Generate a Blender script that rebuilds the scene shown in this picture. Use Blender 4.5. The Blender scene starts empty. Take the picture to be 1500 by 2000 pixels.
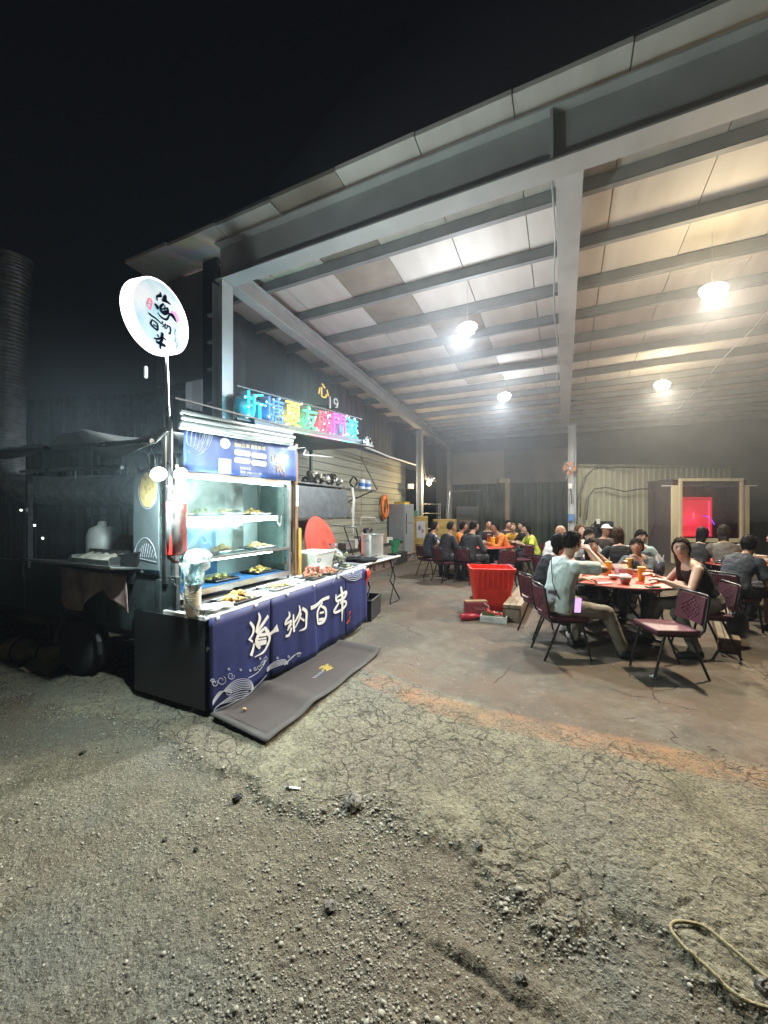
import bpy, bmesh, math, random
import numpy as np
from mathutils import Vector, Matrix, Euler

R = math.radians
random.seed(7)
RNG = np.random.default_rng(11)
scene = bpy.context.scene
COL = scene.collection

# ---------------------------------------------------------------- camera
YAW = 25.0                      # world X runs along the shed front, world Y into the shed
CAM_H = 1.6
cam_data = bpy.data.cameras.new('camera')
cam = bpy.data.objects.new('camera', cam_data)
COL.objects.link(cam)
cam.location = (0, 0, CAM_H)
cam.rotation_euler = (R(90), 0, R(YAW))
cam_data.sensor_fit = 'HORIZONTAL'
cam_data.angle = R(90)
cam_data.clip_start = 0.05
cam_data.clip_end = 900
scene.camera = cam

# ---------------------------------------------------------------- night sky
world = bpy.data.worlds.new('World')
scene.world = world
world.use_nodes = True
wn = world.node_tree
wn.nodes.clear()
w_out = wn.nodes.new('ShaderNodeOutputWorld')
w_bg = wn.nodes.new('ShaderNodeBackground')
w_sky = wn.nodes.new('ShaderNodeTexSky')
w_sky.sky_type = 'NISHITA'
w_sky.sun_disc = False
w_sky.sun_elevation = R(-3.5)
w_sky.sun_rotation = R(200)
w_bg.inputs['Strength'].default_value = 0.08
wn.links.new(w_sky.outputs[0], w_bg.inputs['Color'])
wn.links.new(w_bg.outputs[0], w_out.inputs['Surface'])

scene.view_settings.view_transform = 'Standard'
scene.view_settings.look = 'None'
scene.view_settings.exposure = 0.60
scene.view_settings.gamma = 1.0
scene.view_settings.use_curve_mapping = False
scene.cycles.use_denoising = True
scene.cycles.use_adaptive_sampling = True
scene.cycles.adaptive_threshold = 0.045
scene.cycles.max_bounces = 6
scene.cycles.diffuse_bounces = 3
scene.cycles.glossy_bounces = 3
scene.cycles.transmission_bounces = 5
scene.cycles.transparent_max_bounces = 16
scene.cycles.volume_bounces = 0
scene.cycles.sample_clamp_indirect = 6.0
scene.cycles.caustics_reflective = False
scene.cycles.caustics_refractive = False

# ---------------------------------------------------------------- photo pixel -> place
CY, SY = math.cos(R(YAW)), math.sin(R(YAW))
def ray(u):
    x = (u - 750) / 750
    return (x * CY - SY, x * SY + CY)
def P(u, v, t):                       # point at depth t
    dx, dy = ray(u)
    return Vector((dx * t, dy * t, CAM_H - (v - 1000) / 750 * t))
def G(u, v, z=0.0):                   # point at height z
    return P(u, v, (CAM_H - z) * 750 / (v - 1000))
def PX(u, v, X):                      # point on the plane x = X
    return P(u, v, X / ray(u)[0])
def PY(u, v, Y):
    return P(u, v, Y / ray(u)[1])
def CW(xc, yc, z=0.0):                # camera-aligned ground coordinates -> world
    return Vector((xc * CY - yc * SY, xc * SY + yc * CY, z))

# ---------------------------------------------------------------- mesh builder
def frame_from(d, up=Vector((0, 0, 1))):
    d = Vector(d).normalized()
    s = d.cross(up)
    if s.length < 1e-4:
        s = d.cross(Vector((0, 1, 0)))
    s.normalize()
    return s, s.cross(d).normalized(), d

class MB:
    def __init__(self):
        self.v, self.f = [], []
    def add(self, vs, fs):
        o = len(self.v)
        self.v += [tuple(p) for p in vs]
        self.f += [tuple(i + o for i in f) for f in fs]
        return self
    def box(self, c, s, rot=None):
        hx, hy, hz = s[0] / 2, s[1] / 2, s[2] / 2
        vs = [Vector((x, y, z)) for x in (-hx, hx) for y in (-hy, hy) for z in (-hz, hz)]
        if rot is not None:
            m = rot if isinstance(rot, Matrix) else Euler(rot).to_matrix()
            vs = [m @ p for p in vs]
        c = Vector(c)
        return self.add([p + c for p in vs], [(0, 1, 3, 2), (4, 6, 7, 5), (0, 4, 5, 1), (2, 3, 7, 6), (0, 2, 6, 4), (1, 5, 7, 3)])
    def beam(self, a, b, w, h, up=(0, 0, 1)):
        a, b = Vector(a), Vector(b)
        s, u, d = frame_from(b - a, Vector(up))
        vs = []
        for p in (a, b):
            for i, j in ((-1, -1), (1, -1), (1, 1), (-1, 1)):
                vs.append(p + s * (i * w / 2) + u * (j * h / 2))
        return self.add(vs, [(0, 1, 2, 3), (7, 6, 5, 4), (0, 4, 5, 1), (1, 5, 6, 2), (2, 6, 7, 3), (3, 7, 4, 0)])
    def loft(self, rings, caps=True, closed=False):
        n = len(rings[0]); vs = [p for r in rings for p in r]; fs = []
        m = len(rings)
        for i in range(m if closed else m - 1):
            for j in range(n):
                a, b = i * n + j, i * n + (j + 1) % n
                c, d = ((i + 1) % m) * n + (j + 1) % n, ((i + 1) % m) * n + j
                fs.append((a, b, c, d))
        if caps and not closed:
            fs.append(tuple(reversed(range(n))))
            fs.append(tuple(range((m - 1) * n, m * n)))
        return self.add(vs, fs)
    def tube(self, pts, r, n=8, round_ends=False, closed=False):
        pts = [Vector(p) for p in pts]
        if not isinstance(r, (list, tuple)): r = [r] * len(pts)
        if round_ends:
            d0 = (pts[0] - pts[1]).normalized(); d1 = (pts[-1] - pts[-2]).normalized()
            pts = [pts[0] + d0 * r[0] * .85, pts[0] + d0 * r[0] * .5] + pts + [pts[-1] + d1 * r[-1] * .5, pts[-1] + d1 * r[-1] * .85]
            r = [r[0] * .5, r[0] * .86] + list(r) + [r[-1] * .86, r[-1] * .5]
        rings = []; up = None
        m = len(pts)
        for i, p in enumerate(pts):
            if closed: d = pts[(i + 1) % m] - pts[i - 1]
            else: d = pts[min(i + 1, m - 1)] - pts[max(i - 1, 0)]
            if d.length < 1e-9: d = Vector((0, 0, 1))
            d.normalize()
            if up is None:
                up = Vector((0, 0, 1)) if abs(d.z) < .9 else Vector((0, 1, 0))
            s = d.cross(up)
            if s.length < 1e-4: s = d.cross(Vector((1, 0, 0)))
            s.normalize(); up = s.cross(d).normalized()
            rings.append([p + (s * math.cos(2 * math.pi * k / n) + up * math.sin(2 * math.pi * k / n)) * r[i] for k in range(n)])
        return self.loft(rings, closed=closed)
    def cyl(self, a, b, r0, r1=None, n=16):
        return self.tube([a, b], [r0, r0 if r1 is None else r1], n)
    def lathe(self, prof, c=(0, 0, 0), n=24, axis=None):
        c = Vector(c); rings = []
        if axis is None: s, u, d = Vector((1, 0, 0)), Vector((0, 1, 0)), Vector((0, 0, 1))
        else:
            s, u, d = frame_from(axis)
        for r, z in prof:
            rings.append([c + s * (r * math.cos(2 * math.pi * k / n)) + u * (r * math.sin(2 * math.pi * k / n)) + d * z for k in range(n)])
        return self.loft(rings)
    def ell(self, c, rad, rot=None, n=12, m=8):
        c = Vector(c); vs = []; fs = []
        M = None if rot is None else (rot if isinstance(rot, Matrix) else Euler(rot).to_matrix())
        vs.append(Vector((0, 0, -rad[2])))
        for i in range(1, m):
            ph = -math.pi / 2 + math.pi * i / m
            for j in range(n):
                th = 2 * math.pi * j / n
                vs.append(Vector((rad[0] * math.cos(ph) * math.cos(th), rad[1] * math.cos(ph) * math.sin(th), rad[2] * math.sin(ph))))
        vs.append(Vector((0, 0, rad[2])))
        for j in range(n):
            fs.append((0, 1 + (j + 1) % n, 1 + j))
        for i in range(m - 2):
            for j in range(n):
                a, b = 1 + i * n + j, 1 + i * n + (j + 1) % n
                fs.append((a, b, b + n, a + n))
        top = len(vs) - 1; o = 1 + (m - 2) * n
        for j in range(n):
            fs.append((o + j, o + (j + 1) % n, top))
        if M is not None: vs = [M @ p for p in vs]
        return self.add([p + c for p in vs], fs)
    def prism(self, poly, o, ax, ay, thick):
        """polygon (2D) in the plane o + x*ax + y*ay, extruded by thick along ax x ay"""
        o, ax, ay = Vector(o), Vector(ax), Vector(ay); nz = ax.cross(ay).normalized() * thick
        n = len(poly)
        a = [o + ax * x + ay * y for x, y in poly]; b = [p + nz for p in a]
        fs = [tuple(reversed(range(n))), tuple(range(n, 2 * n))] + [(i, (i + 1) % n, n + (i + 1) % n, n + i) for i in range(n)]
        return self.add(a + b, fs)
    def grid(self, fn, nu, nv):
        vs = [fn(i / nu, j / nv) for i in range(nu + 1) for j in range(nv + 1)]
        fs = [(i * (nv + 1) + j, (i + 1) * (nv + 1) + j, (i + 1) * (nv + 1) + j + 1, i * (nv + 1) + j + 1) for i in range(nu) for j in range(nv)]
        return self.add(vs, fs)
    def mesh(self, name):
        me = bpy.data.meshes.new(name)
        me.from_pydata(self.v, [], self.f)
        me.update()
        return me
    def build(self, name, mat, parent=None, smooth=False, bevel=0, solid=0, seg=2):
        me = self.mesh(name)
        bm = bmesh.new(); bm.from_mesh(me)
        bmesh.ops.recalc_face_normals(bm, faces=bm.faces)
        bm.to_mesh(me); bm.free()
        o = bpy.data.objects.new(name, me); COL.objects.link(o)
        if mat: me.materials.append(mat)
        if parent is not None: o.parent = parent
        if smooth:
            me.polygons.foreach_set('use_smooth', [True] * len(me.polygons))
        if solid:
            md = o.modifiers.new('thick', 'SOLIDIFY'); md.thickness = solid; md.offset = 0
        if bevel:
            md = o.modifiers.new('bev', 'BEVEL'); md.width = bevel; md.segments = seg; md.limit_method = 'ANGLE'; md.angle_limit = R(40)
        return o

def autosmooth(o, ang=35):
    me = o.data
    me.polygons.foreach_set('use_smooth', [True] * len(me.polygons))
    bm = bmesh.new(); bm.from_mesh(me)
    for e in bm.edges:
        if len(e.link_faces) == 2 and e.calc_face_angle(0) > R(ang): e.smooth = False
    bm.to_mesh(me); bm.free()
    return o

def thing(name, label, cat, loc=(0, 0, 0), rz=0, group=None):
    o = bpy.data.objects.new(name, None); COL.objects.link(o)
    o.location = loc; o.rotation_euler = (0, 0, rz); o.empty_display_size = .1
    return tag(o, label, cat, group)
def tag(o, label=None, cat=None, group=None, kind=None):
    if label: o['label'] = label
    if cat: o['category'] = cat
    if group: o['group'] = group
    if kind: o['kind'] = kind
    return o
def dup(root, loc, rz, label=None, scale=None):
    r = root.copy(); COL.objects.link(r); r.location = loc; r.rotation_euler = (0, 0, rz)
    if label: r['label'] = label
    if scale: r.scale = (scale,) * 3
    for ch in list(root.children):
        c = ch.copy(); COL.objects.link(c); c.parent = r
        for g in ch.children:
            d = g.copy(); COL.objects.link(d); d.parent = c
    return r

# ---------------------------------------------------------------- materials
MATS = {}
def mat(name, col, rough=.6, metal=0.0, var=.25, scale=8.0, bump=.0, bscale=60.0, emit=None, es=0.0, trans=0.0, alpha=1.0, spec=.5, col2=None, coat=0, stretch=None, detail=5, sss=0, ior=1.45):
    if name in MATS: return MATS[name]
    m = bpy.data.materials.new(name); m.use_nodes = True
    nt = m.node_tree; b = nt.nodes['Principled BSDF']
    b.inputs['Roughness'].default_value = rough
    b.inputs['Metallic'].default_value = metal
    b.inputs['Specular IOR Level'].default_value = spec
    b.inputs['IOR'].default_value = ior
    b.inputs['Transmission Weight'].default_value = trans
    b.inputs['Alpha'].default_value = alpha
    if coat: b.inputs['Coat Weight'].default_value = coat
    if sss:
        b.inputs['Subsurface Weight'].default_value = sss
        b.inputs['Subsurface Radius'].default_value = (.012, .005, .003)
        b.inputs['Subsurface Scale'].default_value = 1.0
    tc = nt.nodes.new('ShaderNodeTexCoord')
    vec = tc.outputs['Object']
    if stretch:
        mp = nt.nodes.new('ShaderNodeMapping'); mp.inputs['Scale'].default_value = stretch
        nt.links.new(vec, mp.inputs[0]); vec = mp.outputs[0]
    nz = nt.nodes.new('ShaderNodeTexNoise'); nz.inputs['Scale'].default_value = scale; nz.inputs['Detail'].default_value = detail
    nt.links.new(vec, nz.inputs['Vector'])
    rp = nt.nodes.new('ShaderNodeMapRange')
    rp.inputs[1].default_value = .3; rp.inputs[2].default_value = .7
    nt.links.new(nz.outputs['Fac'], rp.inputs[0])
    mx = nt.nodes.new('ShaderNodeMix'); mx.data_type = 'RGBA'
    c2 = col2 if col2 else tuple(min(1, c * (1 + var * .5)) for c in col[:3])
    c1 = col if col2 else tuple(c * (1 - var) for c in col[:3])
    mx.inputs['A'].default_value = (*c1[:3], 1); mx.inputs['B'].default_value = (*c2[:3], 1)
    nt.links.new(rp.outputs[0], mx.inputs['Factor'])
    nt.links.new(mx.outputs['Result'], b.inputs['Base Color'])
    rr = nt.nodes.new('ShaderNodeMapRange'); rr.inputs[3].default_value = max(.02, rough * .8); rr.inputs[4].default_value = min(1, rough * 1.25)
    nt.links.new(nz.outputs['Fac'], rr.inputs[0]); nt.links.new(rr.outputs[0], b.inputs['Roughness'])
    if bump:
        n2 = nt.nodes.new('ShaderNodeTexNoise'); n2.inputs['Scale'].default_value = bscale; n2.inputs['Detail'].default_value = 4
        nt.links.new(vec, n2.inputs['Vector'])
        bp = nt.nodes.new('ShaderNodeBump'); bp.inputs['Strength'].default_value = bump; bp.inputs['Distance'].default_value = .01
        nt.links.new(n2.outputs['Fac'], bp.inputs['Height']); nt.links.new(bp.outputs[0], b.inputs['Normal'])
    if emit:
        b.inputs['Emission Color'].default_value = (*emit, 1); b.inputs['Emission Strength'].default_value = es
    MATS[name] = m
    return m
def emis(name, col, s):
    return mat(name, (.8, .8, .8), .4, emit=col, es=s, var=.02)
def glassy(name, col=(.9, 1, .97), rough=.03, refl=.12, tint_alpha=.1):
    """thin pane: mostly clear, some mirror"""
    if name in MATS: return MATS[name]
    m = bpy.data.materials.new(name); m.use_nodes = True
    nt = m.node_tree; nt.nodes.remove(nt.nodes['Principled BSDF'])
    out = nt.nodes['Material Output']
    t = nt.nodes.new('ShaderNodeBsdfTransparent'); t.inputs[0].default_value = (*col, 1)
    g = nt.nodes.new('ShaderNodeBsdfGlossy'); g.inputs['Roughness'].default_value = rough
    d = nt.nodes.new('ShaderNodeBsdfDiffuse'); d.inputs[0].default_value = (*[c * .8 for c in col], 1)
    lw = nt.nodes.new('ShaderNodeFresnel'); lw.inputs[0].default_value = 1.45
    nz = nt.nodes.new('ShaderNodeTexNoise'); nz.inputs['Scale'].default_value = 6
    mr = nt.nodes.new('ShaderNodeMapRange'); mr.inputs[1].default_value = .35; mr.inputs[2].default_value = .8; mr.inputs[3].default_value = tint_alpha * .3; mr.inputs[4].default_value = tint_alpha * 1.6
    nt.links.new(nz.outputs['Fac'], mr.inputs[0])
    a = nt.nodes.new('ShaderNodeMixShader'); nt.links.new(mr.outputs[0], a.inputs[0]); nt.links.new(t.outputs[0], a.inputs[1]); nt.links.new(d.outputs[0], a.inputs[2])
    b = nt.nodes.new('ShaderNodeMixShader')
    ad = nt.nodes.new('ShaderNodeMath'); ad.operation = 'MULTIPLY'; ad.inputs[1].default_value = refl / .04 * .5; ad.use_clamp = True
    nt.links.new(lw.outputs[0], ad.inputs[0]); nt.links.new(ad.outputs[0], b.inputs[0])
    nt.links.new(a.outputs[0], b.inputs[1]); nt.links.new(g.outputs[0], b.inputs[2])
    nt.links.new(b.outputs[0], out.inputs['Surface'])
    MATS[name] = m
    return m

# ---------------------------------------------------------------- numpy noise
def _hash(ix, iy, seed):
    h = (ix.astype(np.int64) * 374761393 + iy.astype(np.int64) * 668265263 + seed * 1442695041) & 0xffffffff
    h = ((h ^ (h >> 13)) * 1274126177) & 0xffffffff
    h = h ^ (h >> 16)
    return (h & 0xffffff) / float(0xffffff)
def vnoise(x, y, seed=0):
    ix, iy = np.floor(x), np.floor(y); fx, fy = x - ix, y - iy
    fx = fx * fx * (3 - 2 * fx); fy = fy * fy * (3 - 2 * fy)
    a = _hash(ix, iy, seed); b = _hash(ix + 1, iy, seed); c = _hash(ix, iy + 1, seed); d = _hash(ix + 1, iy + 1, seed)
    return (a * (1 - fx) + b * fx) * (1 - fy) + (c * (1 - fx) + d * fx) * fy
def worley(x, y, seed=0):
    """distance to the nearest and second nearest cell point"""
    ix, iy = np.floor(x), np.floor(y); f1 = np.full(x.shape, 9.0); f2 = np.full(x.shape, 9.0)
    for dx in (-1, 0, 1):
        for dy in (-1, 0, 1):
            cx, cy = ix + dx, iy + dy
            d = np.hypot(cx + _hash(cx, cy, seed) - x, cy + _hash(cx, cy, seed + 7) - y)
            f2 = np.minimum(f2, np.maximum(f1, d)); f1 = np.minimum(f1, d)
    return f1, f2
def fbm(x, y, oct=4, seed=0):
    s = 0; a = .5
    for i in range(oct):
        s = s + a * vnoise(x * 2 ** i, y * 2 ** i, seed + i * 17); a *= .5
    return s
# ================================================================ GROUND
EDGE_U = np.array([-3000, -600, 0, 300, 400, 510, 600, 690, 840, 1000, 1080, 1300, 1500, 2200, 5000])
EDGE_V = np.array([1330, 1330, 1360, 1420, 1475, 1545, 1560, 1580, 1630, 1710, 1790, 1860, 1950, 2150, 2300])
def to_cam(x, y):
    return x * CY + y * SY, -x * SY + y * CY
def edge_depth(xc, yc):
    """signed distance (m, in depth) past the broken edge: > 0 on the far, upper slab"""
    u = 750 + 750 * xc / np.maximum(yc, .2)
    ve = np.interp(u, EDGE_U, EDGE_V)
    return yc - 1200 / (ve - 1000)
GR_U = np.array([560, 690, 760, 860, 940, 1000, 1100, 1250]); GR_V = np.array([1700, 1745, 1785, 1845, 1895, 1945, 2005, 2100])
def ground_h(x, y):
    xc, yc = to_cam(x, y)
    w = (fbm(x * 4, y * 4, 4, 3) - .47) * .45
    d = edge_depth(xc, yc) + w
    far = np.clip((y - 2.8) / 1.6, 0, 1)
    upper = 1 / (1 + np.exp(-np.clip(d / .03, -30, 30)))
    h = -.030 * (1 - upper)
    front = np.clip((yc - .3) / .5, 0, 1)
    h = h * front
    # crumbling lip of the upper slab
    h += .016 * np.exp(-(d / .07) ** 2) * (fbm(x * 26, y * 26, 2, 91) - .42) * 2 * front
    # groove
    u = 750 + 750 * xc / np.maximum(yc, .2)
    gv = np.interp(u, GR_U, GR_V, left=-1, right=-1)
    gd = np.where(gv > 0, yc - 1200 / (np.maximum(gv, 1001) - 1000), 9) + w * .25
    inside = np.clip((u - 600) / 120, 0, 1) * np.clip((1230 - u) / 100, 0, 1)
    h += -.020 * np.exp(-(gd / .014) ** 2) * inside * np.clip(fbm(x * 3, y * 3, 3, 71) * 4 - 1.5, 0, 1.2) + .012 * np.exp(-((gd - .05) / .045) ** 2) * inside
    rough = (1 - far * .75)
    h += (fbm(x * .7, y * .7, 3, 5) - .45) * .05 * (1 - far)
    h += (fbm(x * 9, y * 9, 4, 9) - .45) * .013 * rough
    h += (vnoise(x * 46, y * 46, 21) - .5) * .006 * rough
    h += np.maximum(vnoise(x * 95, y * 95, 33) - .62, 0) * .014 * rough
    # alligator cracking of the upper slab, rubble where it crumbles
    wx, wy = x * 7.5 + fbm(x * 5, y * 5, 3, 13) * 1.6, y * 7.5 + fbm(x * 5 + 9, y * 5, 3, 14) * 1.6
    f1, f2 = worley(wx, wy, 3)
    patch = np.clip((fbm(x * .9 + 3, y * .9, 3, 66) - .36) * 7, 0, 1) * upper * (1 - far)
    h -= .010 * np.clip(1 - (f2 - f1) / .16, 0, 1) * patch
    h += (_hash(np.floor(wx), np.floor(wy), 5) - .5) * .0 
    g1, g2 = worley(x * 24 + fbm(x * 11, y * 11, 2, 15), y * 24, 8)
    h += .011 * np.clip(.55 - g1, 0, 1) * (.35 + 1.6 * np.exp(-(d / .10) ** 2)) * rough * np.clip(fbm(x * 3.1, y * 3.1, 3, 44) * 3 - .8, 0, 1)
    return h * np.clip(np.hypot(x, y) / .6, 0, 1)
def gh(x, y):
    return float(ground_h(np.array([x], float), np.array([y], float))[0])

def build_ground():
    a1 = np.linspace(-57, 57, 640)
    a2 = np.linspace(57, 303, 60)[1:-1]
    ang = np.radians(np.concatenate([a1, a2]))
    rr = np.concatenate([np.linspace(.25, 1.0, 12)[:-1], np.exp(np.linspace(0, math.log(13), 520)), np.exp(np.linspace(math.log(13), math.log(400), 36))[1:]])
    A, RR = np.meshgrid(ang, rr)
    xc, yc = RR * np.sin(A), RR * np.cos(A)
    x, y = xc * CY - yc * SY, xc * SY + yc * CY
    z = ground_h(x.ravel(), y.ravel())
    nr, na = RR.shape
    co = np.stack([x.ravel(), y.ravel(), z], 1)
    co = np.vstack([co, [[0, 0, 0]]])
    idx = np.arange(nr * na).reshape(nr, na)
    q = np.stack([idx[:-1], np.roll(idx[:-1], -1, 1), np.roll(idx[1:], -1, 1), idx[1:]], -1).reshape(-1, 4)
    me = bpy.data.meshes.new('ground')
    cen = nr * na
    tri = np.stack([np.full(na, cen), np.roll(idx[0], -1), idx[0]], 1)
    loops = np.concatenate([q.ravel()[:], tri.ravel()])
    nq, ntr = len(q), len(tri)
    me.vertices.add(len(co)); me.vertices.foreach_set('co', co.ravel())
    me.loops.add(len(loops)); me.loops.foreach_set('vertex_index', loops.astype(np.int32))
    me.polygons.add(nq + ntr)
    me.polygons.foreach_set('loop_start', np.concatenate([np.arange(nq) * 4, nq * 4 + np.arange(ntr) * 3]).astype(np.int32))
    me.update(calc_edges=True); me.validate()
    me.polygons.foreach_set('use_smooth', np.ones(len(me.polygons), bool))
    # what the ground is made of: painted stripe, inner concrete, dirt
    X, Y = co[:, 0], co[:, 1]
    cx, cy = to_cam(X, Y)
    sy = 3.04 + .30 * np.clip((-.6 - X) / 1.1, 0, 1.3) ** 1.3 + (fbm(X * 1.3, Y * 1.3, 2, 55) - .4) * .12
    sw = .150 * (1 - .35 * np.clip((X - .2) / 2, 0, 1))
    stripe = np.clip(1 - (np.abs(Y - sy) - sw * .75) / .05, 0, 1) * np.clip((X + 1.85) / .2, 0, 1) * (.55 + .9 * (fbm(X * 3, Y * 3, 3, 77) - .2)).clip(0, 1)
    conc = np.clip((Y - 3.12 - (fbm(X * 1.1, Y * 1.1, 3, 41) - .45) * .5 - .28 * np.clip((-.5 - X), 0, 1)) / .12, 0, 1) * np.clip((X + 2.45) / .3, 0, 1)
    conc = np.maximum(conc, np.clip((Y - 5.3) / .5, 0, 1))
    d = edge_depth(cx, cy) + (fbm(X * 4, Y * 4, 4, 3) - .47) * .45
    dirt = np.clip(.5 - d / .08, 0, 1)
    ca = me.color_attributes.new('zone', 'FLOAT_COLOR', 'POINT')
    ca.data.foreach_set('color', np.stack([stripe, conc, dirt, np.ones(len(co))], 1).astype(np.float32).ravel())
    o = bpy.data.objects.new('ground', me); COL.objects.link(o)
    o['kind'] = 'structure'
    # material
    m = bpy.data.materials.new('ground'); m.use_nodes = True; nt = m.node_tree; L = nt.links
    b = nt.nodes['Principled BSDF']
    N = lambda t: nt.nodes.new(t)
    tc = N('ShaderNodeTexCoord'); vec = tc.outputs['Object']
    at = N('ShaderNodeAttribute'); at.attribute_name = 'zone'
    sp = N('ShaderNodeSeparateColor'); L.new(at.outputs['Color'], sp.inputs[0])
    def noise(sc, det=4, rough=.55):
        n = N('ShaderNodeTexNoise'); n.inputs['Scale'].default_value = sc; n.inputs['Detail'].default_value = det; n.inputs['Roughness'].default_value = rough
        L.new(vec, n.inputs['Vector']); return n.outputs['Fac']
    def rng(x, a, b_, c=0, d=1):
        r = N('ShaderNodeMapRange'); r.inputs[1].default_value = a; r.inputs[2].default_value = b_; r.inputs[3].default_value = c; r.inputs[4].default_value = d
        L.new(x, r.inputs[0]); return r.outputs[0]
    def mix(f, a, b_, mode='MIX'):
        n = N('ShaderNodeMix'); n.data_type = 'RGBA'; n.blend_type = mode
        if isinstance(f, float): n.inputs['Factor'].default_value = f
        else: L.new(f, n.inputs['Factor'])
        for k, s in (('A', a), ('B', b_)):
            if isinstance(s, tuple): n.inputs[k].default_value = (*s, 1)
            else: L.new(s, n.inputs[k])
        return n.outputs['Result']
    def math_(op, a, b_):
        n = N('ShaderNodeMath'); n.operation = op
        for i, s in enumerate((a, b_)):
            if isinstance(s, (int, float)): n.inputs[i].default_value = s
            else: L.new(s, n.inputs[i])
        return n.outputs[0]
    big, mid, fine, agg = noise(1.1, 3), noise(5.5, 5, .62), noise(42, 4, .7), noise(150, 3, .7)
    asph = mix(rng(mid, .35, .68), (.135, .123, .088), (.31, .29, .205))
    asph = mix(rng(big, .42, .62), asph, (.185, .162, .125))
    asph = mix(rng(fine, .55, .72), asph, (.36, .34, .255))
    asph = mix(rng(fine, .45, .30), asph, (.060, .056, .046))
    dirt_c = mix(rng(mid, .35, .7), (.125, .108, .078), (.195, .174, .128))
    dirt_c = mix(rng(fine, .60, .74), dirt_c, (.30, .28, .22))
    dirt_c = mix(rng(fine, .44, .32), dirt_c, (.055, .048, .040))
    con = mix(rng(mid, .35, .65), (.120, .104, .083), (.180, .161, .132))
    con = mix(rng(big, .40, .62), con, (.165, .120, .088))
    con = mix(rng(noise(.55, 3), .52, .66), con, (.085, .079, .068))
    con = mix(rng(noise(14, 3), .62, .75), con, (.23, .21, .18))
    def cells(sc):
        v = N('ShaderNodeTexVoronoi'); v.inputs['Scale'].default_value = sc; L.new(vec, v.inputs['Vector']); s_ = N('ShaderNodeSeparateColor'); L.new(v.outputs['Color'], s_.inputs[0]); return s_.outputs[0], v.outputs['Distance']
    k1, d1 = cells(62); k2, d2 = cells(150)
    def agg_on(c):
        pm = rng(noise(2.3, 4), .36, .62, .25, 1.0)
        c = mix(math_('MULTIPLY', math_('MULTIPLY', rng(k1, .86, .88), rng(d1, .45, .30)), math_('MULTIPLY', pm, .75)), c, (.40, .375, .29))
        c = mix(math_('MULTIPLY', rng(k1, .14, .12), math_('MULTIPLY', pm, .6)), c, (.060, .054, .042))
        c = mix(math_('MULTIPLY', rng(k2, .80, .82), math_('MULTIPLY', pm, .40)), c, (.38, .36, .28))
        return mix(math_('MULTIPLY', rng(k2, .22, .20), math_('MULTIPLY', pm, .45)), c, (.055, .050, .040))
    asph = mix(rng(noise(.75, 4), .50, .64, 0, .75), asph, (.150, .155, .138)); dirt_c = mix(rng(noise(.9, 4), .47, .62, 0, .8), dirt_c, (.140, .146, .128)); dirt_c = mix(rng(noise(.6, 3), .52, .40, 0, .6), dirt_c, (.150, .118, .090))
    asph = agg_on(asph); dirt_c = agg_on(dirt_c)
    col = mix(sp.outputs[1], asph, con)
    col = mix(sp.outputs[2], col, dirt_c)
    st = math_('MULTIPLY', sp.outputs[0], rng(mid, .32, .66, .05, .72))
    st = math_('MULTIPLY', st, rng(fine, .32, .46))
    col = mix(st, col, (.40, .175, .080))
    # cracks
    wv = N('ShaderNodeTexNoise'); wv.inputs['Scale'].default_value = 3.0; wv.inputs['Detail'].default_value = 6; L.new(vec, wv.inputs['Vector'])
    wm = N('ShaderNodeMix'); wm.data_type = 'RGBA'; wm.blend_type = 'ADD'; wm.inputs['Factor'].default_value = .38
    L.new(vec, wm.inputs['A']); L.new(wv.outputs['Color'], wm.inputs['B'])
    def crack(sc, w):
        v = N('ShaderNodeTexVoronoi'); v.feature = 'DISTANCE_TO_EDGE'; v.inputs['Scale'].default_value = sc
        L.new(wm.outputs['Result'], v.inputs['Vector']); return rng(v.outputs['Distance'], 0, w, 1, 0)
    c1 = math_('MULTIPLY', crack(.95, .0055), rng(noise(1.3, 2), .47, .53))
    c1 = math_('MULTIPLY', math_('MULTIPLY', c1, math_('SUBTRACT', 1.0, sp.outputs[2])), math_('ADD', .35, math_('MULTIPLY', sp.outputs[1], .5)))
    c2 = math_('MULTIPLY', crack(7.5, .065), math_('MULTIPLY', rng(noise(1.0, 2), .40, .54), math_('SUBTRACT', 1.0, sp.outputs[1])))
    c2 = math_('MULTIPLY', c2, math_('SUBTRACT', 1.0, sp.outputs[2]))
    ck = math_('MAXIMUM', c1, math_('MULTIPLY', math_('MULTIPLY', c2, rng(noise(6, 3), .33, .56, .25, 1.0)), .9))
    col = mix(math_('MULTIPLY', ck, .85), col, (.035, .032, .027))
    tone = N('ShaderNodeMix'); tone.data_type = 'RGBA'; L.new(sp.outputs[1], tone.inputs['Factor']); tone.inputs['A'].default_value = (.745, .73, .70, 1); tone.inputs['B'].default_value = (.66, .65, .63, 1)
    col = mix(1.0, col, tone.outputs['Result'], 'MULTIPLY')
    L.new(col, b.inputs['Base Color'])
    b.inputs['Roughness'].default_value = .92; b.inputs['Specular IOR Level'].default_value = .25
    hsum = math_('ADD', math_('MULTIPLY', fine, .7), math_('MULTIPLY', agg, .45))
    hsum = math_('ADD', hsum, math_('ADD', math_('MULTIPLY', math_('MULTIPLY', rng(d1, .6, .0), k1), .55), math_('MULTIPLY', math_('MULTIPLY', rng(d2, .6, 0), k2), .25)))
    hsum = math_('MULTIPLY', hsum, math_('SUBTRACT', 1.0, math_('MULTIPLY', sp.outputs[1], .75)))
    hsum = math_('SUBTRACT', hsum, math_('MULTIPLY', ck, .8))
    bp = N('ShaderNodeBump'); bp.inputs['Strength'].default_value = 1.0; bp.inputs['Distance'].default_value = .012
    L.new(hsum, bp.inputs['Height']); L.new(bp.outputs[0], b.inputs['Normal'])
    me.materials.append(m)
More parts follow.
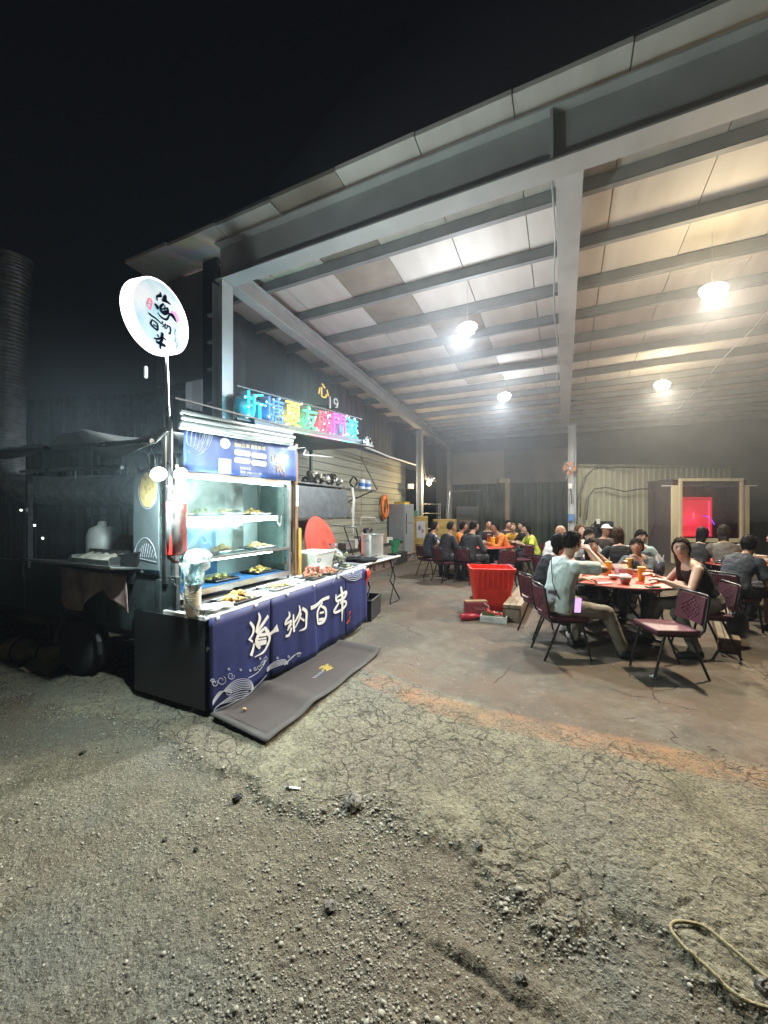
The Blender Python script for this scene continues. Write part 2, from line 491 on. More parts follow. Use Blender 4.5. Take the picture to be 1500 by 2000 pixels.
    return o
build_ground()

# ================================================================ OPEN SHED
BF = 4.10                                 # front beam line
SLOPE = math.tan(R(3.4))
def zr(y): return 5.55 - (y - BF) * SLOPE  # underside of the roof
XL, XR, YB = -4.75, 9.5, 17.2
M_panel = mat('roof_panel', (.56, .52, .48), .6, var=.12, scale=1.6, bump=.15, bscale=9, stretch=(3, .5, 1), col2=(.66, .62, .58))
M_panel_old = mat('roof_panel_old', (.27, .23, .19), .7, var=.3, scale=2, col2=(.38, .33, .28))
M_purlin = mat('purlin_paint', (.23, .235, .235), .55, var=.2, scale=3)
M_beam = mat('beam_paint', (.40, .405, .40), .6, var=.15, scale=2.5, bump=.05)
M_colm = mat('column_paint', (.42, .43, .43), .5, var=.15, scale=3)
M_clad = mat('cladding', (.115, .13, .145), .6, var=.25, scale=2)
shed = thing('open_shed', 'large open fronted steel shed with a sloping panelled roof on grey purlins', 'shed', (0, 10, 0))
so = Vector((0, 10, 0))
def spart(name, mb, m, parent=shed, **k):
    mb.v = [(x - so.x, y - so.y, z) for x, y, z in mb.v]
    return mb.build(name, m, parent, **k)
cuts = [3.82, 7.35, 10.9, 14.2, 17.4]
xs = np.arange(-6.35, XR + .5, .985)
old = {(3, 0), (4, 1)}
for i in range(len(xs) - 1):
    off = random.uniform(-.25, .25)
    for j in range(4):
        y0 = cuts[j] + (off if j else random.uniform(-.02, .03)); y1 = cuts[j + 1] + (off if j < 3 else 0)
        m = MB(); x0, x1 = xs[i] + .006, xs[i + 1] - .006
        dz = random.uniform(0, .012)
        a, b_ = zr(y0) + dz, zr(y1) + dz
        m.add([(x0, y0 + .004, a), (x1, y0 + .004, a), (x1, y1 - .004, b_), (x0, y1 - .004, b_), (x0, y0 + .004, a + .05), (x1, y0 + .004, a + .05), (x1, y1 - .004, b_ + .05), (x0, y1 - .004, b_ + .05)],
              [(3, 2, 1, 0), (4, 5, 6, 7), (0, 1, 5, 4), (1, 2, 6, 5), (2, 3, 7, 6), (3, 0, 4, 7)])
        spart('roof_panel', m, M_panel_old if (i, j) in old else M_panel)
# roof skin above the panels keeps the night out of the joints
m = MB(); m.add([(xs[0], 3.85, zr(3.85) + .09), (xs[-1], 3.85, zr(3.85) + .09), (xs[-1], 17.4, zr(17.4) + .09), (xs[0], 17.4, zr(17.4) + .09)], [(0, 1, 2, 3)])
spart('roof_sheet', m, M_clad, solid=.02)
for k in range(13):
    y = 5.05 + k * .95
    m = MB(); z = zr(y)
    m.box(((-6.3 + XR) / 2, y, z - .085), (XR + 6.3, .012, .155))
    m.box(((-6.3 + XR) / 2, y + .034, z - .012), (XR + 6.3, .056, .012))
    m.box(((-6.3 + XR) / 2, y + .034, z - .160), (XR + 6.3, .080, .010))
    spart('purlin', m, M_purlin)
# front beam (an I section) and its stiffener
m = MB(); m.box((2.4, BF, 5.205), (13.9, .03, .50)); fb = spart('front_beam', m, M_beam)
m = MB(); m.box((2.4, BF, 4.945), (13.9, .24, .02)); m.box((2.4, BF, 5.466), (13.9, .24, .02)); spart('flange', m, M_beam, fb)
m = MB(); m.box((-.10, BF - .062, 5.205), (.03, .09, .495)); spart('stiffener', m, M_beam, fb)
def rafter(x, y0, y1, d=.30, w=.20):
    m = MB(); n = 2
    for s, t, ww in ((0, .022, w), (d - .02, .022, w)):
        a = Vector((x, y0, zr(y0) - .168 - s)); b_ = Vector((x, y1, zr(y1) - .168 - s))
        m.beam(a - Vector((0, 0, t / 2)), b_ - Vector((0, 0, t / 2)), ww, t)
    a = Vector((x, y0, zr(y0) - .168 - d / 2)); b_ = Vector((x, y1, zr(y1) - .168 - d / 2))
    m.beam(a, b_, .014, d - .03)
    return spart('rafter', m, M_colm)
rafter(.06, BF + .14, 14.2, .30, .26)
rafter(XL + .1, BF + .14, YB - .1, .30, .2)
def column(x, y, z1, w=.2, z0=0):
    m = MB(); m.box((x, y, (z0 + z1) / 2), (w, .02, z1 - z0)); m.box((x - w / 2 + .01, y, (z0 + z1) / 2), (.02, w, z1 - z0 - .002)); m.box((x + w / 2 - .01, y, (z0 + z1) / 2), (.02, w, z1 - z0 - .002))
    c = spart('column', m, M_colm)
    m = MB(); m.box((x, y, z0 + .012), (w + .14, w + .14, .024)); spart('base_plate', m, M_beam, c)
    return c
c = column(-4.52, BF, 4.93, .2)
for z in (3.2, 3.7, 4.1, 4.5):
    m = MB(); m.box((-4.69, BF - .05, z), (.13, .05, .03)); spart('bracket', m, M_beam, c)
column(.27, 14.15, zr(14.15) - .47, .24)
column(XL + .1, 13.0, zr(13) - .47, .2)
column(XL + .1, YB - .2, zr(YB) - .47, .2)
for x_, y_ in ((-.12, 9.0), (3.2, 9.5)):
    m = MB(); pts = [(x_ + .03 * math.sin(k * 1.7), BF + .4 + k * 1.0, zr(BF + .4 + k) - .19 - .012 * (k % 2)) for k in range(12)]; m.tube(pts, .011, 6); spart('conduit', m, M_colm, smooth=True)
m = MB(); m.tube([(-4.4 + k * .9, 6.97, zr(6.97) - .19 - .02 * math.sin(k * 1.3) ** 2) for k in range(15)], .007, 5); spart('conduit', m, M_purlin, smooth=True)
# left wall: upper cladding in sheets, horizontal siding boards below
for k in range(6):
    y0, y1 = 4.4 + k * 2.14, 4.4 + (k + 1) * 2.14
    m = MB(); nn = 14
    def fn(a, b_):
        y = y0 + (y1 - y0 - .01) * a; x = XL - .95 - (.03 if int(a * nn + .5) % 2 else 0)
        return (x, y, 3.35 + (zr(y) - .02 - 3.35) * b_)
    m.grid(fn, nn, 1); spart('wall_sheet', m, M_clad, solid=.004)
M_board = mat('siding', (.255, .255, .195), .7, var=.3, scale=3, bump=.1, stretch=(1, .25, 6))
for k in range(17):
    for (y0, y1) in ((5.4, 9.9), (9.91, 13.4)):
        m = MB(); z = .05 + k * .198
        m.box((XL - .62, (y0 + y1) / 2, z + .094), (.03, y1 - y0 - .01, .186), (0, R(-3), 0))
        spart('siding_board', m, M_board)
m = MB(); m.box((XL - .68, 9.4, 1.7), (.03, 8.2, 3.4)); spart('wall_backing', m, M_clad)
# back wall
M_back = mat('back_wall', (.115, .115, .110), .7, var=.3, scale=1.5)
M_green = mat('dark_green_sheet', (.070, .082, .062), .55, var=.45, scale=2.5, stretch=(3, 1, .4))
m = MB(); m.box(((XL + XR) / 2, YB + .05, 2.6), (XR - XL + 1.2, .06, 5.2)); spart('back_wall', m, M_back)
m = MB(); m.box((2.5, YB - .01, 3.55), (4.3, .05, 1.7)); 
M_wpanel = mat('wall_panel', (.34, .33, .30), .6, var=.12, scale=2)
M_wpanel2 = mat('wall_panel_grey', (.19, .19, .18), .6, var=.2, scale=2)
a, b_ = PY(882, 882, YB - .06), PY(985, 944, YB - .06)
m = MB(); m.box(((a.x + b_.x) / 2, YB - .03, 3.55), (b_.x - a.x, .05, 1.42)); spart('wall_panel', m, M_wpanel)
c2 = PY(1112, 900, YB - .06)
m = MB(); m.box(((c2.x + b_.x) / 2 + .01, YB - .025, 3.52), (c2.x - b_.x - .01, .04, 1.36)); spart('wall_panel', m, M_wpanel2)
def corrug(p0, p1, z0, z1, pitch=.25, dep=.035, th=.004):
    p0, p1 = Vector((p0[0], p0[1], 0)), Vector((p1[0], p1[1], 0)); d = p1 - p0; L_ = d.length; d.normalize(); nrm = Vector((d.y, -d.x, 0))
    prof = []; s = 0
    while s < L_:
        for ds, q in ((0, 0), (pitch * .62, 0), (pitch * .72, 1), (pitch * .90, 1)):
            prof.append((s + ds, q))
        s += pitch
    m = MB(); vs = []
    for s, q in prof:
        p = p0 + d * s + nrm * (q * dep)
        vs += [(p.x, p.y, z0), (p.x, p.y, z1)]
    n = len(prof)
    m.add(vs, [(2 * i, 2 * i + 2, 2 * i + 3, 2 * i + 1) for i in range(n - 1)])
    return m
x0 = XL
while x0 < 1.1:
    spart('wall_sheet', corrug((x0, YB - .1), (min(x0 + 1.48, 1.2), YB - .1), .05, 2.80), M_green, solid=.004); x0 += 1.5
# gable panel left of the front column, dark upright strip
m = MB(); m.box((-5.78, BF + .28, 4.62), (1.20, .05, 1.72)); spart('gable_panel', m, mat('gable', (.22, .215, .22), .6, var=.2, scale=2))
m = MB(); m.box((-4.95, BF + .2, 2.75), (.30, .12, 5.5)); spart('dark_strip', m, mat('strip_dark', (.04, .045, .06), .5))

# ---------------------------------------------------------------- right-hand corrugated fence wall
fa, fb_ = P(1128, 1000, 12.9), P(1500, 1000, 13.5); fd = (fb_ - fa).normalized(); fend = fa + fd * 12.5
fence = thing('corrugated_fence', 'grey green corrugated metal wall behind the diners with a rail along its top', 'fence', (fa.x, fa.y, 0))
M_fence = mat('fence_sheet', (.29, .295, .22), .6, var=.4, scale=2.0, stretch=(2.5, 2.5, .35), bump=.05, col2=(.38, .38, .30))
s = 0
while s < 12.4:
    m = corrug(fa + fd * s, fa + fd * (s + .99), .05, 3.12, .2, .03)
    m.v = [(x - fa.x, y - fa.y, z) for x, y, z in m.v]
    m.build('sheet', M_fence, fence, solid=.003); s += 1.0
m = MB(); m.beam(Vector((0, -.06, 3.16)), fd * 12.4 + Vector((0, -.06, 3.16)), .09, .09); m.build('top_rail', mat('rail_green', (.2, .205, .15), .5), fence)
# dark corrugated fence far left
fl0, fl1 = Vector((-15.5, 4.6, 0)), Vector((-6.3, 7.2, 0))
fence2 = thing('corrugated_fence', 'dark corrugated fence in the gloom behind the food truck', 'fence', fl0)
d2 = (fl1 - fl0).normalized()
for k in range(9):
    m = corrug(d2 * (k * 1.05), d2 * (k * 1.05 + 1.04), .02, 4.6, .2, .04)
    m.build('sheet', mat('fence_dark', (.13, .12, .11), .7, var=.3), fence2, solid=.003)

# ================================================================ LAMPS
def point(parent, loc, w, col, rad=.08):
    l = bpy.data.lights.new('light', 'POINT'); l.energy = w; l.color = col; l.shadow_soft_size = rad
    o = bpy.data.objects.new('light', l); COL.objects.link(o); o.parent = parent; o.location = loc
    return o
def spot(parent, loc, w, col, size=160, rad=.1, rot=(0, 0, 0), blend=.4):
    l = bpy.data.lights.new('light', 'SPOT'); l.energy = w; l.color = col; l.shadow_soft_size = rad; l.spot_size = R(size); l.spot_blend = blend
    o = bpy.data.objects.new('light', l); COL.objects.link(o); o.parent = parent; o.location = loc; o.rotation_euler = rot
    return o
M_cord = mat('black_rubber', (.02, .02, .02), .6)
M_alu = mat('aluminium', (.6, .6, .6), .35, 1.0, var=.15)
def lamp(u, v, col, watts, label, z=4.58, es=40):
    p = G(u, v, z)
    t = thing('hanging_lamp', label, 'lamp', p, 0, 'lamps hanging under the shed roof')
    top = zr(p.y) - .02 - p.z
    MB().tube([(0, .04, .10), (0, .04, top)], .0022, 6).build('stem', M_colm, t)
    # a flood lamp tilted out towards the yard
    rot = Matrix.Rotation(R(-28), 3, 'X')
    def tl(m): m.v = [tuple(rot @ Vector(q)) for q in m.v]; return m
    tl(MB().box((0, .035, 0), (.24, .05, .17))).build('housing', M_colm, t, bevel=.01)
    tl(MB().ell((0, -.01, 0), (.16, .07, .12), None, 20, 12)).build('bulb', emis('bulb_' + label.split()[0], (1.0, .80, .42) if col[2] < .9 else col, es), t, smooth=True)  # bulb drawn oversize, its shape stands for the lamp's flare
    spot(t, (0, -.06, -.18), watts, col, 172, .10)
    point(t, (0, -.04, -.26), watts * .095, col, .12)
    spot(t, (0, -.16, -.14), watts * 2.9, col, 104, .10, Vector((-.25 if u < 1000 else -.10, -1, -.72)).to_track_quat('-Z', 'Y').to_euler(), 1.0)
    return t
COOL, WARM = (.90, .96, 1.0), (1.0, .87, .66)
lamp(912, 642, COOL, 350, 'cool white lamp hanging nearest the food truck, the larger of the cool pair')
lamp(985, 775, COOL, 310, 'cool white lamp hanging farther back, the smaller of the cool pair')
lamp(1393, 568, WARM, 370, 'warm yellow lamp hanging highest at the right under the roof')
lamp(1293, 752, WARM, 330, 'warm yellow lamp hanging above the framed window booth')
# ================================================================ WRITING
_tc = {}
def glyphs(body, extrude=.0):
    """outline of a line of writing, height about 1, centred"""
    k = (body, extrude)
    if k in _tc: return _tc[k]
    c = bpy.data.curves.new('w', 'FONT'); c.body = body; c.resolution_u = 3; c.extrude = extrude
    c.align_x = 'CENTER'; c.align_y = 'CENTER'
    o = bpy.data.objects.new('w', c); COL.objects.link(o)
    dg = bpy.context.evaluated_depsgraph_get()
    me = o.evaluated_get(dg).to_mesh()
    vs = [v.co.copy() for v in me.vertices]; fs = [tuple(p.vertices) for p in me.polygons]
    bpy.data.objects.remove(o); bpy.data.curves.remove(c)
    cx = (min(v.x for v in vs) + max(v.x for v in vs)) / 2; cy = (min(v.y for v in vs) + max(v.y for v in vs)) / 2
    vs = [Vector((v.x - cx, v.y - cy, v.z)) for v in vs]
    _tc[k] = (vs, fs)
    return _tc[k]
def put_text(mb, body, o, ax, ay, h, thick=.0, w=None):
    vs, fs = glyphs(body, .5 if thick else 0.0)
    o, ax, ay = Vector(o), Vector(ax), Vector(ay); az = ax.cross(ay)
    hh = max(v.y for v in vs) - min(v.y for v in vs); ww = max(v.x for v in vs) - min(v.x for v in vs)
    s = h / hh; sx = (w / ww) if w else s
    return mb.add([o + ax * (v.x * sx) + ay * (v.y * s) + az * (v.z * thick) for v in vs], fs)
def stroke(mb, pts, ws, o, ax, ay, thick=.002, sub=5):
    """one brush stroke: centre line pts (2D) with widths ws, a closed solid on the plane o, ax, ay"""
    pts = [Vector((p[0], p[1])) for p in pts]; n = len(pts)
    if not isinstance(ws, (list, tuple)): ws = [ws] * n
    P_, W = [], []
    for i in range(n - 1):
        p0, p1, p2, p3 = pts[max(i - 1, 0)], pts[i], pts[i + 1], pts[min(i + 2, n - 1)]
        for k in range(sub):
            t = k / sub
            P_.append(.5 * ((2 * p1) + (p2 - p0) * t + (2 * p0 - 5 * p1 + 4 * p2 - p3) * t * t + (3 * p1 - p0 - 3 * p2 + p3) * t ** 3))
            W.append(ws[i] * (1 - t) + ws[i + 1] * t)
    P_.append(pts[-1]); W.append(ws[-1])
    o, ax, ay = Vector(o), Vector(ax), Vector(ay); az = ax.cross(ay).normalized()
    vs, fs = [], []
    for i, p in enumerate(P_):
        d = P_[min(i + 1, len(P_) - 1)] - P_[max(i - 1, 0)]
        if d.length < 1e-9: d = Vector((1, 0))
        d.normalize(); nn = Vector((-d.y, d.x)) * (W[i] / 2)
        for q in (p + nn, p - nn):
            b = o + ax * q.x + ay * q.y
            vs += [b, b + az * thick]
    m = len(P_)
    for i in range(m - 1):
        a = 4 * i; b = a + 4
        fs += [(a + 1, a + 3, b + 3, b + 1), (a, b, b + 2, a + 2), (a, a + 1, b + 1, b), (a + 2, b + 2, b + 3, a + 3)]
    fs += [(0, 2, 3, 1), (4 * m - 4, 4 * m - 3, 4 * m - 1, 4 * m - 2)]
    return mb.add(vs, fs)
# brush characters, traced by eye in a 1500-wide enlargement; (points, widths)
HAI = [([(115, 620), (160, 690), (150, 770), (105, 835)], [30, 42, 34, 24]), ([(95, 828), (150, 872)], [34, 20]), ([(168, 890), (150, 970), (122, 1045)], [22, 46, 62]),
       ([(225, 500), (243, 570), (215, 670), (190, 750)], [14, 48, 44, 26]), ([(352, 540), (290, 630), (240, 700), (200, 765)], [44, 46, 46, 30]),
       ([(315, 690), (250, 750), (205, 830), (205, 900), (245, 955)], [30, 50, 52, 50, 30]), ([(310, 690), (350, 760), (372, 815), (350, 900), (290, 1000), (172, 1066)], [40, 60, 42, 40, 30, 6]),
       ([(215, 790), (330, 775)], [34, 44]), ([(215, 905), (330, 880)], [50, 34]), ([(215, 838), (330, 822)], [22, 20]), ([(215, 870), (330, 852)], [18, 18]), ([(365, 785), (420, 735), (470, 690)], [30, 46, 112])]
NA = [([(612, 485), (618, 545), (575, 605), (562, 655)], [12, 40, 36, 26]), ([(560, 655), (640, 605), (600, 690)], [26, 34, 30]), ([(640, 640), (590, 725)], [34, 22]), ([(642, 690), (610, 780), (570, 800)], [28, 38, 28]),
      ([(668, 520), (670, 640), (676, 745)], [22, 42, 36]), ([(742, 405), (752, 480), (720, 560), (672, 640)], [10, 46, 36, 20]), ([(780, 445), (828, 490), (824, 600), (812, 690), (738, 732)], [40, 46, 40, 36, 6]),
      ([(765, 500), (735, 600), (690, 690)], [30, 28, 16]), ([(750, 560), (800, 600)], [20, 30])]
BAI = [([(885, 442), (960, 405), (1045, 335), (1128, 302)], [52, 46, 40, 44]), ([(1045, 370), (1000, 430), (970, 510), (978, 645)], [20, 36, 40, 34]), ([(1020, 415), (1075, 450), (1085, 540), (1050, 615), (985, 640)], [26, 44, 46, 42, 34]),
       ([(1005, 505), (1060, 492)], [24, 28]), ([(995, 590), (1060, 578)], [34, 34])]
CHUAN = [([(1275, 170), (1292, 280), (1292, 420), (1286, 606)], [34, 52, 44, 14]), ([(1212, 265), (1212, 330), (1235, 360)], [16, 40, 30]), ([(1220, 310), (1280, 270), (1345, 238), (1315, 310), (1235, 352)], [20, 34, 40, 36, 30]),
         ([(1250, 375), (1188, 470), (1205, 496), (1270, 470), (1335, 405), (1330, 355), (1265, 375)], [26, 40, 32, 30, 36, 36, 26])]
# ================================================================ FOOD TRUCK AND STALL
M_black = mat('black_paint', (.012, .014, .016), .45, var=.4, scale=4)
M_dark = mat('dark_steel', (.035, .04, .043), .5, .2, var=.4, scale=5)
M_steel = mat('stainless', (.55, .57, .58), .28, 1.0, var=.2, scale=6)
M_white = mat('white_paint', (.72, .72, .70), .45, var=.1)
M_wood = mat('raw_wood', (.42, .30, .16), .65, var=.35, scale=3, stretch=(1, 1, .12), bump=.1, bscale=30)
M_brown = mat('brown_post', (.30, .17, .09), .6, var=.35, scale=4)
M_tarp = mat('grey_tarp', (.24, .26, .26), .38, var=.3, scale=3, bump=.25, bscale=7)
M_navy = mat('navy_cloth', (.010, .018, .105), .62, var=.25, scale=3, bump=.08, bscale=14)
M_ink = mat('white_print', (.72, .72, .70), .6, var=.1)
M_line = mat('silver_print', (.42, .45, .52), .6, var=.1)
M_rubber = mat('tyre_rubber', (.018, .018, .018), .75, var=.3, bump=.2)
M_card = mat('cardboard', (.36, .24, .13), .8, var=.25, scale=5)
M_redp = mat('red_plastic', (.62, .035, .02), .4, var=.12)
M_glass = glassy('case_glass', (.86, .97, .95), .04, .07, .10)
M_film = glassy('clear_film', (.94, .97, .98), .15, .10, .14)
ck0, ck1 = Vector((-2.52, 2.13, .78)), Vector((-2.50, 4.72, .84))
def zc(y): return .78 + (y - 2.13) * .06 / 2.59

# --- truck bed: dark body on wheels, posts and a grey tarpaulin roof
tk = thing('food_truck', 'dark food truck with an open side, grey tarpaulin roof and black body', 'food truck', (-4.6, 2.9, 0))
to = Vector((-4.6, 2.9, 0))
def tpart(name, mb, m, parent=tk, o=None, **k):
    o = to if o is None else o
    mb.v = [(x - o.x, y - o.y, z - o.z) for x, y, z in mb.v]
    return mb.build(name, m, parent, **k)
m = MB(); m.box((-5.3, 2.95, .52), (5.0, 1.55, .10)); m.box((-5.3, 2.55, .42), (5.0, .1, .12)); m.box((-5.3, 3.4, .42), (5.0, .1, .12)); tpart('chassis', m, M_black, bevel=.01)
m = MB(); m.box((-5.35, 2.17, .80), (4.9, .04, .52))
for k in range(7): m.box((-3.1 - k * .75, 2.145, .80), (.05, .03, .46))
tpart('side_board', m, mat('truck_body', (.035, .048, .052), .4, var=.4), bevel=.004)
m = MB(); m.box((-2.86, 2.9, .62), (.05, 1.45, .38)); tpart('tailboard', m, M_black, bevel=.005)
for (wx, wy) in ((-4.30, 2.20), (-4.30, 3.62)):
    m = MB(); m.lathe([(.14, -.09), (.25, -.095), (.285, -.06), (.29, 0), (.285, .06), (.25, .095), (.14, .09)], (wx, wy, .29), 28, (0, 1, 0)); w = tpart('wheel', m, M_rubber, smooth=True)
    s_ = -1 if wy < 3 else 1
    m = MB(); m.lathe([(.0, -.055), (.05, -.06), (.06, -.03), (.12, -.02), (.165, -.07), (.172, -.07), (.172, .0), (.0, .0)], (wx, wy, .29), 24, (0, -s_, 0) if s_ < 0 else (0, 1, 0)); tpart('rim', m, mat('wheel_rim', (.42, .42, .40), .45, .4), w)
m = MB()
for k in range(9):
    a0, a1 = math.pi * k / 8, 0
    pass
arch = [(-4.30 + .37 * math.cos(math.pi * k / 10), 2.14, .27 + .37 * math.sin(math.pi * k / 10)) for k in range(11)]
m.tube(arch, .03, 6); tpart('wheel_arch', m, M_black)
for x, y, z in ((-5.30, 2.1, 1.62), (-5.02, 2.1, 1.46), (-4.86, 2.1, 1.33)):
    m = MB(); m.ell((x, y, z), (.010, .010, .010), None, 8, 6); tpart('marker_light', m, emis('marker', (.9, 1, .95), 6), smooth=True)
m = MB(); m.box((-4.86, 2.16, .36), (.04, .02, .30)); tpart('mud_flap', m, M_rubber)
for x, y, z1 in ((-3.02, 2.15, 2.30), (-5.25, 2.15, 2.33), (-3.02, 3.72, 2.42), (-5.25, 3.72, 2.42)):
    m = MB(); m.box((x, y, (1.0 + z1) / 2), (.045, .045, z1 - 1.0)); tpart('post', m, M_steel if x > -4 else M_dark)
# tarpaulin roof, sagging, folds
m = MB()
def fn(a, b):
    x = -2.93 - 2.62 * a; y = 2.00 + 1.95 * b
    z = 2.26 + .10 * a + .16 * b - .06 * math.sin(a * math.pi * 3.0) * (1 - b) ** 2 + .035 * math.sin(a * 17 + b * 5) * (1 - b) - .03 * math.sin(b * 9)
    if b < .02: z -= .11 + .05 * math.sin(a * 9)
    return (x, y, z)
m.grid(fn, 46, 20); tpart('roof_tarp', m, M_tarp, smooth=True, solid=.006)
m = MB(); m.tube([(-2.95, 1.98, 2.16), (-5.6, 1.98, 2.26)], .022, 8); tpart('roof_rail', m, M_steel)
m = MB(); m.tube([(-3.4, 2.02, 1.98), (-5.1, 2.02, 2.02)], .016, 8); m.tube([(-4.1, 2.02, 2.0), (-4.1, 2.02, 1.90)], .01, 6); tpart('inner_rail', m, M_steel)
m = MB(); m.box((-4.3, 3.74, 1.62), (2.4, .03, 1.3)); tpart('back_board', m, mat('truck_back', (.22, .25, .26), .5, var=.3))
# fold-down counter flap on the near side
m = MB(); m.box((-4.0, 2.05, 1.12), (1.35, .34, .02), (R(-8), 0, 0)); tpart('side_flap', m, M_steel, bevel=.004)
m = MB()
for k in range(16): m.box((-3.34 - k * .018, 2.10, 1.12), (.008, .03, .30 - k * .006), (0, R(20), 0))
tpart('vent_slats', m, M_black)
# picture board on the near side, next to the case
m = MB(); m.box((-3.235, 2.12, 1.53), (.33, .012, .84)); sb = tpart('side_panel', m, mat('slate_board', (.10, .13, .14), .45, var=.2))
m = MB(); m.lathe([(0, .0), (.118, .0), (.118, .004), (0, .004)], (0, 0, 0), 28, (0, -1, 0)); m.v = [(x * .95 - 3.20, y + 2.113, z * 1.28 + 1.79) for x, y, z in m.v]
tpart('oval_picture', m, mat('noodles', (.34, .25, .08), .5, var=.6, scale=26, col2=(.62, .52, .26)), sb)
m = MB(); o_, ax_, ay_ = Vector((-3.235, 2.109, 1.30)), Vector((1, 0, 0)), Vector((0, 0, 1))
fan = [(-.15 + .30 * k / 10, -.09 + .17 * math.sin(math.pi * k / 10) ** .6) for k in range(11)]
stroke(m, fan, .006, o_, ax_, ay_)
for k in range(9): stroke(m, [(-.12 + k * .028, -.085), (-.09 + k * .028, -.085 + .12 * math.sin(math.pi * (k + 1) / 10))], .004, o_, ax_, ay_)
stroke(m, [(-.15, -.09), (.15, -.12)], .006, o_, ax_, ay_)
ring = [(.035 + .123 * math.cos(2 * math.pi * k / 24), .49 + .163 * math.sin(2 * math.pi * k / 24)) for k in range(25)]
stroke(m, ring, .006, o_, ax_, ay_)
tpart('white_drawing', m, M_line, sb)
# counter and its legs
m = MB(); m.add([(-2.515, 2.12, zc(2.12) - .03), (-3.02, 2.12, zc(2.12) - .03), (-3.30, 4.73, zc(4.73) - .03), (-2.515, 4.73, zc(4.73) - .03), (-2.515, 2.12, zc(2.12)), (-3.02, 2.12, zc(2.12)), (-3.30, 4.73, zc(4.73)), (-2.515, 4.73, zc(4.73))],
                  [(3, 2, 1, 0), (4, 5, 6, 7), (0, 1, 5, 4), (1, 2, 6, 5), (2, 3, 7, 6), (3, 0, 4, 7)])
ct = thing('counter_table', 'long stall counter with a pale edge carrying trays of skewers', 'table', (-2.9, 3.4, 0)); cto = Vector((-2.9, 3.4, 0))
tpart('table_top', m, mat('counter_top', (.45, .46, .46), .4, var=.25), ct, cto)
for x, y in ((-2.60, 2.25), (-2.60, 4.6), (-3.2, 4.6)):
    m = MB(); m.box((x, y, zc(y) / 2 - .016), (.035, .035, zc(y) - .034)); tpart('leg', m, M_dark, ct, cto)
m = MB(); m.box((-2.96, 2.125, .40), (.87, .012, .70)); tpart('end_panel', m, M_black, ct, cto)
m = MB(); m.tube([(-2.50, 2.10, zc(2.1) - .006), (-2.495, 3.4, zc(3.4) - .006), (-2.495, 4.75, zc(4.75) - .006)], .011, 8); tpart('edge_rail', m, M_white, ct, cto)

# --- navy banner on the counter front
bn = thing('counter_banner', 'navy cloth banner with white brush lettering and wave lines hung on the counter front', 'banner', (-2.48, 3.43, 0)); bno = Vector((-2.48, 3.43, 0))
def bx(y, z):                       # surface of the hanging cloth
    k = max(0, (zc(y) - z) / .8)
    return -2.482 + k * (.011 * math.sin(y * 6.1) + .006 * math.sin(y * 13 + 1) + .010) + .004 * math.sin(y * 31) * k
def bbot(y):
    return .028 + .012 * math.sin(y * 7) + .02 * max(0, math.sin(y * 3.3 - 1)) 
segs = [(2.12, 2.80), (2.80, 3.52), (3.52, 4.16), (4.16, 4.73)]
m = MB()
for i, (y0, y1) in enumerate(segs):
    off = .006 * (i % 2)
    def fn(a, b):
        y = y0 + (y1 - y0 + .015) * a; zb = bbot(y) + (.03 if i == 3 else 0); z = zb + (zc(y) - .012 - zb) * b
        return (bx(y, z) + off * (1 - b), y, z)
    m.grid(fn, 16, 10)
tpart('cloth', m, M_navy, bn, bno, smooth=True, solid=.003)
m = MB()
for y in (2.2, 2.62, 3.05, 3.5, 4.0, 4.35, 4.68): m.box((-2.476, y, zc(y) - .02), (.01, .03, .02))
tpart('clips', m, M_white, bn, bno)
def zb_px(x, y): return 470 + x / 6.522, 1120 + y / 6.522
def banner_strokes(chars, name, mt, px=zb_px, kw=6.522):
    for ch in chars:
        mb = MB()
        for pts, ws in ch:
            q = [PX(*px(*p), -2.472) for p in pts]
            cy = sum(p.y for p in q) / len(q)
            # metres per enlarged pixel, vertically and along the cloth
            t = -2.472 / ray(px(*pts[0])[0])[0]
            sc = t / 750 / kw
            ws_ = [w * sc * 1.0 for w in ws]
            stroke(mb, [(p.y, p.z) for p in q], ws_, (0, 0, 0), (0, 1, 0), (0, 0, 1), .002, 6)
        mb.v = [(bx(y, z) + .010 + (x if x else 0), y, z) for x, y, z in mb.v]
        tpart(name, mb, mt, bn, bno)
banner_strokes([HAI, NA, BAI, CHUAN], 'brush_character', M_ink)
SEAL = [([(1385, 475), (1375, 530)], [22, 24]), ([(1385, 545), (1375, 575)], [20, 20]), ([(1380, 590), (1345, 640)], [24, 26])]
banner_strokes([SEAL], 'red_seal', mat('seal_red', (.55, .06, .04), .6))
# wave line art, in the enlargement of the whole banner
def zw_px(x, y): return 380 + x / 3.947, 1050 + y / 3.947
W1 = []
for k in range(7):
    r = k / 6
    W1.append(([(132, 1290 - 30 * r), (180 + 10 * r, 1225 - 40 * r), (270, 1150 + 70 * r - 30), (360, 1125 + 80 * r - 40), (430, 1160 + 60 * r - 50), (455 - 30 * r, 1200 + 25 * r - 30)], [4] * 6))
for k in range(4):
    r = k / 3
    W1.append(([(140, 1330), (200, 1270 + 10 * r), (300, 1200 + 50 * r), (400, 1180 + 40 * r)], [4] * 4))
for k in range(6):
    r = k / 5
    W1.append(([(400 + 30 * r, 1080 - 10 * r), (470 + 15 * r, 1050 - 10 * r), (520 + 8 * r, 1000 - 12 * r), (545 + 6 * r, 940 + 10 * r)], [4] * 4))
for k in range(5):
    r = k / 4
    W1.append(([(560, 1010 + 25 * r), (620, 955 + 40 * r), (690, 940 + 32 * r), (715, 965 + 12 * r)], [4] * 4))
    W1.append(([(690, 985 - 10 * r), (740, 930 - 6 * r), (790, 890 + 3 * r), (815, 885 + 8 * r)], [4] * 4))
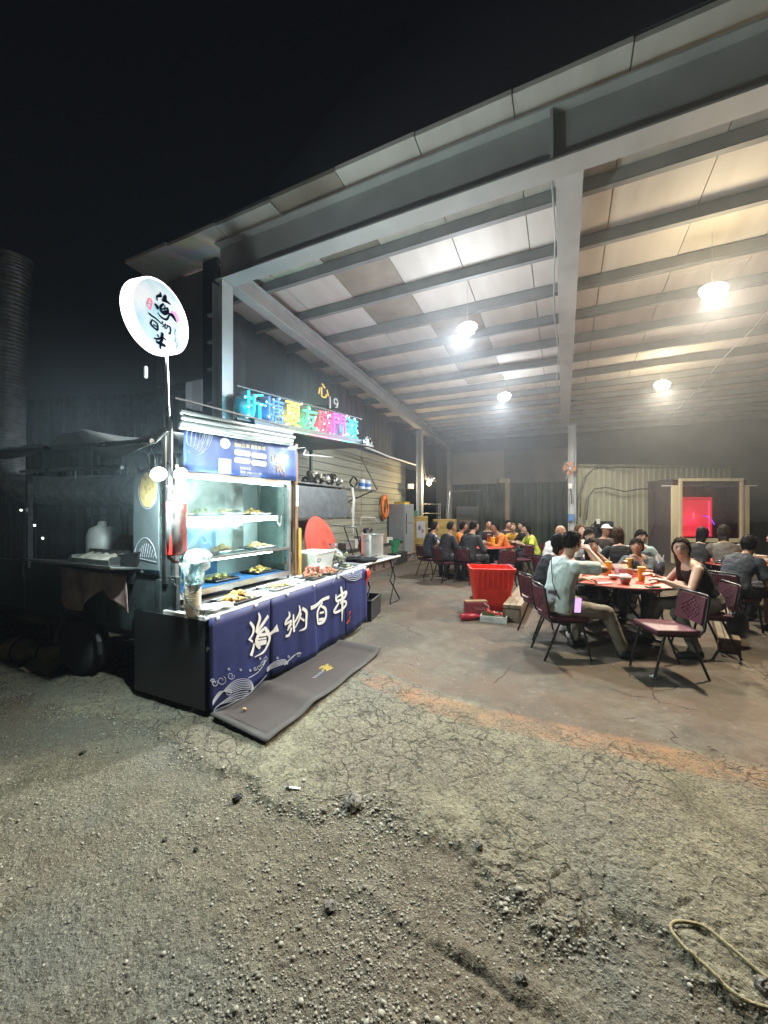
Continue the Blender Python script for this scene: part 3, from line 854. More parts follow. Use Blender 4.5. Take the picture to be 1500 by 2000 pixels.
def curl(cx, cy, r, a0=0):
    return ([(cx + (r * (1 - i / 22)) * math.cos(a0 + i * .5), cy + (r * (1 - i / 22)) * math.sin(a0 + i * .5) * 1.1) for i in range(16)], [4] * 16)
for cx, cy, r in ((200, 1100, 34), (270, 1062, 28), (150, 1120, 26), (250, 1190, 24), (135, 1105, 18), (495, 1000, 20), (545, 935, 20), (520, 965, 16), (800, 905, 14), (465, 1010, 14)):
    W1.append(curl(cx, cy, r, cx))
for cx, cy in ((420, 1020), (345, 1015), (635, 925), (720, 915), (505, 930), (255, 1010)): W1.append(curl(cx, cy, 9))
W1.append(([(140, 1340), (260, 1280), (420, 1190), (560, 1060)], [3] * 4))
W2 = []
for k in range(4):
    W2.append(([(1065 + 8 * k, 345 - 16 * k), (1090 + 6 * k, 300 - 10 * k), (1130, 290 - 12 * k), (1180, 320 - 12 * k), (1235, 330 - 14 * k), (1290, 300 - 12 * k)], [5] * 6))
banner_strokes([W1, W2], 'wave_print', M_line, zw_px, 3.947)

# --- glass display case on the counter
CX0, CX1, CY0, CY1, CZ0, CZ1 = -3.42, -2.955, 2.19, 3.66, .90, 1.94
dc = thing('display_case', 'glass fronted skewer display case with lit shelves on the counter', 'display case', (-3.19, 2.92, .82)); dco = Vector((-3.19, 2.92, .82))
for x in (CX0, CX1):
    for y in (CY0, CY1):
        m = MB(); m.box((x, y, 1.41), (.03, .03, 1.18)); tpart('corner_post', m, M_alu, dc, dco)
for z, w in ((CZ0 - .02, .05), (CZ1, .035), (1.175, .026)):
    m = MB()
    m.beam((CX1, CY0 + .016, z), (CX1, CY1 - .016, z), .032, w)
    tpart('front_rail', m, M_alu, dc, dco)
m = MB(); m.box((CX0 - .005, 2.925, 1.42), (.012, 1.43, 1.04)); bkp = tpart('back_panel', m, mat('case_back', (.38, .46, .46), .35, var=.15), dc, dco)
for y0, y1, z0, z1 in ((2.24, 2.58, .94, 1.14), (2.60, 3.02, .94, 1.14), (2.62, 3.0, 1.20, 1.48), (2.24, 2.55, 1.2, 1.42)):
    m = MB(); m.box((CX0 + .006, (y0 + y1) / 2, (z0 + z1) / 2), (.006, y1 - y0, z1 - z0)); q = tpart('blue_poster', m, mat('poster_blue', (.05, .16, .32), .5, var=.3), bkp, dco)
m = MB()
o_, ax_, ay_ = Vector((CX0 + .011, 2.8, 1.05)), Vector((0, 1, 0)), Vector((0, 0, 1))
stroke(m, [(.075 * math.cos(k * .4), .075 * math.sin(k * .4)) for k in range(15)], .012, o_, ax_, ay_)
stroke(m, [(-.04, .02), (.0, .04), (.04, 0), (0, -.04), (-.02, -.01)], .014, o_, ax_, ay_)
o_ = Vector((CX0 + .011, 2.8, 1.34))
for k in range(7): stroke(m, [(-.15 + .012 * k, -.1), (-.05 + .01 * k, .03), (.05, .06 - .01 * k), (.15, .02 - .02 * k)], .005, o_, ax_, ay_)
stroke(m, [(.06 + .05 * math.cos(k * .4), .02 + .09 * math.sin(k * .4)) for k in range(15)], .008, o_, ax_, ay_)
tpart('poster_print', m, M_line, bkp, dco)
for z, x0 in ((1.555, CX0 + .05), (1.18, CX0 + .02)):
    m = MB(); m.box(((x0 + CX1) / 2, 2.925, z), (CX1 - x0 - .02, 1.42, .008)); tpart('glass_shelf', m, M_glass, dc, dco)
m = MB(); m.box((-3.19, 2.925, CZ0), (.43, 1.42, .012)); tpart('base_plate', m, mat('blue_base', (.04, .14, .34), .4), dc, dco)
m = MB(); m.box((CX1 + .003, (2.21 + 2.95) / 2, 1.56), (.004, .72, .72)); tpart('glass_pane', m, M_glass, dc, dco)
m = MB(); m.box((-3.19, CY0 - .002, 1.42), (.42, .004, 1.0)); tpart('glass_pane', m, M_glass, dc, dco)
m = MB(); m.box((-3.19, CY1 + .002, 1.42), (.42, .004, 1.0)); tpart('glass_pane', m, M_glass, dc, dco)
m = MB(); m.box((-3.19, 2.925, CZ1 + .025), (.50, 1.50, .02)); tpart('case_top', m, M_alu, dc, dco)
for z, y0, y1 in ((1.150, 2.26, 3.40), (1.905, 2.26, 3.58)):
    m = MB(); m.box((CX1 - .035, (y0 + y1) / 2, z), (.018, y1 - y0, .010)); tpart('light_strip', m, emis('case_strip', (.76, 1.0, .95), 26), dc, dco)  # lower strip sits under the shelf; upper one added to brighten the trays
# light tube
tl = thing('light_tube', 'white fluorescent tube fixed along the front of the upper case shelf', 'lamp', (-2.93, 2.9, 1.50)); tlo = Vector((-2.93, 2.9, 1.50))
TUBE = emis('tube_light', (.74, 1.0, .95), 110)
m = MB(); m.tube([(-2.93, 2.27, 1.512), (-2.93, 3.40, 1.532)], .019, 12); tpart('tube', m, TUBE, tl, tlo, smooth=True)
m = MB(); m.box((-2.945, 2.255, 1.515), (.05, .03, .05)); m.box((-2.945, 3.415, 1.535), (.05, .03, .05)); m.box((-2.953, 2.84, 1.548), (.02, 1.16, .02)); tpart('holder', m, M_white, tl, tlo)
m = MB(); m.tube([(-2.94, 3.42, 1.52), (-2.93, 3.47, 1.44), (-2.94, 3.50, 1.47), (-2.95, 3.52, 1.56)], .004, 5); tpart('wire', m, M_white, tl, tlo)

# --- trays of food
M_tray_b = mat('black_tray', (.02, .02, .022), .35)
M_tray_w = mat('white_tray', (.65, .66, .66), .45, var=.1)
M_tray_s = mat('steel_tray', (.5, .52, .53), .25, 1.0)
FOODS = {'brown': ((.44, .20, .045), (.72, .44, .13)), 'gold': ((.58, .36, .08), (.82, .64, .26)), 'meat': ((.33, .085, .045), (.58, .24, .16)), 'green': ((.18, .24, .06), (.55, .50, .22))}
def tray(x, y, z, w, d, food, label, mt=M_tray_b, n=26, rz=0, sticks=True, pile=.05, parent_group='trays of skewers at the stall'):
    t = thing('food_tray', label, 'food tray', (x, y, z), rz, parent_group)
    m = MB(); r = .018
    m.add([(-w / 2, -d / 2, .0), (w / 2, -d / 2, .0), (w / 2, d / 2, .0), (-w / 2, d / 2, .0), (-w / 2 - r, -d / 2 - r, .024), (w / 2 + r, -d / 2 - r, .024), (w / 2 + r, d / 2 + r, .024), (-w / 2 - r, d / 2 + r, .024)],
          [(0, 3, 2, 1), (0, 1, 5, 4), (1, 2, 6, 5), (2, 3, 7, 6), (3, 0, 4, 7)])
    m.build('tray', mt, t, solid=.004)
    rnd = random.Random(label)
    c1, c2 = FOODS[food]
    fm = mat('food_' + food, c1, .38, var=.4, scale=55, col2=c2, bump=.4, bscale=120)
    m = MB()
    for k in range(n):
        px, py = rnd.gauss(0, w * .17), rnd.gauss(0, d * .20)
        px = max(-w * .42, min(w * .42, px)); py = max(-d * .42, min(d * .42, py))
        h = pile * math.exp(-((px / (w * .3)) ** 2 + (py / (d * .32)) ** 2)) * rnd.uniform(.5, 1.1)
        L_ = rnd.uniform(.02, .045)
        m.ell((px, py, .016 + h), (L_ * .75, L_ * .5, L_ * .42), (rnd.uniform(-.5, .5), rnd.uniform(-.5, .5), rnd.uniform(0, 6.3)), 8, 5)
    v = np.array(m.v); v += (RNG.random(v.shape) - .5) * .008; m.v = [tuple(p) for p in v]
    f = m.build('food', fm, t, smooth=True); f['kind'] = 'stuff'
    if sticks:
        m = MB()
        for k in range(7):
            py = rnd.uniform(-.35, .35) * d; a = rnd.uniform(-.3, .3); zz = .03 + rnd.uniform(0, .03)
            m.tube([(-w * .05, py, zz), (w * .52, py + a * .08, zz - .008)], .0022, 5)
        m.build('sticks', mat('bamboo', (.60, .47, .26), .6), t)['kind'] = 'stuff'
    return t
def b_at(u, X): return X / ray(u)[0] * ray(u)[1]
def on_counter(u, X): 
    y = b_at(u, X); return X, y, zc(y) + .002
x, y, z = on_counter(463, -2.70); tray(x, y, z, .26, .30, 'brown', 'black tray of fried brown skewers at the near end of the counter', n=46, pile=.07)
x, y, z = on_counter(540, -2.72); tray(x, y, z, .24, .30, 'gold', 'clear tray with a few golden skewers mid counter between napkin stacks', M_tray_s, n=14, pile=.03)
x, y, z = on_counter(606, -2.70); tray(x, y, z, .24, .24, 'meat', 'tray heaped with reddish raw meat skewers in front of the storage box', n=50, pile=.12)
x, y, z = on_counter(641, -2.68); tray(x, y, z, .24, .26, 'meat', 'tray of sliced red meat next to the heaped meat tray', n=40, pile=.06)
x, y, z = on_counter(668, -2.75); tray(x, y, z, .30, .34, 'green', 'flat dark steel tray at the far end of the counter, almost empty', M_tray_s, n=3, pile=.0, sticks=False)
for u, zz, f, lab, n in ((395, 1.56, 'green', 'tray of green skewers at the near end of the top case shelf', 18), (435, 1.56, 'gold', 'tray of golden skewers in the middle of the top case shelf', 22), (492, 1.56, 'gold', 'tray of pale skewers at the far end of the top case shelf', 18),
                         (434, 1.186, 'brown', 'tray of long grilled skewers on the middle case shelf, nearer', 34), (503, 1.186, 'gold', 'tray of yellow skewers on the middle case shelf, farther', 30),
                         (428, .907, 'green', 'tray of leafy skewers on the case floor, nearer', 20), (505, .907, 'gold', 'heaped tray of golden pieces on the case floor, farther', 42)):
    X = -3.17; y = min(3.48, max(2.42, b_at(u, X))); tray(X, y, zz, .24, .28, f, lab, M_tray_b if zz < 1 else M_tray_s, n=n, pile=.055)
# napkins / paper bags on the counter
def papers(u, X, label, n=6, s=(.22, .26), seed=1):
    x, y, z = on_counter(u, X); t = thing('paper_stack', label, 'paper', (x, y, z), 0, 'papers on the counter'); rnd = random.Random(seed)
    for k in range(n):
        m = MB(); a = rnd.uniform(-.5, .5)
        def fn(p, q, a=a, k=k):
            xx, yy = (p - .5) * s[0], (q - .5) * s[1]
            return (xx * math.cos(a) - yy * math.sin(a), xx * math.sin(a) + yy * math.cos(a), .004 + k * .004 + .012 * math.sin(p * 4 + k) * q)
        m.grid(fn, 5, 5); m.build('sheet', M_tray_w, t, smooth=True, solid=.001)
papers(418, -2.66, 'fanned white paper bags at the near end of the counter', 7, seed=3)
papers(497, -2.68, 'crumpled white napkins between two trays on the counter', 6, (.2, .2), 5)
papers(575, -2.74, 'white paper sheets on the counter in front of the case end', 4, (.2, .24), 8)

# --- stacks of cups, bags
cp = on_counter(376, -2.66); t = thing('cup_stack', 'tall stack of nested paper cups at the near corner of the counter', 'cups', cp)
for k in range(12):
    m = MB(); z = k * .0145; m.lathe([(.047, z), (.060, z + .085), (.064, z + .089), (.057, z + .089)], n=18); m.build('cup', M_tray_w if k > 8 else mat('cream_paper', (.62, .56, .45), .6, var=.08), t, smooth=True)
t = thing('plastic_bag', 'pale clear plastic bag of lids on top of the cup stack', 'plastic bag', (cp[0], cp[1], cp[2] + .30))
m = MB(); m.lathe([(.0, -.10), (.046, -.10), (.05, -.04), (.052, .02), (.066, .05), (.080, .09), (.082, .13), (.074, .17), (.05, .20), (.0, .21)], n=22)
v = np.array(m.v); v += (RNG.random(v.shape) - .5) * .042; m.v = [tuple(p) for p in v]
m.v = [(x * 1.15 + .01, y * 1.25 + (.03 if z > .05 else 0), z) for x, y, z in m.v]; m.build('bag_film', glassy('milky_film', (.78, .93, .94), .3, .06, .60), t, smooth=True)
rb = PX(345, 1035, -2.74)
t = thing('hanging_bag', 'red packages in a clear plastic bag hanging from the stall post', 'bag', (rb.x, rb.y, 1.20))
m = MB(); m.box((0, 0, .27), (.06, .15, .42)); m.build('red_package', mat('package_red', (.80, .05, .04), .45, var=.12), t, bevel=.015)
m = MB(); put_text(m, '菜', (.0325, 0.0, .20), (0, 1, 0), (0, 0, 1), .06); put_text(m, '好味', (.0325, .0, .38), (0, 1, 0), (0, 0, 1), .04); m.build('gold_print', mat('gold_print', (.7, .45, .2), .5), t)
m = MB(); m.lathe([(.02, 0), (.075, .05), (.085, .25), (.08, .42), (.04, .50), (.018, .56), (.03, .60)], n=16)
v = np.array(m.v); v[:, 0] *= .6; v += (RNG.random(v.shape) - .5) * .010; m.v = [tuple(p) for p in v]
m.build('bag_film', M_film, t, smooth=True)
# chain on the counter corner
t = thing('chain', 'dark metal chain sagging from the stall post to the counter corner', 'chain', (-2.6, 2.1, .8))
a, b = PX(338, 1135, -2.72), PX(408, 1205, -2.50)
for k in range(15):
    s_ = k / 14; p = a.lerp(b, s_) + Vector((0, 0, -.05 * math.sin(math.pi * s_))) - Vector((-2.6, 2.1, .8))
    d = (b - a).normalized(); s1, u1, _ = frame_from(d)
    w_ = s1 if k % 2 else u1
    m = MB(); m.tube([p + d * (.017 * math.cos(2 * math.pi * q / 10)) + w_ * (.009 * math.sin(2 * math.pi * q / 10)) for q in range(10)], .0028, 5, closed=True); m.build('link', M_dark, t)

# --- clamp lamps on the stall
def clamp_lamp(u, v, X, label, watts, es=160, r=.055, aim=(1, -.3, -.5)):
    p = PX(u, v, X); t = thing('clamp_lamp', label, 'lamp', p, 0, 'spot lamps on the stall')
    d = Vector(aim).normalized()
    m = MB(); m.lathe([(.015, -.11), (.02, -.06), (r, 0), (r * 1.05, .004), (r * .95, 0)], n=16, axis=d); m.build('lamp_shade', M_alu, t, smooth=True)
    m = MB(); m.ell(d * .004, (r * .85,) * 3, n=12, m=8); m.build('bulb', emis('spot_bulb', (.85, 1, .97), es), t, smooth=True)
    m = MB(); m.tube([d * -.1, d * -.1 + Vector((0, 0, .08)), d * -.1 + Vector((-.05, .0, .16))], .006, 6); m.build('arm', M_dark, t)
    point(t, d * .07, watts, (.85, 1, .97), .04)
clamp_lamp(310, 926, -2.72, 'glaring white spot lamp at the near corner of the stall, left of its twin', 130)
clamp_lamp(353, 926, -2.86, 'glaring white spot lamp beside the menu banner, right of its twin', 28)
clamp_lamp(557, 893, -2.92, 'small white spot lamp at the far corner of the menu banner', 4, 30, .03)

# --- menu banner and rolled awning
mn = thing('menu_banner', 'blue menu banner with pill shaped labels above the display case', 'banner', (-2.94, 3.0, 1.9)); mno = Vector((-2.94, 3.0, 1.9))
def mpos(a, b, e=0.0):
    y = 2.24 + 1.52 * a; z0 = 1.955 + .02 * a; z1 = 2.30 + .10 * a
    return Vector((-2.925 + .012 * math.sin(a * 19) * (1 - b) + .006 * math.sin(a * 40) * b + e, y, z0 + (z1 - z0) * b))
m = MB(); m.grid(lambda a, b: mpos(a, b), 40, 6); tpart('cloth', m, mat('menu_blue', (.045, .085, .26), .5, var=.25), mn, mno, smooth=True, solid=.003)
def on_menu(mb, e=.006):
    out = []
    for x, y, z in mb.v:
        p = mpos(y, z, e); out.append((p.x, p.y, p.z))
    mb.v = out; return mb
def mtext(body, a, b, h, w, name, mt):
    m = MB(); put_text(m, body, (0, a, b), (0, 1, 0), (0, 0, 1), h, 0, w); tpart(name, on_menu(m), mt, mn, mno)
M_yel = mat('yellow_print', (.80, .76, .34), .5); 
mtext('海納百串 創意串燒', .50, .80, .115, .29, 'menu_title', M_yel)
for i, (a, b, s_) in enumerate(((.43, .60, '營業活動'), (.585, .58, '電話預訂'), (.43, .40, '線上訂購'), (.585, .38, '外燴接洽'))):
    m = MB(); n = 10; poly = []
    for k in range(n + 1): poly.append((a + .055 + .018 * math.sin(math.pi * k / n), b + .07 * math.cos(math.pi * k / n)))
    for k in range(n + 1): poly.append((a - .055 - .018 * math.sin(math.pi * k / n), b - .07 * math.cos(math.pi * k / n)))
    m.add([(0, p[0], p[1]) for p in poly], [tuple(range(len(poly)))]); pl = tpart('menu_label', on_menu(m, .005), M_ink, mn, mno)
    m = MB(); put_text(m, s_, (0, a, b), (0, 1, 0), (0, 0, 1), .075, 0, .085); tpart('label_text', on_menu(m, .0075), mat('grey_ink', (.2, .2, .22), .6), pl, mno)
mtext('歡迎來電', .455, .20, .075, .10, 'menu_line', M_ink)
mtext('電話: 0960-313-178', .51, .10, .07, .21, 'menu_line', M_ink)
mtext('LINE ID: 0731442270', .505, .03, .05, .20, 'menu_line', M_line)
m = MB(); m.add([(0, .29 + .038 * math.cos(k * math.pi / 12), .80 + .135 * math.sin(k * math.pi / 12)) for k in range(24)], [tuple(range(24))]); rl = tpart('round_emblem', on_menu(m, .005), M_ink, mn, mno)
m = MB(); put_text(m, '海', (0, .29, .85), (0, 1, 0), (0, 0, 1), .09, 0, .035); put_text(m, '串', (0, .29, .74), (0, 1, 0), (0, 0, 1), .09, 0, .03); tpart('emblem_text', on_menu(m, .0075), mat('ink_blue', (.03, .04, .14), .6), rl, mno)
m = MB(); m.add([(0, .245, .02), (0, .335, .02), (0, .335, .40), (0, .245, .40)], [(0, 1, 2, 3)]); tpart('blank_square', on_menu(m, .005), mat('code_paper', (.62, .62, .5), .6, var=.1), mn, mno)
m = MB()
for k in range(6): stroke(m, [(.02 + .03 * k, 1.0), (.015 + .025 * k, .8 - .05 * k), (.03 + .015 * k, .62 - .03 * k), (.10 + .012 * k, .72 - .02 * k), (.13 + .012 * k, .95)], .006, (0, 0, 0), (0, 1, 0), (0, 0, 1))
stroke(m, [(.02, .5), (.06, .40), (.11, .46), (.13, .6)], .007, (0, 0, 0), (0, 1, 0), (0, 0, 1))
for k in range(9): stroke(m, [(.36 + k * .03, .97), (.375 + k * .03, .90 + .03 * (k % 2)), (.39 + k * .03, .96)], .006, (0, 0, 0), (0, 1, 0), (0, 0, 1))
m.v = [(0, y, z) for x, y, z in m.v]
tpart('wave_print', on_menu(m, .005), M_line, mn, mno)['kind'] = 'stuff'
m = MB(); rnd = random.Random(4)
for k in range(70): 
    a, b = .80 + rnd.gauss(0, .035), .42 + rnd.gauss(0, .16)
    b = min(.95, max(.05, b)); q = rnd.uniform(0, 6.3); L_ = rnd.uniform(.01, .03)
    stroke(m, [(a, b), (a + L_ * math.cos(q), b + 3 * L_ * math.sin(q))], .012, (0, 0, 0), (0, 1, 0), (0, 0, 1), sub=1)
m.v = [(0, y, z) for x, y, z in m.v]
for i, p in enumerate(m.v): m.v[i] = (0, min(.99, p[1]), min(.99, max(.01, p[2])))
tpart('food_picture', on_menu(m, .006), mat('food_print', (.30, .10, .03), .5, var=.5, scale=30, col2=(.62, .46, .15)), mn, mno)['kind'] = 'stuff'
aw = thing('rolled_awning', 'silver awning sheets rolled up above the menu banner', 'awning', (-2.9, 2.9, 2.35)); awo = Vector((-2.9, 2.9, 2.35))
for k, (x, z0, z1, r) in enumerate(((-2.88, 2.43, 2.52, .022), (-2.87, 2.385, 2.475, .020), (-2.88, 2.34, 2.43, .026), (-2.90, 2.31, 2.40, .018))):
    m = MB(); m.tube([(x, 2.18, z0), (x + .004, 2.9, (z0 + z1) / 2 - .008), (x, 3.62 + .03 * (k % 2), z1)], [r, r * 1.1, r], 12); tpart('roll', m, mat('awning_silver', (.45, .50, .51), .3, .6, var=.3, stretch=(1, .2, 1)), aw, awo, smooth=True)
m = MB(); m.beam((-2.93, 2.16, 2.55), (-2.93, 3.62, 2.60), .02, .015); tpart('bar', m, M_dark, aw, awo)
pp = PX(576, 1000, -3.0)
ps = thing('stall_post', 'brown wooden post at the far end of the display case', 'post', (pp.x, pp.y, 0))
m = MB(); m.box((0, 0, 1.22), (.055, .055, 2.44)); m.build('post', M_brown, ps, bevel=.004)
m = MB(); m.box((.025, .045, 1.05), (.05, .04, .70)); m.build('yellow_board', mat('yellow_board', (.55, .36, .09), .5), ps)
m = MB(); m.box((.031, .002, 1.80), (.004, .05, .26)); st_ = m.build('sticker', M_ink, ps)
m = MB(); put_text(m, '小心', (.035, .0, 1.86), (0, 1, 0), (0, 0, 1), .03, 0, .04); put_text(m, '用電', (.035, .0, 1.75), (0, 1, 0), (0, 0, 1), .03, 0, .04); m.build('sticker_text', mat('ink_blue2', (.04, .07, .4), .5), st_)

# --- round light-box sign on its pole
sg = thing('round_sign', 'round glowing sign with brush lettering on a tall pole above the stall', 'sign', (-2.95, 2.13, 2.2)); sgo = Vector((-2.95, 2.13, 2.2))
SC = Vector((-2.92, 2.0, 3.14)); SR = .272; SROT = Matrix.Rotation(R(10), 3, 'Z')
def srot(mb): mb.v = [tuple(SROT @ (Vector(p) - SC) + SC) for p in mb.v]; return mb
m = MB(); m.lathe([(0, -.055), (SR, -.055), (SR + .006, -.05), (SR + .006, .05), (SR, .055), (SR * .97, .055)], SC, 48, (1, 0, 0)); srot(m); tpart('rim', m, emis('sign_rim', (.93, .98, 1.0), 2.6), sg, sgo, smooth=False)
sm = bpy.data.materials.new('sign_face'); sm.use_nodes = True
nt = sm.node_tree; b_ = nt.nodes['Principled BSDF']; tc_ = nt.nodes.new('ShaderNodeTexCoord'); nz = nt.nodes.new('ShaderNodeTexNoise'); nz.inputs['Scale'].default_value = 3.2; nz.inputs['Detail'].default_value = 3
nt.links.new(tc_.outputs['Object'], nz.inputs['Vector'])
cr = nt.nodes.new('ShaderNodeValToRGB'); cr.color_ramp.elements[0].position = .44; cr.color_ramp.elements[0].color = (.22, .68, .88, 1); cr.color_ramp.elements[1].position = .62; cr.color_ramp.elements[1].color = (.95, 1, 1, 1)
nt.links.new(nz.outputs['Fac'], cr.inputs[0]); nt.links.new(cr.outputs[0], b_.inputs['Emission Color']); b_.inputs['Emission Strength'].default_value = .40; b_.inputs['Base Color'].default_value = (.03, .03, .03, 1)
m = MB(); m.lathe([(0, .05), (SR * .965, .05), (SR * .965, .056), (0, .056)], SC, 48, (1, 0, 0)); srot(m); face = tpart('sign_face', m, sm, sg, sgo)
def sz_px(x, y): return 200 + x / 7.5, 520 + y / 7.5
def sign_strokes(L_, name, mt, e=.058):
    mb = MB()
    for pts, w in L_:
        q = [PX(*sz_px(*p), SC.x + .056) for p in pts]
        stroke(mb, [(p.y, p.z) for p in q], [k * .00068 for k in w] if isinstance(w, list) else w * .00068, (SC.x + e, 0, 0), (0, 1, 0), (0, 0, 1), .002, 5)
    tpart(name, srot(mb), mt, face, sgo)
S_dark = mat('sign_ink', (.003, .004, .014), .95, spec=0)
sign_strokes([([(820, 370), (825, 420), (765, 440), (770, 500)], [10, 40, 24, 14]), ([(725, 545), (770, 590), (765, 625)], [20, 46, 16]), ([(915, 410), (900, 460), (860, 500)], [20, 60, 26]), ([(850, 490), (920, 500), (1000, 550)], [26, 40, 10]),
              ([(880, 540), (825, 590), (840, 650), (900, 690), (950, 650), (940, 590)], [20, 34, 38, 30, 42, 20]), ([(850, 620), (950, 600)], 18), ([(860, 655), (950, 640)], 16), ([(780, 670), (840, 740), (930, 770), (975, 700)], [6, 22, 26, 20]), ([(960, 690), (1030, 710), (1090, 795)], [20, 50, 14]), ([(900, 560), (900, 680)], 16)], 'brush_character', S_dark)
sign_strokes([([(870, 800), (850, 835), (895, 850)], [12, 14, 8]), ([(855, 880), (900, 860)], 10), ([(910, 830), (900, 905)], 14), ([(925, 850), (985, 880), (1000, 920), (985, 980), (960, 960)], [14, 20, 20, 18, 6]), ([(955, 860), (925, 910)], 12)], 'brush_character', S_dark)
sign_strokes([([(625, 685), (680, 725), (760, 770), (840, 835)], [18, 22, 18, 12]), ([(690, 775), (660, 840), (720, 900), (780, 935)], [12, 26, 20, 26]), ([(700, 790), (770, 840), (780, 930)], [14, 22, 24]), ([(700, 850), (765, 880)], 14)], 'brush_character', S_dark)
sign_strokes([([(860, 965), (850, 1040), (830, 1120), (815, 1230)], [30, 44, 30, 14]), ([(775, 990), (790, 1030)], [14, 24]), ([(715, 1050), (780, 1060), (860, 1040), (920, 1075)], [16, 24, 26, 10]), ([(750, 1080), (790, 1110), (870, 1080)], [16, 22, 16]), ([(750, 1110), (830, 1140), (905, 1160), (850, 1120)], [10, 24, 26, 12])], 'brush_character', S_dark)
sign_strokes([([(600, 555), (630, 475), (680, 510), (650, 625), (600, 560)], 16), ([(625, 540), (660, 560)], 14), ([(640, 500), (660, 520)], 12)], 'red_seal', mat('seal_pink', (.55, .02, .12), .5))
sign_strokes([([(1010, 660), (1080, 690), (1120, 760), (1110, 810)], [30, 50, 46, 10])], 'pink_brush_mark', mat('mark_pink', (.85, .10, .35), .5), .0575)
sign_strokes([([(1065, 900), (1090, 930), (1070, 970), (1100, 1000)], 8), ([(1080, 1020), (1100, 1050), (1080, 1090), (1120, 1110), (1110, 1190)], 7)], 'small_writing', mat('mark_green', (.03, .16, .16), .5))
m = MB(); m.tube([(-2.95, 2.13, 2.1), (-2.95, 2.10, 2.90)], .013, 10); m.tube([(-2.95, 2.13, 1.7), (-2.95, 2.13, 2.35)], .024, 10); tpart('pole', m, M_steel, sg, sgo)
# loose insulator seen at the sign's left edge
m = MB(); p = PX(285, 718, -3.0); m.tube([p, p + Vector((0, .0, -.07))], .014, 8, True); tpart('pole_bracket', m, M_white, sg, sgo)

# --- big flexible duct behind the truck
M_duct = mat('duct_foil', (.42, .44, .46), .40, .25, var=.4, scale=9)
def duct(pts, r, name, parent, o):
    c = []
    for i in range(len(pts) - 1):
        p0, p1, p2, p3 = [Vector(pts[max(0, min(len(pts) - 1, i + k))]) for k in (-1, 0, 1, 2)]
        n = max(4, int((p2 - p1).length / .03))
        for k in range(n):
            t = k / n; c.append(.5 * ((2 * p1) + (p2 - p0) * t + (2 * p0 - 5 * p1 + 4 * p2 - p3) * t * t + (3 * p1 - p0 - 3 * p2 + p3) * t ** 3))
    c.append(Vector(pts[-1]))
    m = MB(); m.tube([p - o for p in c], [r * (1 + .07 * (k % 2)) for k in range(len(c))], 20); return m.build(name, M_duct, parent, smooth=False)
dt = thing('exhaust_duct', 'ribbed exhaust duct running behind the truck and up into the dark', 'duct', (-6.1, 3.4, 0))
duct([(-4.0, 3.0, 1.80), (-4.5, 3.0, 1.84), (-5.6, 3.05, 1.88), (-7.0, 3.1, 1.92), (-7.9, 3.1, 2.05), (-8.18, 3.1, 2.6), (-8.2, 3.1, 3.4), (-8.2, 3.12, 4.5), (-8.1, 3.15, 5.75)], .20, 'duct', dt, Vector((-6.1, 3.4, 0)))
m = MB(); o_ = Vector((-6.1, 3.4, 0)); m.tube([Vector((-3.98, 3.0 + .20 * math.cos(k * math.pi / 12), 1.80 + .20 * math.sin(k * math.pi / 12))) - o_ for k in range(24)], .016, 8, closed=True); m.build('collar', M_steel, dt, smooth=True)
# clutter inside the truck
t = thing('gas_cylinder', 'pale grey gas cylinder standing in the truck', 'gas cylinder', (-4.55, 2.5, 1.0))
MB().lathe([(0, .0), (.13, .0), (.15, .04), (.15, .34), (.12, .42), (.05, .46), (.04, .5), (0, .5)], n=22).build('tank', mat('cyl_grey', (.50, .55, .54), .4, .1), t, smooth=True)
m = MB(); m.tube([(.09 * math.cos(k * .524), .09 * math.sin(k * .524), .56) for k in range(12)], .01, 6, closed=True)
for k in range(3): m.tube([(.09 * math.cos(k * 2.1), .09 * math.sin(k * 2.1), .44), (.09 * math.cos(k * 2.1), .09 * math.sin(k * 2.1), .56)], .008, 6)
m.build('collar', M_dark, t)
for (x, y, z, s_, lab) in ((-4.0, 2.55, 1.0, (.30, .24, .30), 'brown cardboard box in the truck next to the gas cylinder'), (-3.62, 2.6, 1.0, (.28, .26, .34), 'brown cardboard box in the truck near the picture board')):
    t = thing('cardboard_box', lab, 'box', (x, y, z)); MB().box((0, 0, s_[2] / 2), s_).build('carton', M_card, t, bevel=.006)
    m = MB(); m.box((0, -s_[1] / 2 - .02, s_[2] + .03), (s_[0], .10, .006), (R(50), 0, 0)); m.build('flap', M_card, t)
    m = MB(); m.box((0, 0, s_[2] + .003), (.05, s_[1] * .9, .003)); m.build('tape', M_film, t)
t = thing('grill_box', 'open stainless grill box with pale liner on the truck side flap', 'grill', (-3.85, 2.12, 1.13))
m = MB(); m.box((0, .05, .05), (.62, .02, .14)); m.box((0, -.12, .02), (.62, .02, .06)); m.box((-.3, -.03, .03), (.02, .16, .09)); m.box((.3, -.03, .03), (.02, .16, .09)); m.build('shell', M_steel, t)
m = MB(); m.grid(lambda a, b: (-.28 + .56 * a, -.10 + .14 * b, .03 + .05 * b + .012 * math.sin(a * 30)), 30, 4); m.build('liner', mat('foil_liner', (.62, .60, .52), .35, .5), t, smooth=True, solid=.002)
t = thing('cloth_bundle', 'reddish grey cloths hanging from the truck side board', 'cloth', (-3.9, 2.1, 1.05))
m = MB(); m.grid(lambda a, b: (-.55 + 1.0 * a, .0 - .03 * math.sin(a * 18) * b - .02, .0 - (.28 + .12 * math.sin(a * 7)) * b), 40, 10); m.build('cloth', mat('old_cloth', (.20, .11, .11), .9, var=.5, scale=6, col2=(.34, .30, .28)), t, smooth=True, solid=.006)
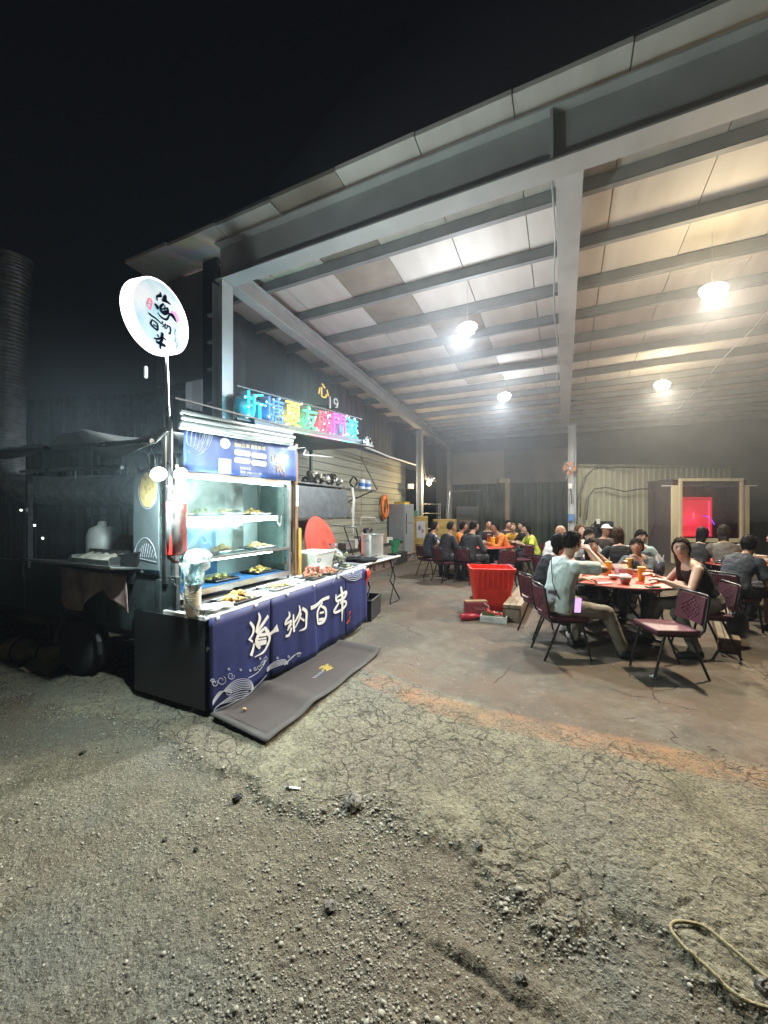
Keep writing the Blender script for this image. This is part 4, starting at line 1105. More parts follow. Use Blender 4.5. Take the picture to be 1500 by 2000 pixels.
# rolled tarp on the ground
rp = G(80, 1290)
t = thing('rolled_tarp', 'rolled khaki tarpaulin lying on the ground by the truck wheel', 'tarpaulin', (rp.x, rp.y, 0), R(YAW - 8))
m = MB()
def fn(a, b):
    th = 2 * math.pi * b; r = .105 * (1 + .18 * math.sin(a * 9) + .10 * math.sin(th * 3 + a * 11)) * (1 if .03 < a < .97 else .6)
    return (-.42 + .84 * a, r * math.cos(th) * 1.25 + .03 * math.sin(a * 7), max(.0, .10 + r * math.sin(th) + .015 * math.sin(a * 15)))
m.grid(fn, 40, 20); m.build('roll', mat('khaki_canvas', (.30, .24, .14), .85, var=.35, scale=6, bump=.3, bscale=25), t, smooth=True)
m = MB(); m.grid(lambda a, b: (.1 + .36 * a, -.12 - .20 * b, .03 + .06 * (1 - b) + .02 * math.sin(a * 12)), 14, 8); m.build('loose_end', MATS['khaki_canvas'], t, smooth=True, solid=.006)
for x in (-.2, .12):
    m = MB(); m.tube([(x, .155 * math.cos(k * math.pi / 10), .11 + .135 * math.sin(k * math.pi / 10)) for k in range(20)], .008, 6, closed=True); m.build('tie', M_cord, t)

# --- long mat
mt4 = [G(410, 1408), G(520, 1456), G(745, 1276), G(660, 1256)]
t = thing('floor_mat', 'long brown rubber backed floor mat with a fold in front of the banner', 'mat', (-2.1, 3.3, 0)); mo = Vector((-2.1, 3.3, 0))
def matp(a, b):
    p = (mt4[0] * (1 - b) + mt4[1] * b) * (1 - a) + (mt4[3] * (1 - b) + mt4[2] * b) * a
    z = .020 + .040 * math.exp(-((a - .30) / .055) ** 2) * (1 - .5 * b) + .03 * math.exp(-((a) / .05) ** 2) * (1 - b) + .05 * max(0, a - .93) / .07 * (.4 + .6 * b) + .006 * math.sin(a * 22) * b
    return Vector((p.x, p.y, z)) - mo
m = MB(); m.grid(matp, 60, 14); m.build('mat_backing', mat('mat_edge', (.045, .040, .036), .8, var=.2, bump=.1), t, smooth=True, solid=.012)
m = MB(); m.grid(lambda a, b: matp(.035 + .93 * a, .10 + .80 * b) + Vector((0, 0, .0085)), 60, 12); m.build('carpet', mat('mat_carpet', (.041, .031, .028), .95, var=.2, scale=20, bump=.35, bscale=400), t, smooth=True)
m = MB()
def on_mat(mb): mb.v = [tuple(matp(x, y) + Vector((0, 0, .0125))) for x, y, z in mb.v]; return mb
for pts in ([(.60, .42), (.645, .48)], [(.585, .50), (.655, .55)], [(.60, .60), (.66, .44)], [(.62, .40), (.63, .62)]): stroke(m, pts, .030, (0, 0, 0), (1, 0, 0), (0, 1, 0), sub=3)
on_mat(m).build('gold_emblem', mat('mat_gold', (.50, .38, .10), .7), t)
m = MB()
for k in range(9): stroke(m, [(.50 + k * .010, .50 + .02 * (k % 2)), (.505 + k * .010, .56)], .004, (0, 0, 0), (1, 0, 0), (0, 1, 0), sub=2)
on_mat(m).build('pale_lettering', M_line, t)
p = matp(.10, .30); m = MB(); m.ell((0, 0, .012), (.018, .012, .013), (0, .3, .5), 8, 5); o = m.build('dry_leaf', mat('leaf_tan', (.55, .33, .12), .7), None); o.location = Vector(p) + mo + Vector((0, 0, .014)); tag(o, 'small dry tan leaf lying on the near end of the mat', 'leaf')
# cloth scrap on right end: red ribbon hanging at the counter end
rr_ = PX(717, 1118, -2.48)
t = thing('red_cloth', 'small red cloth hanging at the far end of the counter', 'cloth', rr_)
MB().grid(lambda a, b: (.02 * math.sin(b * 5), -.05 + .10 * a + .01 * math.sin(b * 7), .05 - .24 * b), 5, 8).build('cloth', M_redp, t, smooth=True, solid=.004)
# ================================================================ KITCHEN AWNING, LED SIGN
ka = thing('kitchen_awning', 'dark flat awning over the cooking corner under the coloured letters', 'awning', (-4.4, 5.6, 0)); kao = Vector((-4.4, 5.6, 0))
L0, L1 = Vector((-4.05, 4.25, 2.86)), Vector((-3.50, 6.95, 2.92))
m = MB(); m.add([L0, L1, (-5.3, 7.2, 3.0), (-5.3, 4.2, 2.95), L0 + Vector((0, 0, .10)), L1 + Vector((0, 0, .10)), (-5.3, 7.2, 3.08), (-5.3, 4.2, 3.03)], [(3, 2, 1, 0), (4, 5, 6, 7), (0, 1, 5, 4), (1, 2, 6, 5), (2, 3, 7, 6), (3, 0, 4, 7)])
tpart('canopy', m, mat('canopy_dark', (.07, .08, .09), .5, var=.3), ka, kao)
m = MB(); m.tube([L0 + Vector((.01, 0, .0)), L1 + Vector((.01, 0, 0))], .02, 8); tpart('edge_bar', m, M_steel, ka, kao)
m = MB(); m.grid(lambda a, b: (L1.x - .02 + .05 * math.sin(a * 12) * b, L1.y - .35 + .38 * a, L1.z + .04 + .10 * math.sin(a * 3) * b + .05 * math.sin(a * 9 + b * 4)), 10, 5); tpart('foil_wrap', m, M_steel, ka, kao, smooth=True, solid=.004)
for y in (4.4, 6.8):
    m = MB(); m.box((-4.9, y, 1.47), (.05, .05, 2.94)); tpart('post', m, M_dark, ka, kao)
m = MB(); m.tube([PX(650, 893, -4.0), PX(592, 888, -3.9), PX(597, 878, -3.9)], .012, 6); tpart('folding_arm', m, M_white, ka, kao)
m = MB(); m.tube([PX(705, 893, -4.3), PX(737, 957, -4.4)], .018, 8); tpart('brace', m, M_steel, ka, kao)
led = thing('led_sign', 'row of coloured glowing letters in cyan, blue, yellow, green, red and pink', 'sign', (-3.8, 5.5, 2.9)); ledo = Vector((-3.8, 5.5, 2.9))
A, B = PX(497, 792, -4.10), P(688, 836, 7.45)
dirL = (B - A).normalized(); upL = Vector((0, 0, 1))
m = MB(); m.beam(A - dirL * .3 + Vector((0, 0, -.24)), B + dirL * .3 + Vector((0, 0, -.24)), .03, .03); m.beam(A - dirL * .3 + Vector((0, 0, .22)), B + dirL * .3 + Vector((0, 0, .22)), .02, .02); tpart('mounting_bar', m, M_dark, led, ledo)
az = dirL.cross(upL)
LED = [('折', (0, .75, 1.0), 20), ('塘', (.03, .22, 1.0), 26), ('夏', (1.0, .85, .08), 22), ('友', (.02, 1.0, .35), 18), ('勝', (1.0, .03, .12), 24), ('門', (1.0, .06, .75), 24), ('渡', (0, .78, 1.0), 22)]
for k, (ch, c, e) in enumerate(LED):
    e = 1.15
    s_ = k / 6; p = A.lerp(B, s_); h = .40
    m = MB(); m.lathe([(0, -.19), (.17, -.19), (.235, -.17), (.24, -.16), (.235, -.155), (0, -.17)], p, 28, az); tpart('halo_catcher', m, mat('plate_grey', (.055, .055, .06), .7, var=.15), led, ledo, smooth=True)  # plate added behind each letter to catch a coloured halo
    m = MB(); put_text(m, ch, p, dirL, upL, h, .03, .34); o = tpart('letter', m, mat('led_%d' % k, (.02, .02, .02), .6, emit=c, es=e), led, ledo)
    # rows of bright diodes on the strokes
    rnd = random.Random(k); m = MB(); vs, fs = glyphs(ch, .5)
    hh = max(v.y for v in vs) - min(v.y for v in vs); ww = max(v.x for v in vs) - min(v.x for v in vs); az = dirL.cross(upL)
    for q in range(9):
        v = rnd.choice(vs); pp_ = p + dirL * (v.x * .36 / ww) + upL * (v.y * h / hh) + az * .025
        m.ell(pp_, (.012, .012, .016), None, 6, 4)
    tpart('diodes', m, emis('led_dot_%d' % k, tuple(.30 + .70 * x for x in c), 2.2), o, ledo)['kind'] = 'stuff'
    point(led, p - ledo - az * .05, 6, tuple(max(.01, x) for x in c), .05)
    point(led, p - ledo + az * .28, 9, tuple(max(.01, x) for x in c), .15)
# dim second sign behind it
d2 = thing('faint_letters', 'faint gold and white letters mounted above the coloured letter row', 'sign', P(640, 775, 8.3)); d2o = d2.location.copy()
m = MB(); put_text(m, '心', P(632, 763, 8.3), dirL, upL, .30, .02); tpart('gold_letter', m, mat('dim_gold', (.65, .45, .10), .35, .4, emit=(1, .7, .15), es=.5), d2, d2o)  # gold letter given a weak glow in its material
m = MB(); put_text(m, '19', P(652, 788, 8.3), dirL, upL, .26, .02); tpart('pale_letter', m, M_white, d2, d2o)
m = MB(); m.beam(P(610, 790, 8.3), P(665, 800, 8.3), .03, .03); m.beam(P(640, 790, 8.3), P(640, 872, 8.3), .03, .03); tpart('mounting_bar', m, M_dark, d2, d2o)

# ---------------------------------------------------------------- cooking corner under the awning
sh = thing('wall_shelf', 'long metal shelf on the left wall loaded with odds and ends', 'shelf', (-4.5, 7.3, 2.1)); sho = Vector((-4.5, 7.3, 2.1))
m = MB(); m.box((-4.65, 7.3, 2.15), (.50, 3.3, .03)); tpart('board', m, M_steel, sh, sho)
for y in (5.8, 7.3, 8.8):
    m = MB(); m.tube([(-5.2, y, 1.85), (-4.45, y, 2.13)], .015, 6); tpart('bracket', m, M_dark, sh, sho)
t = thing('foil_heap', 'heap of crumpled silver foil and bags on the wall shelf', 'foil', (-4.55, 6.7, 2.17)); m = MB(); rnd = random.Random(2)
for k in range(26): m.ell((rnd.uniform(-.15, .15), rnd.uniform(-.55, .5), .05 + rnd.uniform(0, .14)), (rnd.uniform(.04, .10), rnd.uniform(.05, .12), rnd.uniform(.03, .07)), (rnd.random() * 3, rnd.random() * 3, 0), 7, 5)
v = np.array(m.v); v += (RNG.random(v.shape) - .5) * .04; m.v = [tuple(p) for p in v]
m.build('foil', mat('foil', (.45, .44, .40), .35, .5, var=.4), t)['kind'] = 'stuff'
for k, y in enumerate((8.35, 8.65)):
    t = thing('paint_can', ('blue and white can on the wall shelf, nearer of the pair', 'blue and white can at the far end of the wall shelf')[k], 'can', (-4.5, y, 2.167), 0, 'cans on the wall shelf')
    MB().lathe([(0, 0), (.085, 0), (.085, .22), (.08, .23), (0, .23)], n=18).build('can', mat('can_white', (.6, .63, .66), .4), t, smooth=False)
    MB().lathe([(.0865, .06), (.0865, .15)], n=18).build('blue_band', mat('can_blue', (.06, .16, .42), .4), t)
t = thing('wire_coil', 'dark coil of cable on the wall shelf beside the cans', 'cable', (-4.5, 7.95, 2.17))
MB().tube([(.0 + .03 * math.sin(k * 1.3), .14 * math.cos(k * .42), .14 + .13 * math.sin(k * .42)) for k in range(50)], .012, 6).build('cable', M_cord, t)
t = thing('range_hood', 'dark steel range hood above the cooking corner', 'range hood', (-4.6, 6.4, 1.1)); m = MB()
m.add([(-.55, -1.0, .35), (.25, -1.0, .35), (.25, 1.15, .35), (-.55, 1.15, .35), (-.55, -1.0, 1.0), (.15, -1.0, 1.0), (.15, 1.15, 1.0), (-.55, 1.15, 1.0)], [(3, 2, 1, 0), (4, 5, 6, 7), (0, 1, 5, 4), (1, 2, 6, 5), (2, 3, 7, 6), (3, 0, 4, 7)])
m.build('hood', mat('hood_grey', (.075, .085, .09), .45, .3, var=.3), t, bevel=.01)
m = MB(); m.box((.255, .05, .37), (.02, 2.16, .05)); m.build('lip', M_steel, t)
t = thing('white_cords', 'white cords hanging from the wall shelf', 'cord', (-4.38, 7.6, 2.1)); m = MB(); rnd = random.Random(5)
for k in range(6):
    a = rnd.uniform(-.12, .12); m.tube([(.0, a, .06), (.03, a + .03, -.2), (.02, a - .03, -.5 - .1 * k), (.03, a + .05, -.55 - .1 * k)], .008, 5)
m.build('cords', M_white, t)
p = PX(630, 1046, -3.95)
t = thing('folded_round_table', 'red round table top folded and leaning in the cooking corner', 'table', (p.x, p.y, 0))
rotm = Matrix.Rotation(R(-14), 3, 'Y') @ Matrix.Rotation(R(8), 3, 'Z')
m = MB(); m.lathe([(0, -.012), (.60, -.012), (.612, 0), (.60, .012), (0, .012)], n=48, axis=(1, 0, 0)); m.v = [tuple(rotm @ Vector(q) + Vector((0, 0, .93))) for q in m.v]; m.build('table_top', mat('red_laminate', (.36, .045, .03), .4, scale=5, col2=(.56, .085, .05), detail=6), t, smooth=False)
m = MB()
for s_ in (-.35, .35): m.tube([rotm @ Vector((-.05, s_, .4)) + Vector((0, 0, .93)), rotm @ Vector((-.10, s_ + .1, -.92)) + Vector((0, 0, .93))], .014, 6)
m.tube([rotm @ Vector((-.05, -.35, .4)) + Vector((0, 0, .93)), rotm @ Vector((-.05, .35, .4)) + Vector((0, 0, .93))], .014, 6)
m.build('folding_legs', M_dark, t)
t = thing('tripod_frame', 'black folded tube frame leaning behind the red table top', 'frame', (-4.3, 7.0, 0)); m = MB()
m.tube([(.1, -.5, 1.35), (.2, .35, 1.25), (.3, .65, .1)], .014, 6); m.tube([(.1, .0, 1.3), (.3, .42, .1)], .014, 6); m.build('tubes', M_dark, t)
# second folding table with pans and pot
ft = thing('folding_table', 'folding work table with crossed legs holding pans past the counter', 'table', (-2.95, 5.5, 0)); fto = Vector((-2.95, 5.5, 0))
m = MB(); m.box((-3.05, 5.56, .80), (.72, 1.55, .03)); tpart('table_top', m, mat('worktop', (.30, .30, .29), .45), ft, fto)
m = MB(); m.tube([(-2.675, 4.75, .812), (-2.66, 6.38, .812)], .018, 8); tpart('edge_rail', m, M_white, ft, fto)
for y in (5.15, 6.15):
    m = MB(); m.tube([(-2.75, y - .02, .78), (-2.75, y + .22, .42), (-2.72, y - .06, .03)], .014, 6); m.tube([(-2.75, y + .28, .78), (-2.75, y - .0, .40), (-2.70, y + .30, .03)], .014, 6); m.tube([(-2.70, y - .1, .02), (-2.70, y + .34, .02)], .014, 6); m.tube([(-2.75, y - .08, .5), (-2.75, y + .3, .5)], .010, 6)
    tpart('leg_frame', m, M_dark, ft, fto)
pp = PX(727, 1060, -2.98)
t = thing('stock_pot', 'tall stainless stock pot on the folding work table', 'pot', (pp.x, pp.y, .816))
MB().lathe([(0, 0), (.155, 0), (.19, .012), (.19, .39), (.197, .395), (.197, .405), (.175, .405), (.175, .02), (0, .02)], n=32).build('pot', mat('pot_steel', (.62, .62, .60), .32, .55, var=.15), t, smooth=False)
for s_ in (-1, 1):
    m = MB(); m.tube([(.02, s_ * .19, .31), (.02, s_ * .24, .31), (-.06, s_ * .24, .31), (-.06, s_ * .19, .31)], .008, 6); m.build('handle', M_steel, t)
t = thing('black_bag', 'black plastic bag behind the stock pot', 'bag', (pp.x - .35, pp.y + .5, .816)); m = MB(); m.lathe([(0, 0), (.15, .02), (.18, .15), (.13, .28), (.05, .36), (.09, .46), (0, .47)], n=14)
v = np.array(m.v); v += (RNG.random(v.shape) - .5) * .05; m.v = [tuple(q) for q in v]; m.build('bag', mat('black_film', (.015, .015, .016), .3), t, smooth=True)
for k, (u, X, r, lab) in enumerate(((690, -3.05, .17, 'shallow black frying pan with red rim beside the stock pot'), (716, -2.80, .19, 'black frying pan with sauce at the table edge'))):
    y = b_at(u, X); t = thing('frying_pan', lab, 'pan', (X, y, .816), 0, 'frying pans on the work table')
    MB().lathe([(0, 0), (r * .75, 0), (r, .05), (r * .98, .055), (r * .72, .01), (0, .01)], n=28).build('pan', M_black, t, smooth=True)
    MB().lathe([(0, .012), (r * .70, .012), (r * .72, .016), (0, .017)], n=24).build('sauce', mat('sauce', (.20, .07, .03), .3, var=.5, scale=30), t)
    m = MB(); m.tube([(0, r, .05), (0, r + .16, .065)], .012, 8, True); m.build('handle', M_black, t)
# clear storage box, vegetables, red lid jar
b0 = on_counter(612, -3.05)
t = thing('storage_box', 'translucent plastic storage box with lid on the counter', 'storage box', (b0[0], b0[1], b0[2]), R(6))
m = MB(); m.add([(-.16, -.24, 0), (.16, -.24, 0), (.16, .24, 0), (-.16, .24, 0), (-.18, -.26, .22), (.18, -.26, .22), (.18, .26, .22), (-.18, .26, .22)], [(3, 2, 1, 0), (0, 1, 5, 4), (1, 2, 6, 5), (2, 3, 7, 6), (3, 0, 4, 7)]); m.build('tub', mat('frosted_plastic', (.60, .64, .60), .35, trans=.25, var=.1), t, solid=.004)
m = MB(); m.box((0, 0, .232), (.38, .54, .022)); m.build('lid', mat('lid_plastic', (.66, .68, .64), .4, var=.1), t, bevel=.006)
m = MB(); o_ = Vector((.176, -.16, .16)); stroke(m, [(-.07, .04), (.05, .045), (.06, .01)], .008, o_, (0, 1, 0), (0, 0, 1)); stroke(m, [(-.03, .0), (.03, .0), (.03, -.03), (-.03, -.03), (-.03, .0)], .008, o_, (0, 1, 0), (0, 0, 1)); m.build('marker_drawing', M_black, t)
b1 = on_counter(648, -3.0); t = thing('bag_of_greens', 'clear bag of pale green vegetables beside the storage box', 'vegetables', (b1[0], b1[1] + .05, b1[2])); m = MB(); rnd = random.Random(9)
for k in range(46): m.ell((rnd.gauss(0, .07), rnd.gauss(0, .09), .05 + abs(rnd.gauss(0, .06))), (.035, .025, .012), (rnd.random() * 3, rnd.random() * 3, rnd.random() * 3), 7, 4)
m.build('leaves', mat('cabbage', (.34, .42, .22), .5, var=.5, scale=20, col2=(.58, .62, .45)), t, smooth=True)['kind'] = 'stuff'
m = MB(); m.lathe([(.0, 0), (.15, .02), (.17, .12), (.10, .2), (.03, .24), (.07, .30)], n=14); v = np.array(m.v); v += (RNG.random(v.shape) - .5) * .03; m.v = [tuple(q) for q in v]; m.build('bag_film', M_film, t, smooth=True)
b2 = on_counter(618, -2.80); t = thing('sauce_jar', 'small white lidded jar behind the heaped meat', 'jar', (b2[0], b2[1], b2[2])); MB().lathe([(0, 0), (.04, 0), (.045, .09), (.04, .10), (0, .10)], n=16).build('jar', mat('jar_red', (.35, .12, .08), .3), t, smooth=True); MB().lathe([(0, .10), (.047, .10), (.047, .125), (0, .128)], n=16).build('lid', M_white, t)
q = G(722, 1205); t = thing('black_crate', 'black plastic crate on the ground under the counter end', 'crate', (q.x - .08, q.y, 0), R(10))
m = MB(); m.box((0, 0, .02), (.34, .5, .03))
for a in (-1, 1):
    m.box((a * .17, 0, .16), (.02, .5, .30)); m.box((0, a * .25, .16), (.36, .02, .30)); m.box((a * .18, 0, .29), (.02, .54, .03)); m.box((0, a * .26, .29), (.38, .02, .03))
m.build('crate', mat('crate_black', (.03, .033, .035), .45), t, bevel=.006)
# small clutter along the foot of the left wall
rnd = random.Random(12)
JUNK = [('plastic_basin', 'green plastic basin at the foot of the left wall', 'basin', (.03, .17, .09)), ('paper_box', 'small white box on the ledge by the fridge', 'box', (.6, .6, .55))]
g1 = PX(765, 1072, -4.85)
t = thing('plastic_basket', 'green plastic basket by the fridge at the left wall', 'basket', (g1.x, g1.y, .35)); m = MB(); m.lathe([(0, 0), (.20, 0), (.26, .38), (.27, .39), (.25, .39), (.19, .02), (0, .02)], n=20); m.build('basket', mat('basket_green', (.03, .20, .10), .4), t)
MB().box((0, 0, -.175), (.7, .9, .35)).build('stand', M_dark, t)
for k, (u, w, h, c) in enumerate(((752, .34, .16, (.55, .54, .5)), (742, .3, .28, (.30, .22, .15)), (690, .3, .22, (.42, .40, .36)), (676, .26, .16, (.2, .17, .15)), (705, .24, .3, (.25, .24, .22)))):
    X = -5.0; y = b_at(u, X)
    t = thing('junk_box', ['white carton on the ledge left of the fridge', 'brown carton behind the stock pot by the wall', 'pale carton on the wall ledge right of the red table top', 'low dark carton on the wall ledge touching the red table top', 'grey carton on the wall ledge left of the stock pot'][k], 'box', (X, y, .66), R(rnd.uniform(-10, 10)), 'cartons on the wall ledge')
    MB().box((0, 0, h / 2), (w, w * 1.3, h)).build('carton', mat('carton%d' % k, c, .75, var=.2), t, bevel=.006)
    MB().box((0, 0, h + .004), (w * 1.02, .06, .006)).build('tape', M_tray_w, t)
t = thing('wall_ledge', 'low concrete ledge with dark front along the left wall', 'ledge', (-5.05, 9.0, 0)); MB().box((0, 0, .33), (.55, 6.4, .65)).build('block', mat('ledge', (.20, .18, .15), .8, var=.3), t, bevel=.01); MB().box((.03, 0, .645), (.6, 6.42, .025)).build('cap', M_dark, t)
# rusty ground rail
t = thing('ground_rail', 'rust brown steel channel lying along the foot of the left wall', 'rail', (-4.62, 11.0, 0)); m = MB(); m.box((0, 0, .13), (.02, 5.2, .24)); m.box((.05, 0, .245), (.12, 5.2, .018)); m.box((.05, 0, .015), (.12, 5.2, .018))
m.build('channel', mat('rusty_steel', (.17, .11, .085), .7, .3, var=.4, scale=6, col2=(.30, .24, .20)), t)
for k in range(9): MB().box((.05, -2.4 + k * .6, .13), (.10, .012, .21)).build('stiffener', MATS['rusty_steel'], t)
# fridge
fp = PX(783, 1000, -4.95); t = thing('fridge', 'tall grey two door fridge standing at the left wall', 'fridge', (fp.x, fp.y, 0), R(-8))
MB().box((0, 0, .95), (.60, .62, 1.84)).build('body', mat('fridge_grey', (.30, .32, .34), .35, .3, var=.1), t, bevel=.015)
MB().box((.315, 0, .63), (.035, .61, 1.16)).build('door', MATS['fridge_grey'], t, bevel=.01); MB().box((.315, 0, 1.55), (.035, .61, .62)).build('door', MATS['fridge_grey'], t, bevel=.01)
for z in (1.05, 1.40):
    MB().tube([(.335, -.25, z - .16), (.36, -.25, z - .12), (.36, -.25, z + .12), (.335, -.25, z + .16)], .012, 6).build('handle', M_dark, t)
MB().box((0, 0, .02), (.5, .5, .04)).build('plinth', M_black, t)
t = thing('yellow_tray', 'yellow plastic tray lying on top of the fridge', 'tray', (fp.x, fp.y, 1.872)); MB().box((0, .1, .03), (.4, .42, .06)).build('tray', mat('yellow_plastic', (.62, .42, .03), .4), t, bevel=.012); MB().box((0, .1, .065), (.44, .46, .012)).build('rim', MATS['yellow_plastic'], t)
# hose coil
hp = PX(748, 988, -5.30); t = thing('hose_coil', 'coil of bright orange hose hanging on the green wall boards', 'hose', (hp.x, hp.y, hp.z))
m = MB(); rnd = random.Random(3); pts = []
for k in range(9 * 24):
    a = 2 * math.pi * k / 24; r = .30 + .045 * math.sin(k * .11) + .02 * rnd.random() * 0; turn = k / 24
    pts.append((.06 + .04 * math.sin(turn * 2.1), (r - .02 * (turn % 3)) * .78 * math.cos(a), (r + .02 * (turn % 4)) * math.sin(a) - .03))
m.tube(pts, .016, 7); m.build('hose', mat('hose_orange', (.72, .19, .03), .4), t, smooth=True)
MB().tube([(-.05, 0, .33), (.12, 0, .33)], .012, 6).build('hook', M_dark, t)
m = MB(); c0 = hp - Vector((0, 2.0, .45)); t2 = thing('wall_tap', 'pale tap and short pipe on the green wall boards', 'tap', (-5.3, b_at(700, -5.3), 1.45)); MB().tube([(0, 0, -.25), (.08, 0, -.22), (.08, 0, 0), (.08, .9, -.02), (.1, .95, -.12)], .014, 6).build('pipe', M_white, t2)
# yellow boxes, green crate, wire rack by the post
for k, (u, v0, v1, w, c, lab) in enumerate(((805, 1008, 1072, .36, (.45, .30, .06), 'tall yellow slatted crate beside the fridge'), (821, 1008, 1070, .5, (.42, .28, .06), 'yellow cabinet with a black and white poster behind the diners'), (868, 1014, 1030, .8, (.50, .33, .04), 'low yellow bin behind the orange shirted diner'))):
    tt = 13.6; a, b = P(u, v0, tt), P(u, v1 if v1 > 1050 else 1080, tt); t = thing('yellow_cabinet', lab, 'cabinet', (a.x, a.y, 0), R(YAW))
    h = a.z; my = mat('yellow_cab', (.30, .20, .045), .5, var=.3, scale=4)
    MB().box((0, 0, h / 2), (w, .35, h)).build('body', my, t, bevel=.01)
    for q in range(5): MB().box((0, -.18, .12 + q * h / 5), (w * .8, .012, h / 9)).build('slat', mat('yellow_slat', (.34, .235, .07), .5), t)
    if k == 1:
        o = MB().box((0, -.192, h * .68), (w * .62, .006, h * .40)).build('poster', mat('poster_paper', (.36, .35, .36), .6), t)
        m = MB(); m.box((-.05, -.197, h * .72), (.09, .004, .16)); m.box((.06, -.197, h * .64), (.07, .004, .12)); m.build('poster_mark', mat('poster_ink', (.12, .11, .14), .6), o)
    if k == 0: MB().box((0, .02, h + .10), (w, .33, .19)).build('green_lid', mat('crate_green', (.04, .16, .10), .5), t, bevel=.01)
tt = 13.8; a = P(840, 985, tt); t = thing('wire_rack', 'silver wire shelf rack under the warm bulb', 'rack', (a.x, a.y, 0), R(YAW)); m = MB()
for x in (-.34, .34):
    for y in (-.18, .18): m.tube([(x, y, 0), (x, y, 1.92)], .012, 6)
m.build('upright', M_steel, t)
for z in (.5, 1.0, 1.55, 1.88):
    m = MB()
    for y in (-.18, 0, .18): m.tube([(-.34, y, z), (.34, y, z)], .009, 6)
    for x in (-.34, 0, .34): m.tube([(x, -.18, z), (x, .18, z)], .009, 6)
    m.build('shelf', M_steel, t)
# warm bulb lamp by the post
wp = P(838, 944, 13.6); t = thing('bulb_lamp', 'bare warm bulb with metal reflectors by the left rear post', 'lamp', wp)
MB().ell((0, 0, 0), (.07, .07, .085), n=14, m=8).build('bulb', emis('warm_bulb', (1, .72, .32), 55), t, smooth=True)
for a_ in (-.9, .6, 2.4):
    m = MB(); m.lathe([(.03, 0), (.14, .14), (.145, .14), (.03, -.01)], (.05 * math.cos(a_), .05 * math.sin(a_) + .1, .10), 14, (math.cos(a_), .3, .6 + .2 * a_)); m.build('reflector', M_steel, t, smooth=True)
MB().tube([(0, 0, .08), (.05, .1, .3), (-.35, .2, .34)], .012, 6).build('arm', M_dark, t)
point(t, (0, -.12, -.05), 60, (1, .72, .36), .07)
t = thing('junction_box', 'small white box on the rear left post', 'box', P(802, 950, 13.7), R(YAW)); MB().box((0, 0, 0), (.22, .12, .18)).build('case', M_white, t, bevel=.01); MB().box((0, -.063, 0), (.16, .01, .12)).build('cover', M_white, t)
m = MB(); pc = [PX(700, 868, XL - .02), PX(760, 892, XL - .02), PX(828, 913, XL - .02), PX(832, 935, XL - .02)]
t = thing('wall_pipe', 'pale pipe running along the left wall to the rear post', 'pipe', pc[0]); m.tube([p - pc[0] for p in pc], .028, 8); m.build('pipe', M_white, t, smooth=True)

# ---------------------------------------------------------------- back of the shed: tube gantry, post, fan, cables
gp = P(915, 1050, 14.2); t = thing('tube_gantry', 'tall metal tube frame holding a dark machine behind the back table', 'frame', (gp.x, gp.y, 0), R(YAW))
for s_ in (-1, 1):
    m = MB()
    for y in (-.3, .3): m.tube([(s_ * .92, y, 0), (s_ * .62 - .1, y * .6, 2.36)], .022, 6)
    m.tube([(s_ * .80, -.26, .9), (s_ * .80, .26, .9)], .016, 6); m.build('leg', M_steel if s_ < 0 else M_dark, t)
m = MB(); m.tube([(-.72, 0, 2.36), (.52, 0, 2.40)], .022, 6); m.tube([(-.72, -.18, 2.36), (-.72, .18, 2.36)], .016, 6); m.build('top_bar', M_steel, t)
MB().box((-.05, .1, 1.35), (.85, .5, .9)).build('machine', mat('machine_dark', (.035, .035, .033), .5), t, bevel=.03)
MB().box((-.05, -.16, 1.58), (.7, .03, .22)).build('grille', M_dark, t); MB().box((-.05, -.16, 1.15), (.6, .03, .3)).build('panel', mat('machine_brown', (.10, .07, .05), .6), t)
a = P(990, 940, 14.6); t = thing('timber_post', 'weathered timber post with a block on top in front of the green wall', 'post', (a.x, a.y, 0), R(YAW)); MB().box((0, 0, 1.35), (.16, .16, 2.7)).build('post', mat('old_timber', (.19, .16, .11), .8, var=.4, stretch=(1, 1, .15)), t, bevel=.01); MB().box((-.12, 0, 2.78), (.42, .2, .17)).build('block', MATS['old_timber'], t, bevel=.01)
MB().box((.14, .03, 1.3), (.10, .1, 2.5)).build('dark_board', M_dark, t)
fnp = P(1112, 915, 12.35); t = thing('wall_fan', 'orange bladed wall fan high on the middle rear column', 'fan', fnp, R(YAW))
m = MB()
for r in (.10, .17, .235): m.tube([(r * math.cos(k * math.pi / 14), -.08 * (1 - r / .3), r * math.sin(k * math.pi / 14)) for k in range(28)], .004, 5, closed=True)
for k in range(18): a_ = k * math.pi / 9; m.tube([(.03 * math.cos(a_), -.085, .03 * math.sin(a_)), (.14 * math.cos(a_), -.06, .14 * math.sin(a_)), (.235 * math.cos(a_), 0, .235 * math.sin(a_))], .003, 4)
m.build('cage', M_steel, t)
for k in range(4):
    a_ = k * math.pi / 2; m = MB(); m.grid(lambda p, q: (math.cos(a_ + (q - .5) * 1.2) * (.04 + .165 * p), -.03 + .04 * (q - .5), math.sin(a_ + (q - .5) * 1.2) * (.04 + .165 * p)), 4, 4); m.build('blade', mat('fan_orange', (.55, .24, .12), .45), t, smooth=True, solid=.004)
MB().lathe([(0, -.06), (.045, -.05), (.06, .05), (.06, .16), (0, .18)], n=16, axis=(0, 1, 0)).build('motor', M_white, t, smooth=True)
MB().tube([(0, .12, -.02), (0, .14, -.25), (.03, .3, -.3)], .018, 6).build('arm', M_white, t)
